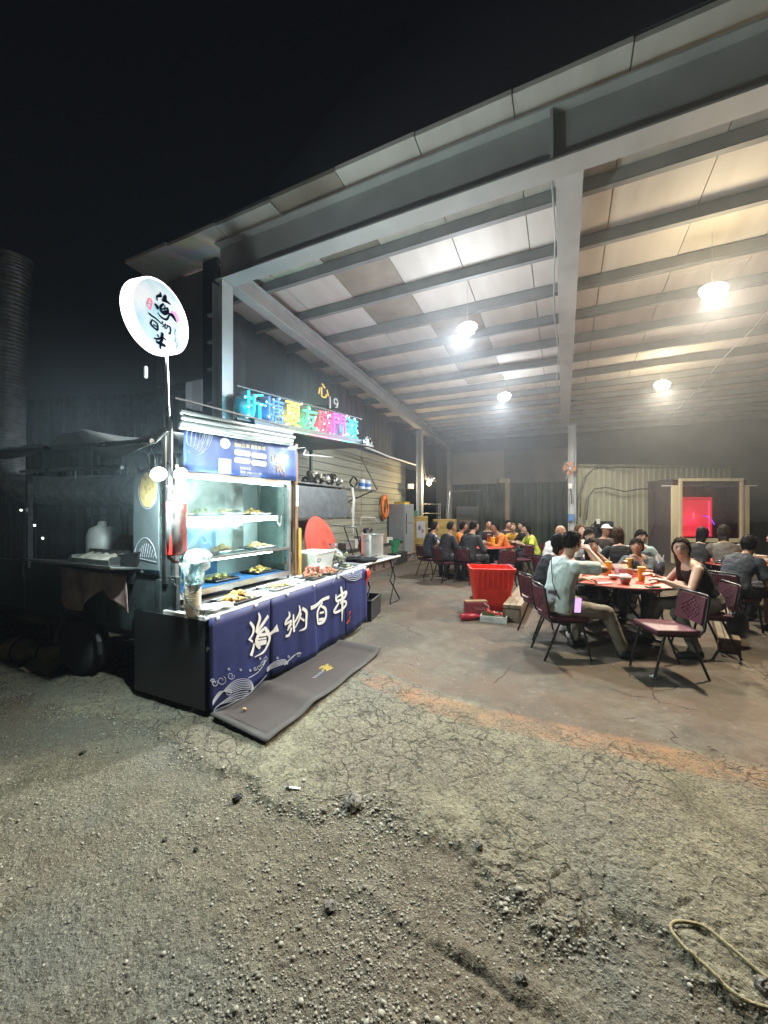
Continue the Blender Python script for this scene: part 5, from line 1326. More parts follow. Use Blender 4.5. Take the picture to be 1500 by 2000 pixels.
t = thing('tool_strip', 'dark cable and blue tag hanging on the middle rear column under the fan', 'cable', P(1112, 960, 12.6), R(YAW)); MB().tube([(0, 0, .25), (.05, 0, .05), (.08, 0, -.25), (.07, 0, -.4)], .02, 6).build('cable', M_dark, t); MB().box((.05, -.02, -.85), (.2, .02, .22)).build('tag', mat('tag_blue', (.12, .25, .5), .5), t); MB().box((.02, -.02, .18), (.12, .02, .16)).build('label', M_white, t)
t = thing('fence_cable', 'looping black cables fixed across the corrugated wall', 'cable', fa)
def cable(pts, r): 
    return MB().tube([P(u, v, 12.7) - fa for u, v in pts], r, 6).build('cable', mat('cable_grey', (.10, .10, .085), .6), t, smooth=True)
cable([(1133, 1010), (1134, 970), (1145, 930), (1165, 910), (1185, 907), (1215, 912), (1240, 912)], .022)
cable([(1145, 1015), (1150, 970), (1160, 955), (1185, 952), (1220, 960), (1250, 955), (1268, 955)], .024)
cable([(1268, 955), (1275, 970), (1276, 1020), (1268, 1045), (1255, 1055)], .018)
jb = P(1165, 1025, 12.6); t = thing('junk_heap', 'dark heap of machinery and hoses against the corrugated wall', 'machinery', (jb.x, jb.y, 0), R(YAW)); m = MB(); rnd = random.Random(8)
m.box((0, 0, .55), (1.0, .5, 1.1)); m.box((.3, .1, 1.15), (.5, .3, .3)); m.build('machine', M_dark, t, bevel=.04)
for k in range(4): MB().tube([(-.5 + .25 * k, -.3, .4), (-.4 + .2 * k, -.35, 1.1), (-.2 + .2 * k, -.3, 1.3 - .1 * k), (.1 * k, -.3, .9)], .02, 6).build('hose', M_cord, t, smooth=True)
MB().box((-.12, -.3, 1.30), (.10, .06, .16)).build('white_tag', M_white, t)

# ---------------------------------------------------------------- booth with the framed red-lit window
bp_ = P(1387, 1000, 12.0); BX = Matrix.Rotation(R(YAW - 1.5), 3, 'Z')
bt = thing('window_booth', 'plywood booth with a pale timber framed window glowing red inside', 'booth', (bp_.x, bp_.y, 0), R(YAW - 1.5)); bt.scale = (.86, 1, 1)
W2_ = 1.10; zs0, zs1 = .72, 2.55
M_tim = mat('pale_timber', (.70, .61, .42), .6, var=.25, scale=4, stretch=(1, 1, .15))
MB().box((-1.27, 0, 1.22), (.26, .10, 2.44)).build('post', M_tim, bt, bevel=.006); MB().box((1.22, 0, 1.22), (.26, .10, 2.44)).build('post', M_tim, bt, bevel=.006)
MB().box((-.05, -.07, 2.60), (2.24, .09, .09)).build('window_frame', M_tim, bt, bevel=.006); MB().box((-.05, -.07, .72), (2.24, .09, .12)).build('window_frame', M_tim, bt, bevel=.006)
MB().box((-1.12, -.07, 1.66), (.09, .085, 1.78)).build('window_frame', M_tim, bt, bevel=.006); MB().box((1.03, -.07, 1.66), (.09, .085, 1.78)).build('window_frame', M_tim, bt, bevel=.006)
MB().box((-.05, -.055, 1.66), (2.08, .008, 1.80)).build('glass_pane', glassy('booth_glass', (.88, .85, .86), .02, .10, .02), bt)
MB().box((-.05, .02, .36), (2.3, .04, .60)).build('lower_board', mat('booth_board', (.10, .09, .08), .7), bt)
m = MB(); m.box((-.05, 1.6, 1.3), (2.6, .04, 2.6)); m.box((-1.38, .8, 1.3), (.04, 1.6, 2.6)); m.box((1.33, .8, 1.3), (.04, 1.6, 2.6)); m.build('room_wall', mat('booth_wall', (.11, .085, .085), .7, var=.2), bt)
MB().box((-.05, .8, 2.62), (2.8, 1.7, .04)).build('room_ceiling', mat('booth_ceiling', (.14, .12, .12), .7), bt)
MB().box((-.05, -.02, 2.42), (3.4, .03, .03)).build('cross_bar', M_white, bt)
MB().box((.95, .9, 1.3), (.5, .5, 2.2)).build('inner_cabinet', mat('booth_cab', (.25, .10, .09), .6), bt, bevel=.02)
rs = thing('red_light_box', 'large red glowing panel behind the booth window', 'light box', bp_ + BX @ Vector((-.31, .42, 0)), R(YAW - 1.5)); rs.location.z = .78
RED = emis('red_glow', (1.0, .002, .035), .60)
m = MB(); m.box((0, 0, .66), (1.40, .06, 1.28)); m.build('panel', RED, rs, bevel=.03)
m = MB()
for k in range(14): m.tube([(-.58 + k * .085, -.02, 1.20), (-.54 + k * .085, -.05, 1.24 + .03 * (k % 2)), (-.50 + k * .085, -.02, 1.21)], .010, 5)
m.build('foil_fringe', M_steel, rs)
MB().tube([(.58, -.06, .05), (.58, -.06, 1.15)], .012, 6).build('light_strip', emis('pink_strip', (1, .05, .2), 1.2), rs)
MB().box((.10, -.033, .70), (.03, .006, .22)).build('pale_mark', emis('pink_mark', (1, .25, .3), .7), rs)
m = MB(); rnd = random.Random(6)
for k in range(9): m.tube([(-.3 + k * .06, -.04, .06), (-.3 + k * .06 + rnd.uniform(-.02, .02), -.04, .10 + rnd.uniform(.02, .14))], .006, 5)
m.build('glowing_bottles', emis('red_bottles', (1, .10, .09), .6), rs)  # red light on the bottles is put into their material as emission
point(rs, (0, -.25, .6), 3, (1, .03, .12), .2)
pu = thing('purple_neon', 'curved purple neon line beside the red glowing panel', 'light', bp_ + BX @ Vector((.08, .40, 0)), R(YAW - 1.5)); pu.location.z = 1.3
MB().tube([(0, 0, .18), (.14, 0, .16), (.28, 0, .06), (.38, 0, -.10)], .014, 8).build('neon_tube', emis('neon_purple', (.16, .06, 1.0), 1.6), pu, smooth=True)
MB().box((-.01, .02, .18), (.03, .03, .03)).build('holder', M_dark, pu)
# ================================================================ TABLES AND CHAIRS
M_chair = mat('burgundy_vinyl', (.085, .018, .030), .58, var=.25, scale=6, bump=.05)
M_frame = mat('black_tube', (.022, .020, .020), .35, .3)
def make_chair():
    t = thing('banquet_chair', 'chair', 'chair')
    m = MB(); n = 6
    m.box((0, .0, .445), (.41, .41, .05)); m.build('seat', M_chair, t, bevel=.018, seg=3)
    # pierced backrest
    tilt = R(10); m = MB(); cw, chh = .0288, .0215; nx, nz = 13, 12
    def bp2(x, z):                     # curved, leaning plane
        return (x, -.205 - math.tan(tilt) * (z - .47) - .03 * (1 - (x / .19) ** 2), z)
    for i in range(nx):
        for j in range(nz):
            x0, z0 = -.187 + i * cw, .515 + j * chh; cx, cz = x0 + cw / 2, z0 + chh / 2
            d = math.hypot(cx, (cz - .64) * 1.15)
            hole = d < .12 and (i + j) % 2 == 0 and d > .02
            if not hole:
                m.add([bp2(x0, z0), bp2(x0 + cw, z0), bp2(x0 + cw, z0 + chh), bp2(x0, z0 + chh)], [(0, 1, 2, 3)])
            else:
                out = [(0, 0), (.5, 0), (1, 0), (1, .5), (1, 1), (.5, 1), (0, 1), (0, .5)]
                vs = [bp2(x0 + a * cw, z0 + b * chh) for a, b in out] + [bp2(cx + .0095 * math.cos(math.pi * (1.25 + k * .25)), cz + .0095 * math.sin(math.pi * (1.25 + k * .25))) for k in range(8)]
                m.add(vs, [(k, (k + 1) % 8, 8 + (k + 1) % 8, 8 + k) for k in range(8)])
    m.build('backrest', M_chair, t, solid=.022)
    r = .0125
    m = MB(); yb = lambda z: -.215 - math.tan(tilt) * (z - .47)
    m.tube([(-.205, -.17, .425), (-.205, yb(.50), .47), (-.205, yb(.66), .66), (-.20, yb(.78), .775), (-.17, yb(.80), .798), (.17, yb(.80), .798), (.20, yb(.78), .775), (.205, yb(.66), .66), (.205, yb(.50), .47), (.205, -.17, .425)], r, 8); m.build('back_frame', M_frame, t, smooth=True)
    m = MB(); m.tube([(-.19, -.19, .412), (-.19, .18, .412), (.19, .18, .412), (.19, -.19, .412)], r * .9, 6, closed=True); m.build('seat_frame', M_frame, t)
    for sx in (-1, 1):
        MB().tube([(sx * .195, .13, .415), (sx * .20, .23, .0)], r, 8).build('leg', M_frame, t)
        MB().tube([(sx * .195, -.10, .415), (sx * .205, -.27, .0)], r, 8).build('leg', M_frame, t)
    return t
CHAIR0 = make_chair(); CHAIR0['group'] = 'burgundy banquet chairs'; _cu = [False]
def chair(xc, yc, face, label):
    p = CW(xc, yc); a = R(YAW + face)
    if not _cu[0]:
        _cu[0] = True; CHAIR0.location = p; CHAIR0.rotation_euler = (0, 0, a); CHAIR0['label'] = label; return CHAIR0
    return dup(CHAIR0, p, a, label)
M_red_top = mat('red_table_top', (.40, .055, .032), .35, var=.2, scale=4, spec=.5)
def round_table(xc, yc, r, label, z=.75, rz=0):
    p = CW(xc, yc); t = thing('round_table', label, 'table', p, R(rz), 'red round dining tables')
    MB().lathe([(0, z - .03), (r - .01, z - .03), (r, z - .02), (r, z - .006), (r - .006, z), (0, z)], n=64).build('table_top', M_red_top, t, smooth=False)
    MB().lathe([(r + .001, z - .028), (r + .006, z - .02), (r + .006, z - .008), (r + .001, z - .004)], n=64).build('edge_band', mat('table_edge', (.10, .02, .02), .5), t)
    for s in (-1, 1):
        m = MB(); k = r * .55
        m.tube([(s * .28, -k, .02), (s * .28, k, .02)], .016, 6); m.tube([(s * .28, -k * .8, .02), (s * .10, k * .55, z - .04)], .016, 6); m.tube([(s * .28, k * .8, .02), (s * .10, -k * .55, z - .04)], .016, 6); m.build('leg_frame', M_frame, t)
    m = MB(); m.tube([(-.28, 0, .30), (.28, 0, .30)], .012, 6); m.box((0, 0, z - .05), (.6, r * .9, .03)); m.build('crossbar', M_frame, t)
    return t
T1, T0, T2, T3, T4 = (3.0, 4.97), (2.46, 9.75), (4.02, 7.05), (6.15, 6.35), (3.35, 11.6)
round_table(*T1, .70, 'red round table nearest the camera with yellow drink cups', rz=40)
round_table(*T0, .80, 'red round table at the back with orange shirted diners', rz=10)
round_table(*T2, .72, 'red round table hidden among the diners behind the nearest table', rz=70)
round_table(*T3, .75, 'red table at the right edge of the picture with a white box', rz=0)
round_table(*T4, .70, 'farthest red round table, behind the orange shirted group', rz=25)
chair(2.83, 3.86, 86, 'empty burgundy chair with pierced back standing nearest the camera')
chair(2.72, 8.75, 75, 'empty burgundy chair with its seat showing behind the red tub')
chair(3.30, 9.35, 100, 'empty burgundy chair behind the other empty one, right of the back table')
chair(2.55, 8.30, 10, 'empty burgundy chair at the near side of the back table, left of the red tub')
# ================================================================ PEOPLE
SKIN = {'a': (.42, .255, .175), 'b': (.33, .185, .12), 'c': (.48, .315, .235)}
def head_surf(d, kid=False):
    """point of the head surface for a unit direction (x right, y front, z up)"""
    x, y, z = d
    rx, ry, rz = .076, .098, .118
    jaw = 1 - .24 * max(0, -z) ** 1.3
    f = max(0.0, y)
    px, py, pz = x * rx * jaw, y * ry, z * rz
    g = lambda a, b, sx, sz: math.exp(-((x - a) / sx) ** 2 - ((z - b) / sz) ** 2)
    if f > 0:
        py += f * (.024 * g(0, -.16, .13, .17) + .012 * g(0, .02, .10, .16) + .010 * g(0, -.86, .4, .22) + .007 * g(0, -.50, .26, .10) - .011 * g(.36, .06, .2, .13) - .011 * g(-.36, .06, .2, .13) + .005 * g(0, .28, .6, .10) - .004 * g(0, -.36, .5, .06))
    else:
        py *= 1.06; pz += .004
    return Vector((px, py, pz))
def head_mb(M, c, n=30, m=22, fn=None):
    mb = MB(); vs = []; fs = []
    fn = fn or head_surf
    dirs = [(0, 0, -1)] + [(math.cos(ph) * math.cos(th), math.cos(ph) * math.sin(th), math.sin(ph)) for ph in [(-math.pi / 2 + math.pi * i / m) for i in range(1, m)] for th in [2 * math.pi * j / n for j in range(n)]] + [(0, 0, 1)]
    vs = [M @ fn(d) + c for d in dirs]
    for j in range(n): fs.append((0, 1 + (j + 1) % n, 1 + j))
    for i in range(m - 2):
        for j in range(n):
            a, b = 1 + i * n + j, 1 + i * n + (j + 1) % n; fs.append((a, b, b + n, a + n))
    o = 1 + (m - 2) * n
    for j in range(n): fs.append((o + j, o + (j + 1) % n, len(vs) - 1))
    return mb.add(vs, fs)
def ring(c, ax, ay, rx, ry, n=18):
    return [c + ax * (rx * math.cos(2 * math.pi * k / n)) + ay * (ry * math.sin(2 * math.pi * k / n)) for k in range(n)]
def ik(a, c, l1, l2, pole):
    d = c - a; L_ = d.length; mx = (l1 + l2) * .995
    if L_ > mx: c = a + d * (mx / L_); d = c - a; L_ = mx
    if L_ < abs(l1 - l2) + .02: L_ = abs(l1 - l2) + .02
    x = (l1 * l1 - l2 * l2 + L_ * L_) / (2 * L_); h = math.sqrt(max(0, l1 * l1 - x * x)); dn = d.normalized()
    p = pole - dn * pole.dot(dn)
    if p.length < 1e-4: p = Vector((0, 0, -1))
    p.normalize()
    return a + dn * x + p * h, c
_disp = bpy.data.textures.new('folds', 'CLOUDS'); _disp.noise_scale = .075; _disp.noise_depth = 2
def remesh(o, vox, folds=0, it=3):
    md = o.modifiers.new('skin', 'REMESH'); md.mode = 'VOXEL'; md.voxel_size = vox; md.use_smooth_shade = True
    if folds:
        d = o.modifiers.new('folds', 'DISPLACE'); d.texture = _disp; d.strength = folds; d.mid_level = .5; d.texture_coords = 'LOCAL'
    s = o.modifiers.new('smooth', 'SMOOTH'); s.factor = .5; s.iterations = it
    return o
def finger_set(mb, wrist, hd, pn, side, curl=.6, s=1.0):
    """hand: palm, four fingers of unequal length and a thumb. hd = hand direction, pn = palm normal, side = across"""
    hd = hd.normalized(); ac = hd.cross(pn).normalized(); pn = ac.cross(hd).normalized()
    p1 = wrist + hd * .088 * s
    mb.loft([ring(wrist - hd * .01, ac, pn, .026 * s, .02 * s, 12), ring(wrist + hd * .03 * s, ac, pn, .036 * s, .018 * s, 12), ring(wrist + hd * .065 * s, ac, pn, .042 * s, .016 * s, 12), ring(p1, ac, pn, .040 * s, .013 * s, 12)])
    for k, (off, L_) in enumerate(((.030, .072), (.010, .080), (-.010, .074), (-.029, .058))):
        b = p1 + ac * off * s - hd * .006; d = hd; pts = [b - hd * .012]; q = b
        for j, fr in enumerate((.45, .32, .23)):
            ca = curl * (.6 + .5 * j) * (1 + .08 * k)
            d = (hd * math.cos(ca) - pn * math.sin(ca)).normalized() if j == 0 else (d * math.cos(ca * .7) - (pn * math.cos(ca) + hd * math.sin(ca)) * math.sin(ca * .7)).normalized()
            q = q + d * (L_ * fr * s); pts.append(q)
        mb.tube(pts, [.0092 * s, .0090 * s, .0082 * s, .0070 * s], 8, True)
    tb = wrist + hd * .028 * s + ac * (.034 * side * s)
    td = (hd * .72 + ac * (.62 * side) - pn * .32).normalized(); t2 = (hd * .9 + ac * (.18 * side) - pn * .4).normalized()
    mb.tube([tb - td * .012, tb + td * .036 * s, tb + td * .036 * s + t2 * .03 * s], [.0125 * s, .0105 * s, .008 * s], 8, True)

def person(label, xc, yc, face, lean=12, head=(0, 0, 0), hr=None, hl=None, shirt=((.03, .03, .03), 'short'), pants=((.03, .03, .035), 'long'), shoes=(.02, .02, .02), hair=('short', (.012, .010, .010)), skin='a', sc=1.0, seat=.47, feet=None, vox=None, curl=(.7, .7), expr=0, give_chair=True, chair_label=None, pole=None, chair_face=None, stripe=None, glasses=False, twist=0, cap=None, dz=0):
    p = CW(xc, yc)
    root = thing('person', label, 'person', (p.x, p.y, 0), R(YAW + face), 'diners at the tables')
    if give_chair: chair(xc, yc, face if chair_face is None else chair_face, chair_label or ('burgundy chair under the ' + label.split(' ', 1)[1] if False else 'burgundy chair that the ' + short(label) + ' sits on'))
    if vox is None: vox = .0075 if yc < 5.2 else (.011 if yc < 8 else .015)
    V = Vector; up = V((0, 0, 1)); S = sc
    hip = V((0, -.06, seat + .085 * S + dz))
    ln = R(lean)
    tw = Matrix.Rotation(R(twist), 3, 'Z')
    def spine(t, extra=0.0):            # t metres up the back, bending forward more towards the top
        a1 = ln * .75; a2 = ln * 1.25; t *= S
        if t < .25 * S: return hip + V((0, math.sin(a1) * t, math.cos(a1) * t))
        q = hip + V((0, math.sin(a1), math.cos(a1))) * (.25 * S)
        return q + V((0, math.sin(a2), math.cos(a2))) * (t - .25 * S)
    def sax(t):
        f = min(1, max(0, t / .45)); return Matrix.Rotation(R(twist) * f, 3, 'Z') @ V((1, 0, 0))
    def fax(t):
        a = ln * (.75 if t < .25 else 1.25); f = min(1, max(0, t / .45))
        return Matrix.Rotation(R(twist) * f, 3, 'Z') @ V((0, math.cos(a), -math.sin(a)))
    TOR = [(-.085, .10, .085), (-.06, .15, .12), (.0, .172, .135), (.10, .158, .120), (.20, .146, .108), (.31, .163, .114), (.40, .172, .112), (.455, .160, .098), (.495, .115, .080), (.525, .062, .060)]
    def torso(mb, add=0.0, t0=-1, t1=1, bell=0.0):
        rs = [ring(spine(t), sax(t), fax(t), (a + add + bell * max(0, .2 - t)) * S, (b + add + bell * max(0, .2 - t)) * S) for t, a, b in TOR if t0 <= t <= t1]
        mb.loft(rs)
    nk = spine(.50); nd = (spine(.52) - spine(.45)).normalized()
    hm = Matrix.Rotation(R(head[0]), 3, 'Z') @ Matrix.Rotation(R(-head[1]), 3, 'X') @ Matrix.Rotation(R(head[2]), 3, 'Y')
    hs = 1.0 if S > .9 else 1.04
    hc = spine(.53) + (nd * .6 + up * .4).normalized() * (.135 * S) + hm @ V((0, .030, .012))
    hs = hs * (S ** .35)
    HM = hm * hs
    body = MB()
    torso(body)
    body.tube([spine(.47), spine(.53), hc + hm @ V((0, -.025, -.07)) * hs], [.064 * S, .056 * S, .054 * S], 14)
    head_part = head_mb(HM, hc); body.add(head_part.v, head_part.f)
    for s in (-1, 1): body.ell(hc + HM @ V((s * .077, -.006, -.004)), (.010, .020, .032), hm, 8, 6)
    # arms
    sh = MB(); sleeve = shirt[1]
    arms = []
    for s, tgt, cv in ((1, hr, curl[0]), (-1, hl, curl[1])):
        so_ = spine(.435) + sax(.44) * (s * .170 * S) 
        body.ell(so_, (.050 * S,) * 3, None, 12, 8)
        tgt = V(tgt) if tgt is not None else V((s * .20, .36, .80))
        pl = V(pole[0 if s > 0 else 1]) if pole and pole[0 if s > 0 else 1] else V((s * .55, -.35, -.8))
        el, wr = ik(so_, tgt, .285 * S, .255 * S, pl)
        body.tube([so_, so_.lerp(el, .45), el], [.054 * S, .047 * S, .039 * S], 12, True)
        fa_ = (wr - el)
        body.tube([el, el.lerp(wr, .3), wr], [.038 * S, .040 * S, .026 * S], 12, True)
        hd = (fa_.normalized() * .8 + V((-.25 * s, .25, -.05))).normalized()
        pn = V((0, 0, 1)) if abs(hd.z) < .75 else V((s * 1.0, -.3, 0))
        finger_set(body, wr, hd, pn - hd * pn.dot(hd), -s, cv, S)
        arms.append((so_, el, wr))
        if sleeve != 'none':
            a = .022 if sleeve == 'short' else .014
            end = so_.lerp(el, .80)
            sh.ell(so_, (.066 * S,) * 3, None, 12, 8)
            if sleeve == 'short': sh.tube([so_, so_.lerp(el, .4), end], [.068 * S, .070 * S, .074 * S], 12)
            else:
                sh.tube([so_, so_.lerp(el, .45), el], [.066 * S, .062 * S, .056 * S], 12, True)
                sh.tube([el, el.lerp(wr, .4), el.lerp(wr, .93)], [(.042 + .016) * S, (.040 + .014) * S, (.030 + .012) * S], 12, True)
    # legs
    tr = MB(); kind = pants[1]
    for i, s in enumerate((1, -1)):
        hj = hip + V((s * .088 * S, .03, -.02 * S))
        fp = V(feet[i]) if feet and feet[i] else V((s * .13, .42 * S, 0))
        ank = V((fp.x, fp.y - .02, .085 + fp.z))
        kn, ank = ik(hj, ank, .43 * S, .43 * S, V((s * .25, 1.0, .85)))
        body.tube([hj, hj.lerp(kn, .5), kn], [.082 * S, .070 * S, .052 * S], 14, True)
        body.tube([kn, kn.lerp(ank, .3), ank], [.050 * S, .053 * S, .034 * S], 14, True)
        fdir = V((ank.x - hip.x, max(.12, ank.y - kn.y + .22), 0)).normalized() if not feet else V((s * .1, 1, 0)).normalized()
        fr = [(-.055, .030, .028, .045), (-.03, .036, .036, .042), (.05, .040, .034, .040), (.12, .043, .025, .030), (.175, .036, .018, .022), (.19, .022, .012, .018)]
        sidev = fdir.cross(up)
        body.loft([ring(V((ank.x, ank.y, ank.z - .075 + zz)) + fdir * d, sidev, up, w * .8, h * .8, 12) for d, w, h, zz in fr])
        shoe = MB(); shoe.loft([ring(V((ank.x, ank.y, ank.z - .080 + zz)) + fdir * d, sidev, up, (w + .010) * S, (h + .010) * S, 16) for d, w, h, zz in fr])
        shoe.v = [(x, y, max(z, ank.z - .083)) for x, y, z in shoe.v]
        shoe.build('shoe', mat('shoe_%.2f_%.2f' % (shoes[0], shoes[2]), shoes, .5), root, smooth=True)
        tr.tube([hj - (kn - hj) * .05, hj.lerp(kn, .5), kn if kind == 'long' else hj.lerp(kn, .86)], [.100 * S, .088 * S, .072 * S if kind == 'long' else .082 * S], 14, True)
        if kind == 'long': tr.tube([kn, kn.lerp(ank, .35), kn.lerp(ank, .92)], [.070 * S, .068 * S, .058 * S], 14, True)
    torso(tr, .014, -.09, .11)
    sk = mat('skin_' + skin, SKIN[skin], .48, var=.12, scale=14, sss=.06)
    remesh(body.build('body', sk, root), vox, 0, 2)
    pcol = pants[0]; remesh(tr.build('trousers' if kind == 'long' else 'shorts', mat('trousers_%.3f_%.3f' % (pcol[0], pcol[2]), pcol, .85, var=.25, scale=9, bump=.1, bscale=200), root), max(vox, .009), .020, 3)
    if sleeve == 'none': torso(sh, .011, -.07, .47)
    else: torso(sh, .018, -.07, .50, .09)
    sm_ = shirt[2] if len(shirt) > 2 else mat('shirt_%.3f_%.3f' % (shirt[0][0], shirt[0][2]), shirt[0], .85, var=.16, scale=8, bump=.08, bscale=160)
    remesh(sh.build('shirt', sm_, root), max(vox, .009), .024, 3)
    if sleeve != 'none':
        m = MB(); m.tube(ring(spine(.492) + fax(.49) * .004, sax(.49), fax(.49), .098 * S, .082 * S, 20), .009 * S, 6, closed=True); m.build('collar', sm_, root, smooth=True)
    if stripe:
        so_, el, wr = arms[0]; m = MB(); side = V((.75, -.2, .6))
        for off in (-.012, .012): m.tube([so_ + side * .075 + V((0, off, 0)), so_.lerp(el, .5) + side * .066 + V((0, off, 0)), el + side * .052 + V((0, off, 0))], .006, 6)
        m.build('sleeve_stripe', M_ink, root)
    # face
    def on(dx, dz, e=.0):
        y = math.sqrt(max(.02, 1 - dx * dx - dz * dz)); return hc + HM @ (head_surf((dx, y, dz)) + V((0, e, 0)))
    M_eye = mat('eye_dark', (.012, .010, .009), .2); hcol = hair[1]
    M_hair = mat('hair_%.3f_%.3f' % (hcol[0], hcol[2]), hcol, .68, spec=.12, var=.5, scale=40, stretch=(1, 1, .2), bump=.3, bscale=90)
    for s in (-1, 1):
        m = MB(); m.ell(on(s * .40, .06, .000), (.0150 * hs, .007, .0072 * hs), hm, 8, 6); m.build('eye', M_eye, root, smooth=True)
        m = MB(); m.tube([on(s * .20, .22, .002), on(s * .38, .27, .003), on(s * .55, .22, .003)], [.0024, .0034, .0018], 5); m.build('eyebrow', M_hair if hair[0] != 'bald' else M_eye, root, smooth=True)
    m = MB(); m.tube([on(-.24, -.505 + .03 * expr, .000), on(-.1, -.50 - .01 * expr, .002), on(.1, -.50 - .01 * expr, .002), on(.24, -.505 + .03 * expr, .000)], [.0035, .0075, .0075, .0035], 6); m.build('mouth', mat('lips', (.34, .10, .085), .45), root, smooth=True)
    if glasses:
        m = MB()
        for s in (-1, 1): m.tube([on(s * .37 + .22 * math.cos(k * math.pi / 8), .05 + .15 * math.sin(k * math.pi / 8), .012) for k in range(16)], .0022, 5, closed=True); m.tube([on(s * .6, .06, .012), hc + HM @ V((s * .08, .0, .01))], .002, 5)
        m.build('glasses', M_black, root)
    # hair
    style = hair[0]; rr = random.Random(label)
    if style != 'bald':
        fr_ = {'short': .52, 'fringe': .28, 'long': .58, 'bob': .46, 'crop': .58}[style]
        ph0, ph1 = rr.uniform(0, 6), rr.uniform(0, 6)
        def hairf(d):
            x, y, z = d
            th = np.interp(y, [-1, -.35, .05, .35, .62, 1.0], [-.62 if style != 'crop' else -.4, -.45, -.12, .10 if style in ('fringe', 'bob', 'long') else .22, fr_ - .08, fr_])
            if style in ('long', 'bob'): th -= .32 * max(0, 1 - abs(y) * 1.4) * (1 if y > -.2 else 1)
            k = (z - th)
            g = 1 / (1 + math.exp(-max(-30, min(30, k * 22))))
            thick = .80 + g * (.30 if style != 'crop' else .245)
            lump = .035 * math.sin(9 * x + ph0 + 5 * z) * math.sin(8 * y + ph1) + .02 * math.sin(23 * x + 11 * y)
            if style == 'crop': lump *= .3
            base = head_surf((x, min(y, .0) if False else y, z)); base = V((x * .080, y * .100 if y < 0 else y * .099, z * .121))
            return base * (thick + lump * g) + V((0, -.004, .004))
        h = head_mb(HM, hc, 40, 30, hairf)
        if style in ('long', 'bob'):
            Ld = .30 if style == 'long' else .10
            rgs = []
            for k in range(8):
                f = k / 7; c = hc + HM @ V((0, -.045 - .02 * f, .02)) + V((0, -.02 * f * (1 if lean < 25 else 0), -.10 * f - Ld * f))
                w = (.082 - .020 * f); dd = .048 - .016 * f
                rgs.append([c + hm @ V((w * math.cos(a) * (1 + .06 * math.sin(7 * a + k)), dd * math.sin(a) * (1 + .06 * math.sin(5 * a)), 0)) for a in [2 * math.pi * q / 16 for q in range(16)]])
            h.loft(rgs)
        ns = 170 if yc < 6 else (90 if yc < 8 else 50)
        for q in range(ns):
            a = rr.uniform(0, 6.283); z0 = rr.uniform(-.2, .98)
            th0 = float(np.interp(math.sin(a), [-1, -.35, .05, .35, .62, 1.0], [-.62, -.45, -.12, .12, fr_ - .08, fr_]))
            zA = max(z0, th0 + .05); L_ = rr.uniform(.22, .50) * (1 if math.sin(a) < .2 else (.55 if style == 'fringe' else .30))
            pts = []
            for w in (0, .33, .66, 1):
                ph = math.asin(max(-.95, min(.98, zA))) - L_ * w; cz = math.cos(ph); aa = a + .25 * w * math.sin(q)
                rad_ = (1.075 + .04 * math.sin(w * 3.1) + rr.uniform(0, .035)) * (1.0 if style != 'crop' else .985)
                pts.append(hc + HM @ (V((math.cos(aa) * cz * .080, math.sin(aa) * cz * .100, math.sin(ph) * .121)) * rad_ + V((0, -.004, .004))))
            h.tube(pts, [.003, .0055, .0045, .001] if style != 'crop' else [.002, .003, .0025, .001], 4)
        h.build('hair', M_hair, root, smooth=True)
    if cap:
        m = head_mb(HM, hc, 30, 20, lambda d: V((d[0] * .090, d[1] * .112, max(d[2], .30) * .128)))
        m.build('cap', cap, root, smooth=True)
        m = MB(); m.grid(lambda a, b: hc + HM @ V(((a - .5) * .15, .09 + .075 * b * math.sin(math.pi * (.15 + .7 * a)), .045 - .012 * b)), 10, 4); m.build('cap_peak', cap, root, smooth=True, solid=.006)
    return dict(root=root, arms=arms, hc=hc, hm=hm, spine=spine, sax=sax, fax=fax, S=S)
def short(l):
    w = l.split()
    return ' '.join(w[:9])

WHT = (.60, .64, .62); BLK = (.018, .018, .020)
MINT = mat('mint_tee', (.50, .57, .54), .85, var=.12, scale=6, bump=.08, bscale=160)
PA = person('man in pale mint tee and khaki trousers eating at the nearest table', 2.00, 4.32, -82, 14, (4, -2, 0), hr=(.04, .30, 1.17), hl=(-.22, .42, .80), shirt=((.5, .57, .54), 'short', MINT), pants=((.17, .145, .11), 'long'), hair=('short', (.014, .011, .010)), sc=1.06, feet=((.20, .62, 0), (-.20, .30, 0)), curl=(1.1, .6), pole=((.75, .3, -.75), None),
            chair_face=-92, chair_label='burgundy chair with black frame under the man in pale mint tee')
PB = person('person in black tee bending over the table left of the mint tee', 2.10, 5.02, -84, 24, (-10, -30, 0), hr=(.16, .44, .82), hl=(-.12, .44, .82), shirt=(BLK, 'short'), pants=((.03, .03, .03), 'long'), shoes=(.65, .63, .60), hair=('bob', (.012, .010, .011)), feet=((.18, .28, 0), (-.12, .34, 0)), chair_label='burgundy chair under the black tee person next to the mint tee')
person('girl with dark hair resting her head on her hand at the nearest table', 3.08, 5.85, 168, 30, (6, -16, 12), hr=(.22, .36, .82), hl=(-.10, .26, .98), shirt=((.06, .055, .06), 'short'), hair=('bob', (.014, .011, .010)), skin='c', sc=.90, vox=.009, curl=(.5, 1.2), chair_label='burgundy chair under the girl at the far side of the nearest table')
person('boy in grey tee drinking through a straw at the nearest table', 3.82, 5.70, 132, 30, (14, -20, 0), hr=(.14, .36, .86), hl=(-.06, .34, .94), shirt=((.10, .12, .135), 'short'), hair=('fringe', (.012, .011, .012)), skin='a', sc=.92, vox=.009, curl=(.9, 1.2), chair_label='burgundy chair under the boy drinking through a straw')
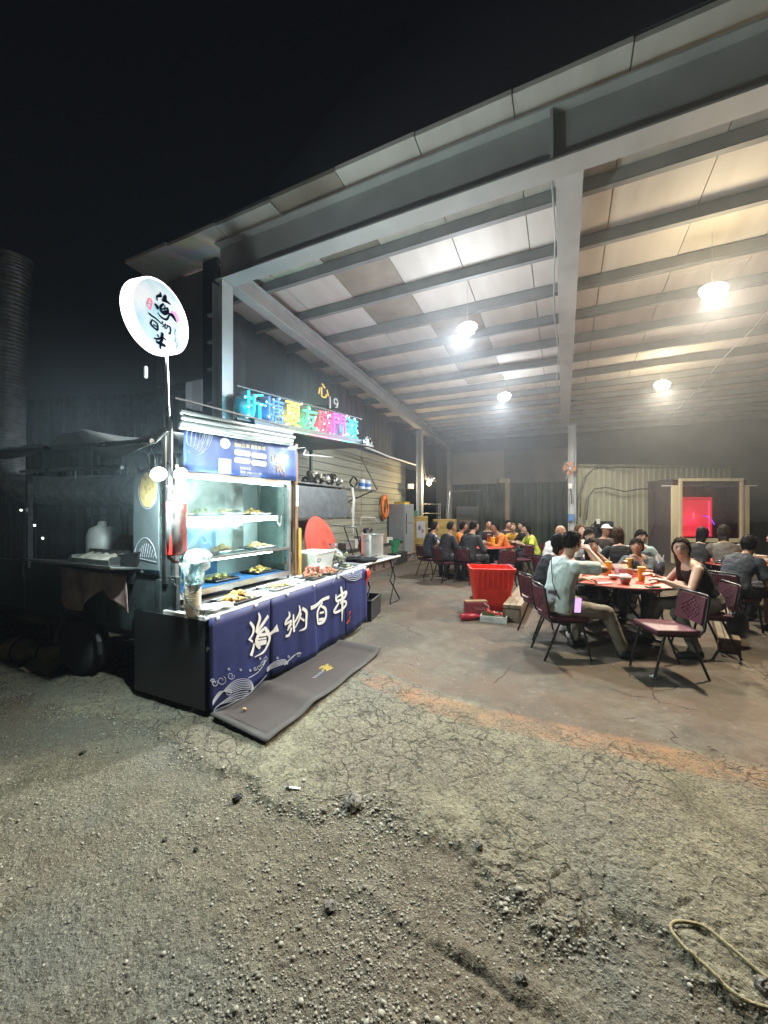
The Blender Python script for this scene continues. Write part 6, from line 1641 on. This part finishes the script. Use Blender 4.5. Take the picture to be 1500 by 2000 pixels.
PW = person('woman in black sleeveless top turning her face to the camera', 3.66, 4.42, 74, 24, (62, -4, 4), hr=(.10, .46, .84), hl=(-.22, .46, .82), shirt=((.014, .013, .014), 'none'), pants=((.15, .14, .12), 'long'), hair=('long', (.035, .020, .014)), skin='c', expr=1, feet=((.10, .55, 0), (-.30, .20, 0)), curl=(.5, .5), chair_label='burgundy chair under the woman in the black sleeveless top')
# table behind
person('bald man in white tee behind the nearest table', 3.12, 7.15, -72, 22, (0, -18, 0), shirt=((.62, .60, .55), 'short'), hair=('bald', (.05, .04, .04)), skin='b', sc=1.05, chair_label='burgundy chair under the bald man in the white tee')
FLOR = mat('floral_cloth', (.22, .42, .52), .8, scale=16, col2=(.62, .66, .60), detail=2)
person('man in glasses and blue floral shirt facing the camera', 3.62, 6.98, 178, 24, (4, -10, 0), shirt=((.3, .4, .5), 'short', FLOR), hair=('fringe', (.012, .010, .010)), glasses=True, skin='c', chair_label='burgundy chair under the man in the blue floral shirt')
person('smiling man in a white cap and dark jacket at the back', 4.62, 8.05, 182, 8, (0, -4, 0), shirt=((.05, .045, .04), 'long'), hair=('crop', (.05, .045, .04)), cap=M_tray_w, skin='b', expr=1.5, chair_label='burgundy chair under the man in the white cap')
person('woman with long brown hair and black tee seen from behind', 3.82, 6.22, -6, 10, (-8, 0, 0), shirt=(BLK, 'short'), hair=('long', (.045, .024, .014)), skin='c', chair_label='burgundy chair under the woman with long brown hair')
person('man in pale blue tee leaning over the second table', 4.42, 6.72, 158, 30, (12, -8, 0), shirt=((.36, .50, .54), 'short'), hair=('fringe', (.011, .010, .010)), skin='a', sc=1.04, chair_label='burgundy chair under the man in the pale blue tee')
person('person with brown hair half hidden behind the floral shirt', 3.86, 7.75, 200, 14, (0, -20, 0), shirt=((.55, .50, .42), 'short'), hair=('bob', (.10, .055, .03)), skin='c', chair_label='burgundy chair behind the man in the blue floral shirt')
# right table
person('woman with dark hair and black top at the right table', 5.48, 6.70, -62, 18, (-10, -16, 0), shirt=(BLK, 'short'), hair=('bob', (.014, .011, .011)), skin='c', hr=(.15, .35, .95), chair_label='burgundy chair under the dark haired woman in front of the window')
person('person in grey olive tee seen from behind at the right table', 5.74, 6.45, -26, 14, (-20, 0, 0), shirt=((.125, .115, .10), 'short'), hair=('bob', (.030, .022, .018)), skin='b', sc=1.05, chair_label='burgundy chair under the person in the grey olive tee')
PN = person('man in dark navy tee and black shorts bending forward at the right', 4.72, 5.18, -72, 34, (0, -26, 0), hr=(.16, .40, .52), hl=(-.06, .42, .56), shirt=((.030, .036, .046), 'short'), pants=((.02, .02, .022), 'short'), hair=('crop', (.014, .012, .012)), skin='b', sc=1.04, feet=((.14, .46, 0), (-.16, .40, 0)), shoes=(.03, .03, .03), curl=(1, 1), chair_label='burgundy chair with pale pink seat glare under the navy tee man')
person('person in black cut off by the right edge of the picture', 5.72, 5.42, 40, 14, (0, -10, 0), shirt=(BLK, 'short'), hair=('short', (.012, .010, .010)), skin='b', chair_label='burgundy chair cut off by the right edge of the picture')
# back table
TRK = (.028, .030, .042)
person('man in navy tracksuit jacket with white sleeve stripes at the back table', 1.12, 9.55, -68, 18, (-10, -10, 0), hr=(.30, .05, .62), shirt=(TRK, 'short'), hair=('short', (.013, .011, .011)), skin='b', stripe=True, sc=1.04, pole=((.9, -.2, -.3), None), chair_label='burgundy chair under the tracksuit man at the back table')
person('shaven headed man in black long sleeves at the back table', 1.43, 8.88, -64, 16, (-14, -8, 0), shirt=(BLK, 'long'), hair=('crop', (.02, .017, .016)), skin='b', sc=1.06, chair_label='burgundy chair under the shaven headed man in black')
ORG = (.62, .20, .035)
person('man in orange shirt at the far left of the back table', 1.98, 10.35, -104, 18, (10, -10, 0), shirt=(ORG, 'short'), hair=('short', (.012, .010, .010)), skin='b', chair_label='burgundy chair under the orange shirt at the far left of the back table')
person('stocky man in black tee with his back to the camera', 1.92, 8.72, -48, 20, (-32, -4, 0), shirt=((.022, .022, .024), 'long'), hair=('short', (.013, .011, .011)), skin='a', sc=1.10, chair_label='burgundy chair under the stocky man in the black tee')
person('man in black shirt facing the camera across the back table', 2.88, 10.72, 182, 12, (0, -4, 0), shirt=(BLK, 'short'), hair=('crop', (.014, .012, .012)), skin='a', sc=1.05, chair_label='burgundy chair under the man facing the camera at the back table')
person('man in bright orange shirt resting his arms on the back table', 3.08, 9.82, 96, 26, (8, -10, 0), shirt=(ORG, 'long'), pants=((.03, .035, .05), 'long'), hair=('short', (.012, .010, .010)), skin='b', sc=1.04, hr=(.16, .34, .98), hl=(-.10, .46, .82), curl=(1.1, .8), chair_label='burgundy chair under the bright orange shirt on the right of the back table')
person('man with short hair in the last row behind the orange shirt', 3.76, 11.75, 186, 12, (0, -4, 0), shirt=((.03, .03, .035), 'short'), hair=('short', (.012, .010, .010)), skin='a', chair_label='burgundy chair in the last row behind the orange shirt')
person('person in yellow top in the last row', 3.70, 10.90, 150, 20, (0, -10, 0), shirt=((.60, .34, .04), 'short'), hair=('short', (.16, .09, .05)), skin='c', sc=.95, chair_label='burgundy chair under the yellow top in the last row')
person('person in black tee in the last row facing left', 3.84, 10.50, 100, 10, (0, -4, 0), shirt=(BLK, 'short'), hair=('bob', (.02, .016, .014)), skin='c', chair_label='burgundy chair under the black tee in the last row')
person('person with dark hair and lime sleeve right of the last row', 3.80, 9.85, 92, 18, (0, -12, 0), shirt=((.50, .58, .08), 'short'), hair=('bob', (.013, .011, .011)), skin='c', sc=.93, chair_label='burgundy chair under the lime sleeved person')

# strap and phone of the man in the mint tee
rt = PA['root']; sp_ = PA['spine']
m = MB(); pts = []
for k in range(15):
    f = k / 14; t_ = .50 - .42 * f; s_ = -.075 + .235 * f
    pts.append(sp_(t_) + PA['sax'](t_) * s_ * 1.06 - PA['fax'](t_) * (math.sqrt(max(.12, 1 - (s_ / .20) ** 2)) * .158))
m.tube(pts, .005, 6); m.build('shoulder_strap', M_cord, rt, smooth=True)
pw_ = rt.matrix_basis @ (pts[-1] + Vector((.055, -.02, -.06)))
t = thing('phone', 'lit phone with lilac screen hanging at the hip of the mint tee man', 'phone', CW(2.02, 4.32) , R(YAW + 10)); 
pc_ = P(1128, 1182, 4.02); t.location = pc_
MB().box((0, 0, 0), (.078, .010, .158), (0, R(5), 0)).build('case', M_black, t, bevel=.004)
MB().box((0, -.0065, 0), (.072, .002, .150), (0, R(5), 0)).build('screen', emis('phone_screen', (.62, .36, .90), .9), t)
m = MB(); m.tube([(-.01, -.009, .03), (.012, -.009, .02), (.0, -.009, 0)], .004, 5); m.build('screen_mark', emis('phone_mark', (.35, .12, .6), .5), t)

# ---------------------------------------------------------------- on the tables
M_yelcup = mat('mango_drink', (.85, .50, .03), .3, var=.15)
def cup(u, v, z, label, r=.044, h=.16):
    p = G(u, v, z); t = thing('drink_cup', label, 'cup', p, 0, 'yellow drink cups'); 
    MB().lathe([(0, 0), (r * .74, 0), (r, h * .93), (r * 1.05, h * .95), (r * 1.05, h), (r * .9, h), (0, h * .99)], n=20).build('cup', M_yelcup, t, smooth=False)
    MB().tube([(0, 0, h * .5), (.015, .005, h + .07)], .005, 6).build('straw', M_white, t)
    MB().lathe([(0, h), (r * 1.06, h), (r * 1.06, h + .008), (r * .9, h + .012), (0, h + .012)], n=20).build('lid', mat('cup_lid', (.75, .55, .2), .35), t)
cup(1188, 1121, .752, 'yellow drink cup with straw in front of the girl')
cup(1253, 1134, .752, 'yellow drink cup with straw nearest the sleeveless woman')
cup(1229, 1113, .752, 'yellow drink cup with straw in front of the boy')
cup(963, 1066, .752, 'yellow drink cup at the right of the back table', .055, .20); cup(906, 1070, .752, 'yellow drink cup behind the stocky man', .05, .18); cup(1150, 1108, .752, 'short orange cup beside the mint tee man', .04, .09)
def bowl(u, v, z, label, c, r=.075, h=.07):
    p = G(u, v, z); t = thing('bowl', label, 'bowl', p, 0, 'bowls on the tables'); MB().lathe([(0, 0), (r * .55, 0), (r, h), (r * .97, h), (r * .5, .008), (0, .008)], n=24).build('bowl', mat('bowl_%.2f' % c[0], c, .5, var=.35, scale=40), t, smooth=True)
    MB().lathe([(0, h * .6), (r * .78, h * .6), (r * .78, h * .62), (0, h * .63)], n=20).build('soup', mat('soup', (.30, .12, .04), .3, var=.5, scale=40), t)
bowl(1221, 1140, .752, 'patterned paper bowl at the near edge of the nearest table', (.34, .24, .20), .072, .085)
bowl(1198, 1131, .752, 'small pale paper bowl beside the menu sheet', (.60, .50, .40), .06, .05); bowl(1243, 1117, .752, 'small white sauce bowl in the middle of the nearest table', (.66, .64, .60), .045, .035); bowl(948, 1063, .752, 'white bowl on the back table', (.58, .56, .52), .09, .06)
bowl(1262, 1122, .752, 'red bowl held by the sleeveless woman', (.45, .16, .10), .08, .06); bowl(1495, 1100, .752, 'white paper bowl at the right table', (.62, .56, .48), .07, .08)
def flat(name, u, v, z, s, rz, c, label, cat, h=.012):
    p = G(u, v, z); t = thing(name, label, cat, p, R(rz)); MB().box((0, 0, h / 2), (s[0], s[1], h)).build('body', mat(name + '_%.2f_%.2f' % (c[0], c[1]), c, .5, var=.1), t, bevel=min(.004, h / 3)); return t
t = flat('phone', 1275, 1147, .752, (.15, .075), 40, (.02, .018, .018), 'black phone lying at the near edge of the nearest table', 'phone'); MB().box((0, 0, .0125), (.135, .065, .001)).build('screen', M_black, t)
t = flat('menu_sheet', 1170, 1127, .752, (.30, .22), 40, (.62, .10, .07), 'red printed menu sheet on the nearest table', 'menu', .003); MB().box((0, .03, .0035), (.22, .05, .001)).build('print', M_yel, t)
t = flat('napkin', 1300, 1133, .752, (.16, .10), -20, (.66, .64, .60), 'crumpled white napkin near the hand of the sleeveless woman', 'napkin', .012); MB().ell((0, 0, .016), (.05, .03, .012), None, 8, 5).build('fold', M_tray_w, t, smooth=True)
t = flat('napkin', 1180, 1140, .752, (.17, .06), 30, (.68, .66, .62), 'folded white napkin at the near edge of the nearest table', 'napkin', .010); MB().box((.01, .0, .0115), (.15, .05, .003)).build('fold', M_tray_w, t)
for k, (u, v, s, c, lab) in enumerate(((1212, 1123, (.12, .10, .09), (.66, .55, .55), 'open pinkish paper food box on the nearest table'), (1226, 1122, (.10, .10, .08), (.72, .64, .46), 'cream paper food box next to the pinkish one'), (938, 1060, (.24, .16, .07), (.62, .62, .62), 'white paper box on the back table'), (1475, 1098, (.24, .2, .12), (.68, .63, .54), 'large white food box on the right table'))):
    p = G(u, v, .752); t = thing('food_box', lab, 'food box', p, R(30), 'paper food boxes on the tables'); m = MB(); w, d, h = s
    m.add([(-w * .4, -d * .4, 0), (w * .4, -d * .4, 0), (w * .4, d * .4, 0), (-w * .4, d * .4, 0), (-w / 2, -d / 2, h), (w / 2, -d / 2, h), (w / 2, d / 2, h), (-w / 2, d / 2, h)], [(3, 2, 1, 0), (0, 1, 5, 4), (1, 2, 6, 5), (2, 3, 7, 6), (3, 0, 4, 7)]); m.build('box', mat('paperbox%d' % k, c, .6, var=.1), t, solid=.003)
    m = MB(); m.grid(lambda a, b: (-w / 2 + w * a, d / 2 + .04 * b, h + .05 * b), 2, 2); m.build('flap', mat('paperbox%d' % k, c), t, solid=.003)
p = G(1218, 1128, .752); t = thing('pink_bag', 'crumpled pink plastic bag on the nearest table', 'bag', p); m = MB(); m.ell((0, 0, .02), (.14, .06, .02), (0, 0, .5), 16, 8); v = np.array(m.v); v += (RNG.random(v.shape) - .5) * .02; v[:, 2] = np.maximum(v[:, 2], 0); m.v = [tuple(q) for q in v]; m.build('film', mat('pink_film', (.62, .07, .20), .3), t, smooth=True)
p = P(1290, 1085, 5.3); t = thing('fork_basket', 'dark glass of white plastic forks beside the boy', 'cutlery', (p.x, p.y, .752)); MB().lathe([(0, 0), (.045, 0), (.055, .17), (.05, .17), (.04, .01), (0, .01)], n=16).build('holder', mat('smoke_glass', (.10, .10, .13), .2), t, smooth=True); rnd = random.Random(3)
for k in range(9):
    a, b = rnd.uniform(-.04, .04), rnd.uniform(-.04, .04); MB().tube([(a * .5, b * .5, .05), (a * 1.3, b * 1.3, .22 + rnd.uniform(0, .05))], .006, 5).build('fork', M_ink, t)
p = P(1440, 1215, 4.55); t = thing('shoulder_bag', 'black shoulder bag hanging from the chair of the navy tee man', 'bag', p, R(YAW + 12)); m = MB(); m.lathe([(0, -.16), (.12, -.15), (.15, -.05), (.12, .08), (.07, .14), (0, .15)], n=18); v = np.array(m.v); v[:, 1] *= .5; v += (RNG.random(v.shape) - .5) * .012; m.v = [tuple(q) for q in v]; m.build('bag', mat('black_leather', (.012, .012, .013), .4), t, smooth=True)
MB().tube([(-.08, 0, .12), (-.06, -.02, .34), (.02, .04, .42), (.07, 0, .12)], .009, 6).build('strap', M_cord, t, smooth=True)
# ================================================================ THINGS ON THE GROUND
q = G(956, 1190); t = thing('plastic_tub', 'large bright red plastic tub standing on the shed floor', 'tub', (q.x, q.y + .12, 0), R(YAW - 6))
M_tub = mat('tub_red', (.60, .028, .014), .42, scale=6, col2=(.80, .042, .022), detail=8)
def tubring(z, w, d, r=.05, n=6):
    pts = []
    for cx, cy, a0 in ((w - r, d - r, 0), (-w + r, d - r, 90), (-w + r, -d + r, 180), (w - r, -d + r, 270)):
        for k in range(n + 1): a = R(a0 + 90 * k / n); pts.append(Vector((cx + r * math.cos(a), cy + r * math.sin(a), z)))
    return pts
m = MB(); m.loft([tubring(.0, .27, .20), tubring(.36, .305, .235), tubring(.365, .315, .245), tubring(.64, .34, .265), tubring(.642, .36, .285), tubring(.685, .362, .287), tubring(.686, .335, .262), tubring(.40, .30, .232), tubring(.03, .26, .19)]); m.build('tub', M_tub, t, smooth=False)
for k in range(7):
    for s in (-1, 1): MB().box((-.24 + k * .08, s * .272, .50), (.016, .02, .27), (R(s * -4), 0, 0)).build('rib', M_tub, t)
q = G(930, 1207); t = thing('gift_bag', 'dark red paper carrier bag lying in front of the tub', 'bag', (q.x, q.y, 0), R(YAW + 4))
m = MB(); m.box((0, .02, .13), (.34, .14, .24)); m.build('bag', mat('wine_paper', (.26, .045, .06), .5, var=.15), t, bevel=.02); m = MB(); m.box((.0, .02, .256), (.33, .12, .012)); m.build('rim', M_card, t)
m = MB(); put_text(m, 'Sakura', (.04, -.053, .16), (1, 0, 0), (0, 0, 1), .05, 0, .16); m.build('print', mat('print_pink', (.6, .32, .32), .5), t)
MB().tube([(.10, -.06, .24), (.16, -.10, .2), (.18, -.08, .08)], .005, 5).build('handle', M_tray_w, t)
q = G(921, 1209); t = thing('red_bottle', 'dark red bottle lying in front of the carrier bag', 'bottle', (q.x, q.y - .06, .05), R(YAW)); m = MB(); m.lathe([(0, -.15), (.045, -.15), (.05, -.13), (.05, .06), (.02, .12), (.018, .17), (0, .17)], n=18, axis=(1, .15, .0)); m.build('bottle', mat('bottle_red', (.42, .03, .05), .25), t, smooth=True); MB().lathe([(0, .16), (.02, .16), (.02, .19), (0, .19)], n=12, axis=(1, .15, 0)).build('cap', M_black, t)
q = G(965, 1212); t = thing('cardboard_tray', 'low white cardboard tray with red peppers and herbs by the tub', 'tray', (q.x, q.y, 0), R(YAW - 22)); m = MB()
m.box((0, 0, .006), (.36, .26, .012))
for s in (-1, 1): m.box((s * .18, 0, .045), (.012, .27, .09)); m.box((0, s * .13, .045), (.35, .012, .09))
m.build('tray', mat('tray_card', (.60, .58, .53), .7), t); rnd = random.Random(21)
for k in range(14): MB().ell((rnd.uniform(-.12, .14), rnd.uniform(-.09, .1), .06 + rnd.uniform(0, .08)), (.052, .020, .019) if k < 9 else (.05, .035, .006), (rnd.random(), rnd.random(), rnd.random() * 6), 8, 6).build('pepper' if k < 9 else 'herb', mat('pepper_red', (.50, .04, .03), .35) if k < 9 else mat('herb_green', (.06, .22, .06), .6), t, smooth=True)
m = MB(); put_text(m, 'FRESH', (-.06, -.1375, .045), (1, 0, 0), (0, 0, 1), .03, 0, .12); m.build('print', mat('grey_print', (.25, .25, .25), .6), t)
t = thing('cardboard_piece', 'flattened brown cardboard piece leaning on the tub', 'cardboard', G(932, 1186), R(YAW)); MB().box((0, 0, .10), (.26, .012, .19), (R(14), 0, 0)).build('sheet', M_card, t); MB().box((0, -.012, .10), (.24, .006, .03), (R(14), 0, 0)).build('tape', M_film, t)
# timber sleepers along the shed floor
M_slp = mat('sleeper_wood', (.24, .185, .125), .8, var=.4, scale=4, stretch=(1, .12, 1), bump=.25, bscale=30)
def sleeper(p, q, h, w, label):
    t = thing('timber_sleeper', label, 'timber', (p.x, p.y, 0)); d = q - p; d.z = 0; ln = d.length; d.normalize(); s = Vector((d.y, -d.x, 0))
    for k in range(3): 
        o_ = s * ((k - 1) * w / 3); MB().beam(o_ + Vector((0, 0, h - .025 + .003 * k)), o_ + d * ln + Vector((0, 0, h - .025 + .003 * k)), w / 3 - .006, .05).build('plank', M_slp, t, bevel=.004)
    for sg in (-1, 1):
        MB().beam(s * (sg * (w / 2 - .02)) + Vector((0, 0, (h - .055) / 2)) + d * .01, s * (sg * (w / 2 - .02)) + d * (ln - .01) + Vector((0, 0, (h - .055) / 2)), .035, h - .06).build('side_plank', mat('sleeper_rust', (.17, .085, .055), .8, var=.4), t)
    n = int(ln / .5)
    for k in range(n + 1): MB().box(d * min(ln - .03, k * .5 + .03) + Vector((0, 0, (h - .06) / 2)), (w * .7, .04, h - .07), Matrix.Rotation(math.atan2(d.y, d.x) + math.pi / 2, 3, 'Z')).build('cross_block', M_slp, t)
sleeper(G(1000, 1216), P(1040, 1150, 8.0), .25, .26, 'low plank covered timber sleeper running back beside the red tub')
sleeper(P(1425, 1240, 4.35), P(1402, 1180, 6.0), .16, .20, 'low timber sleeper on the floor behind the sleeveless woman')
# foreground debris
M_stone = mat('stone', (.16, .15, .13), .9, var=.4, scale=20, bump=.5, bscale=60)
def rock(u, v, s, label, col=None):
    p = G(u, v); z = gh(p.x, p.y); m = MB(); m.ell((0, 0, s * .35), (s, s * .8, s * .6), (0, 0, u), 12, 8); vv = np.array(m.v); vv += (np.random.default_rng(u).random(vv.shape) - .5) * s * .35; m.v = [tuple(q) for q in vv]
    o = m.build('stone', col or M_stone, None, smooth=False); o.location = (p.x, p.y, z); tag(o, label, 'stone', 'loose stones in the yard')
M_drk = mat('dark_stone', (.05, .048, .042), .9, var=.4, bump=.5)
rock(463, 1549, .028, 'largest dark lump of stone left of centre in the yard', M_drk); rock(162, 1462, .022, 'dark stone near the shadow edge at the left', M_drk); rock(232, 1458, .016, 'small stone right of the one near the shadow edge')
rock(322, 1625, .013, 'small dark stone left of the wire ring, upper', M_drk); rock(383, 1645, .014, 'dark stone right of the wire ring', M_drk); rock(645, 1756, .028, 'flat pale stone in the lower middle of the yard'); rock(1018, 1905, .022, 'round pale stone near the groove at the bottom')
rock(690, 1562, .055, 'broken slab of pale asphalt at the crumbled edge'); rock(1490, 1930, .03, 'pale stone inside the rope loop at the right'); rock(935, 1655, .022, 'grey stone on the crumbled edge, right of the middle')
p = G(572, 1537); t = thing('metal_strip', 'short pale metal strip lying on the broken asphalt', 'metal strip', (p.x, p.y, gh(p.x, p.y) + .006), R(YAW - 4)); MB().box((0, 0, 0), (.085, .014, .008), (0, R(4), 0)).build('strip', M_white, t); MB().box((-.03, 0, .005), (.02, .016, .006)).build('clip', M_dark, t)
p = G(332, 1680); m = MB(); m.tube([(.055 * math.cos(k * .22), .045 * math.sin(k * .22), .004 + .003 * math.sin(k)) for k in range(24)], .0022, 5); o = m.build('wire_ring', mat('rusty_wire', (.20, .17, .13), .6, .5), None); o.location = (p.x, p.y, gh(p.x, p.y) + .004); tag(o, 'thin open wire ring lying on the gravel', 'wire')
p = G(1275, 1325); m = MB(); m.grid(lambda a, b: (.05 * (a - .5), .05 * (b - .5), .012 + .012 * math.sin(a * 7 + b * 4)), 6, 6); o = m.build('tissue', M_tray_w, None, smooth=True, solid=.001); o.location = (p.x, p.y, gh(p.x, p.y) + .004); tag(o, 'small crumpled white tissue on the floor near the empty chair', 'tissue')
# straw coloured rope loop at lower right
px = [(1560, 1985), (1500, 1975), (1440, 1950), (1390, 1905), (1345, 1865), (1315, 1830), (1312, 1810), (1335, 1805), (1375, 1815), (1420, 1850), (1470, 1895), (1520, 1935), (1580, 1960)]
t0_ = G(1400, 1880); pts = []
for i in range(len(px) - 1):
    p0, p1, p2, p3 = [G(*px[max(0, min(len(px) - 1, i + k))]) for k in (-1, 0, 1, 2)]
    for k in range(8):
        f = k / 8; c = .5 * ((2 * p1) + (p2 - p0) * f + (2 * p0 - 5 * p1 + 4 * p2 - p3) * f * f + (3 * p1 - p0 - 3 * p2 + p3) * f ** 3); pts.append(Vector((c.x, c.y, gh(c.x, c.y) + .010)) - Vector((t0_.x, t0_.y, 0)))
zz = np.array([p.z for p in pts]); zz = np.maximum(np.convolve(np.pad(zz, 8, mode='edge'), np.ones(17) / 17, 'valid'), zz - .006)
for p, z_ in zip(pts, zz): p.z = float(z_)
m = MB(); m.tube(pts, .0062, 8); o = m.build('rope', mat('straw_rope', (.27, .225, .115), .7, var=.3, scale=40, bump=.5, bscale=200), None, smooth=True); o.location = (t0_.x, t0_.y, 0); tag(o, 'straw coloured rope loop lying on the asphalt at the lower right', 'rope')
# loose gravel
def gravel(n, name):
    rng = np.random.default_rng(5)
    phi = (1 + 5 ** .5) / 2
    V0 = np.array([(-1, phi, 0), (1, phi, 0), (-1, -phi, 0), (1, -phi, 0), (0, -1, phi), (0, 1, phi), (0, -1, -phi), (0, 1, -phi), (phi, 0, -1), (phi, 0, 1), (-phi, 0, -1), (-phi, 0, 1)]) / 1.9
    F0 = np.array([(0, 11, 5), (0, 5, 1), (0, 1, 7), (0, 7, 10), (0, 10, 11), (1, 5, 9), (5, 11, 4), (11, 10, 2), (10, 7, 6), (7, 1, 8), (3, 9, 4), (3, 4, 2), (3, 2, 6), (3, 6, 8), (3, 8, 9), (4, 9, 5), (2, 4, 11), (6, 2, 10), (8, 6, 7), (9, 8, 1)])
    r = 1.0 + 6.0 * rng.random(n * 5) ** 1.7; a = np.radians(rng.uniform(-52, 52, n * 5)); xc, yc = r * np.sin(a), r * np.cos(a)
    x, y = xc * CY - yc * SY, xc * SY + yc * CY
    d = edge_depth(xc, yc) + (fbm(x * 4, y * 4, 4, 3) - .47) * .45
    pr = np.where(d < 0, .55, .12) + .9 * np.exp(-(d / .12) ** 2); pr *= np.clip(.15 + 2.2 * (fbm(x * 2.2, y * 2.2, 3, 61) - .32), .05, 1); pr *= np.where(y > 3.3, .12, 1.0)
    keep = rng.random(n * 5) < pr
    keep &= ~((x > -2.75) & (x < -1.65) & (y > 1.9) & (y < 4.9))
    x, y = x[keep][:n], y[keep][:n]; n = len(x)
    s = .0022 + .0050 * rng.random(n) ** 3.0 + .005 * (rng.random(n) < .02)
    dd = edge_depth(*to_cam(x, y)) + (fbm(x * 4, y * 4, 4, 3) - .47) * .45
    s = s + .007 * (np.abs(dd) < .07) * rng.random(n) ** 4
    z = ground_h(x, y) + s * .25
    V = V0[None] * (1 + .35 * (rng.random((n, 12, 1)) - .5)) * s[:, None, None] * np.stack([1 + .5 * (rng.random(n) - .5), 1 + .5 * (rng.random(n) - .5), .42 + .3 * rng.random(n)], 1)[:, None, :]
    th = rng.uniform(0, 6.28, n); c, sn = np.cos(th), np.sin(th)
    X = V[..., 0] * c[:, None] - V[..., 1] * sn[:, None]; Y = V[..., 0] * sn[:, None] + V[..., 1] * c[:, None]
    co = np.stack([X + x[:, None], Y + y[:, None], V[..., 2] + z[:, None]], -1).reshape(-1, 3)
    F = (F0[None] + (np.arange(n) * 12)[:, None, None]).reshape(-1, 3)
    me = bpy.data.meshes.new(name); me.vertices.add(len(co)); me.vertices.foreach_set('co', co.ravel()); me.loops.add(F.size); me.loops.foreach_set('vertex_index', F.ravel().astype(np.int32)); me.polygons.add(len(F)); me.polygons.foreach_set('loop_start', (np.arange(len(F)) * 3).astype(np.int32)); me.update(calc_edges=True)
    g = rng.random(n); ca = me.color_attributes.new('tone', 'FLOAT_COLOR', 'POINT'); cc = np.repeat(np.stack([g, g, g, np.ones(n)], 1), 12, 0); ca.data.foreach_set('color', cc.astype(np.float32).ravel())
    m = bpy.data.materials.new('gravel'); m.use_nodes = True; nt = m.node_tree; b = nt.nodes['Principled BSDF']; b.inputs['Roughness'].default_value = .9
    at = nt.nodes.new('ShaderNodeAttribute'); at.attribute_name = 'tone'; cr = nt.nodes.new('ShaderNodeValToRGB'); cr.color_ramp.elements[0].color = (.13, .122, .10, 1); cr.color_ramp.elements[1].color = (.28, .265, .22, 1); cr.color_ramp.elements.new(.7).color = (.26, .245, .20, 1)
    nt.links.new(at.outputs['Color'], cr.inputs[0]); nt.links.new(cr.outputs[0], b.inputs['Base Color']); me.materials.append(m)
    o = bpy.data.objects.new(name, me); COL.objects.link(o); o['kind'] = 'stuff'; o['label'] = 'loose gravel and crumbs of asphalt scattered over the yard'
gravel(26000, 'gravel')
# ================================================================ HAZE, GRILL SMOKE, ADDED LAMP GLOW
def volume(o, name, dens, col, an, puffs=None):
    hm = bpy.data.materials.new(name); hm.use_nodes = True
    nt = hm.node_tree; nt.nodes.remove(nt.nodes['Principled BSDF'])
    pv = nt.nodes.new('ShaderNodeVolumePrincipled'); pv.inputs['Color'].default_value = (*col, 1); pv.inputs['Density'].default_value = dens; pv.inputs['Anisotropy'].default_value = an
    nt.links.new(pv.outputs[0], nt.nodes['Material Output'].inputs['Volume'])
    if puffs:
        tc = nt.nodes.new('ShaderNodeTexCoord'); tot = None
        for c, r, w in puffs:
            d = nt.nodes.new('ShaderNodeVectorMath'); d.operation = 'DISTANCE'; d.inputs[1].default_value = c; nt.links.new(tc.outputs['Object'], d.inputs[0])
            m = nt.nodes.new('ShaderNodeMapRange'); m.interpolation_type = 'SMOOTHERSTEP'; m.inputs[1].default_value = 0; m.inputs[2].default_value = r; m.inputs[3].default_value = w; m.inputs[4].default_value = 0
            nt.links.new(d.outputs['Value'], m.inputs[0])
            if tot is None: tot = m.outputs[0]
            else:
                a = nt.nodes.new('ShaderNodeMath'); a.operation = 'ADD'; nt.links.new(tot, a.inputs[0]); nt.links.new(m.outputs[0], a.inputs[1]); tot = a.outputs[0]
        nz = nt.nodes.new('ShaderNodeTexNoise'); nz.inputs['Scale'].default_value = 1.1; nz.inputs['Detail'].default_value = 1; nt.links.new(tc.outputs['Object'], nz.inputs['Vector'])
        nr = nt.nodes.new('ShaderNodeMapRange'); nr.inputs[1].default_value = .3; nr.inputs[2].default_value = .7; nr.inputs[3].default_value = .35; nr.inputs[4].default_value = 1.5; nt.links.new(nz.outputs['Fac'], nr.inputs[0])
        x = nt.nodes.new('ShaderNodeMath'); x.operation = 'MULTIPLY'; nt.links.new(tot, x.inputs[0]); nt.links.new(nr.outputs[0], x.inputs[1])
        nt.links.new(x.outputs[0], pv.inputs['Density'])
    o.data.materials.append(hm); o['kind'] = 'stuff'
volume(MB().box((0, 30, 3.0), (260, 260, 8.4)).build('haze', None), 'haze', .0009, (.72, .84, 1.0), .2)
sm_o = MB().box((-5.0, 4.2, 2.6), (6.8, 6.8, 3.9)).build('smoke', None)
sm_o['label'] = 'bluish grill smoke drifting over the stall and the coloured letters'
volume(sm_o, 'smoke', .06, (.70, .88, 1.0), .1, [((-4.1, 5.4, 3.2), 1.5, .06), ((-3.7, 2.5, 2.0), 1.5, .028), ((-5.6, 2.9, 2.1), 2.4, .05), ((-4.9, 4.6, 3.1), 2.4, .015)])
sm2 = MB().ell((1.0, 9.3, 4.5), (8.5, 7.0, 3.2), None, 36, 20).build('smoke', None)  # smoke volume added to give the lamps a bloom
sm2['label'] = 'thin smoke added under the shed roof for the glow round the lamps'
volume(sm2, 'lamp_glow_smoke', .0065, (.92, .95, 1.0), .35)
scene.cycles.volume_step_rate = 4.0
scene.cycles.volume_max_steps = 24
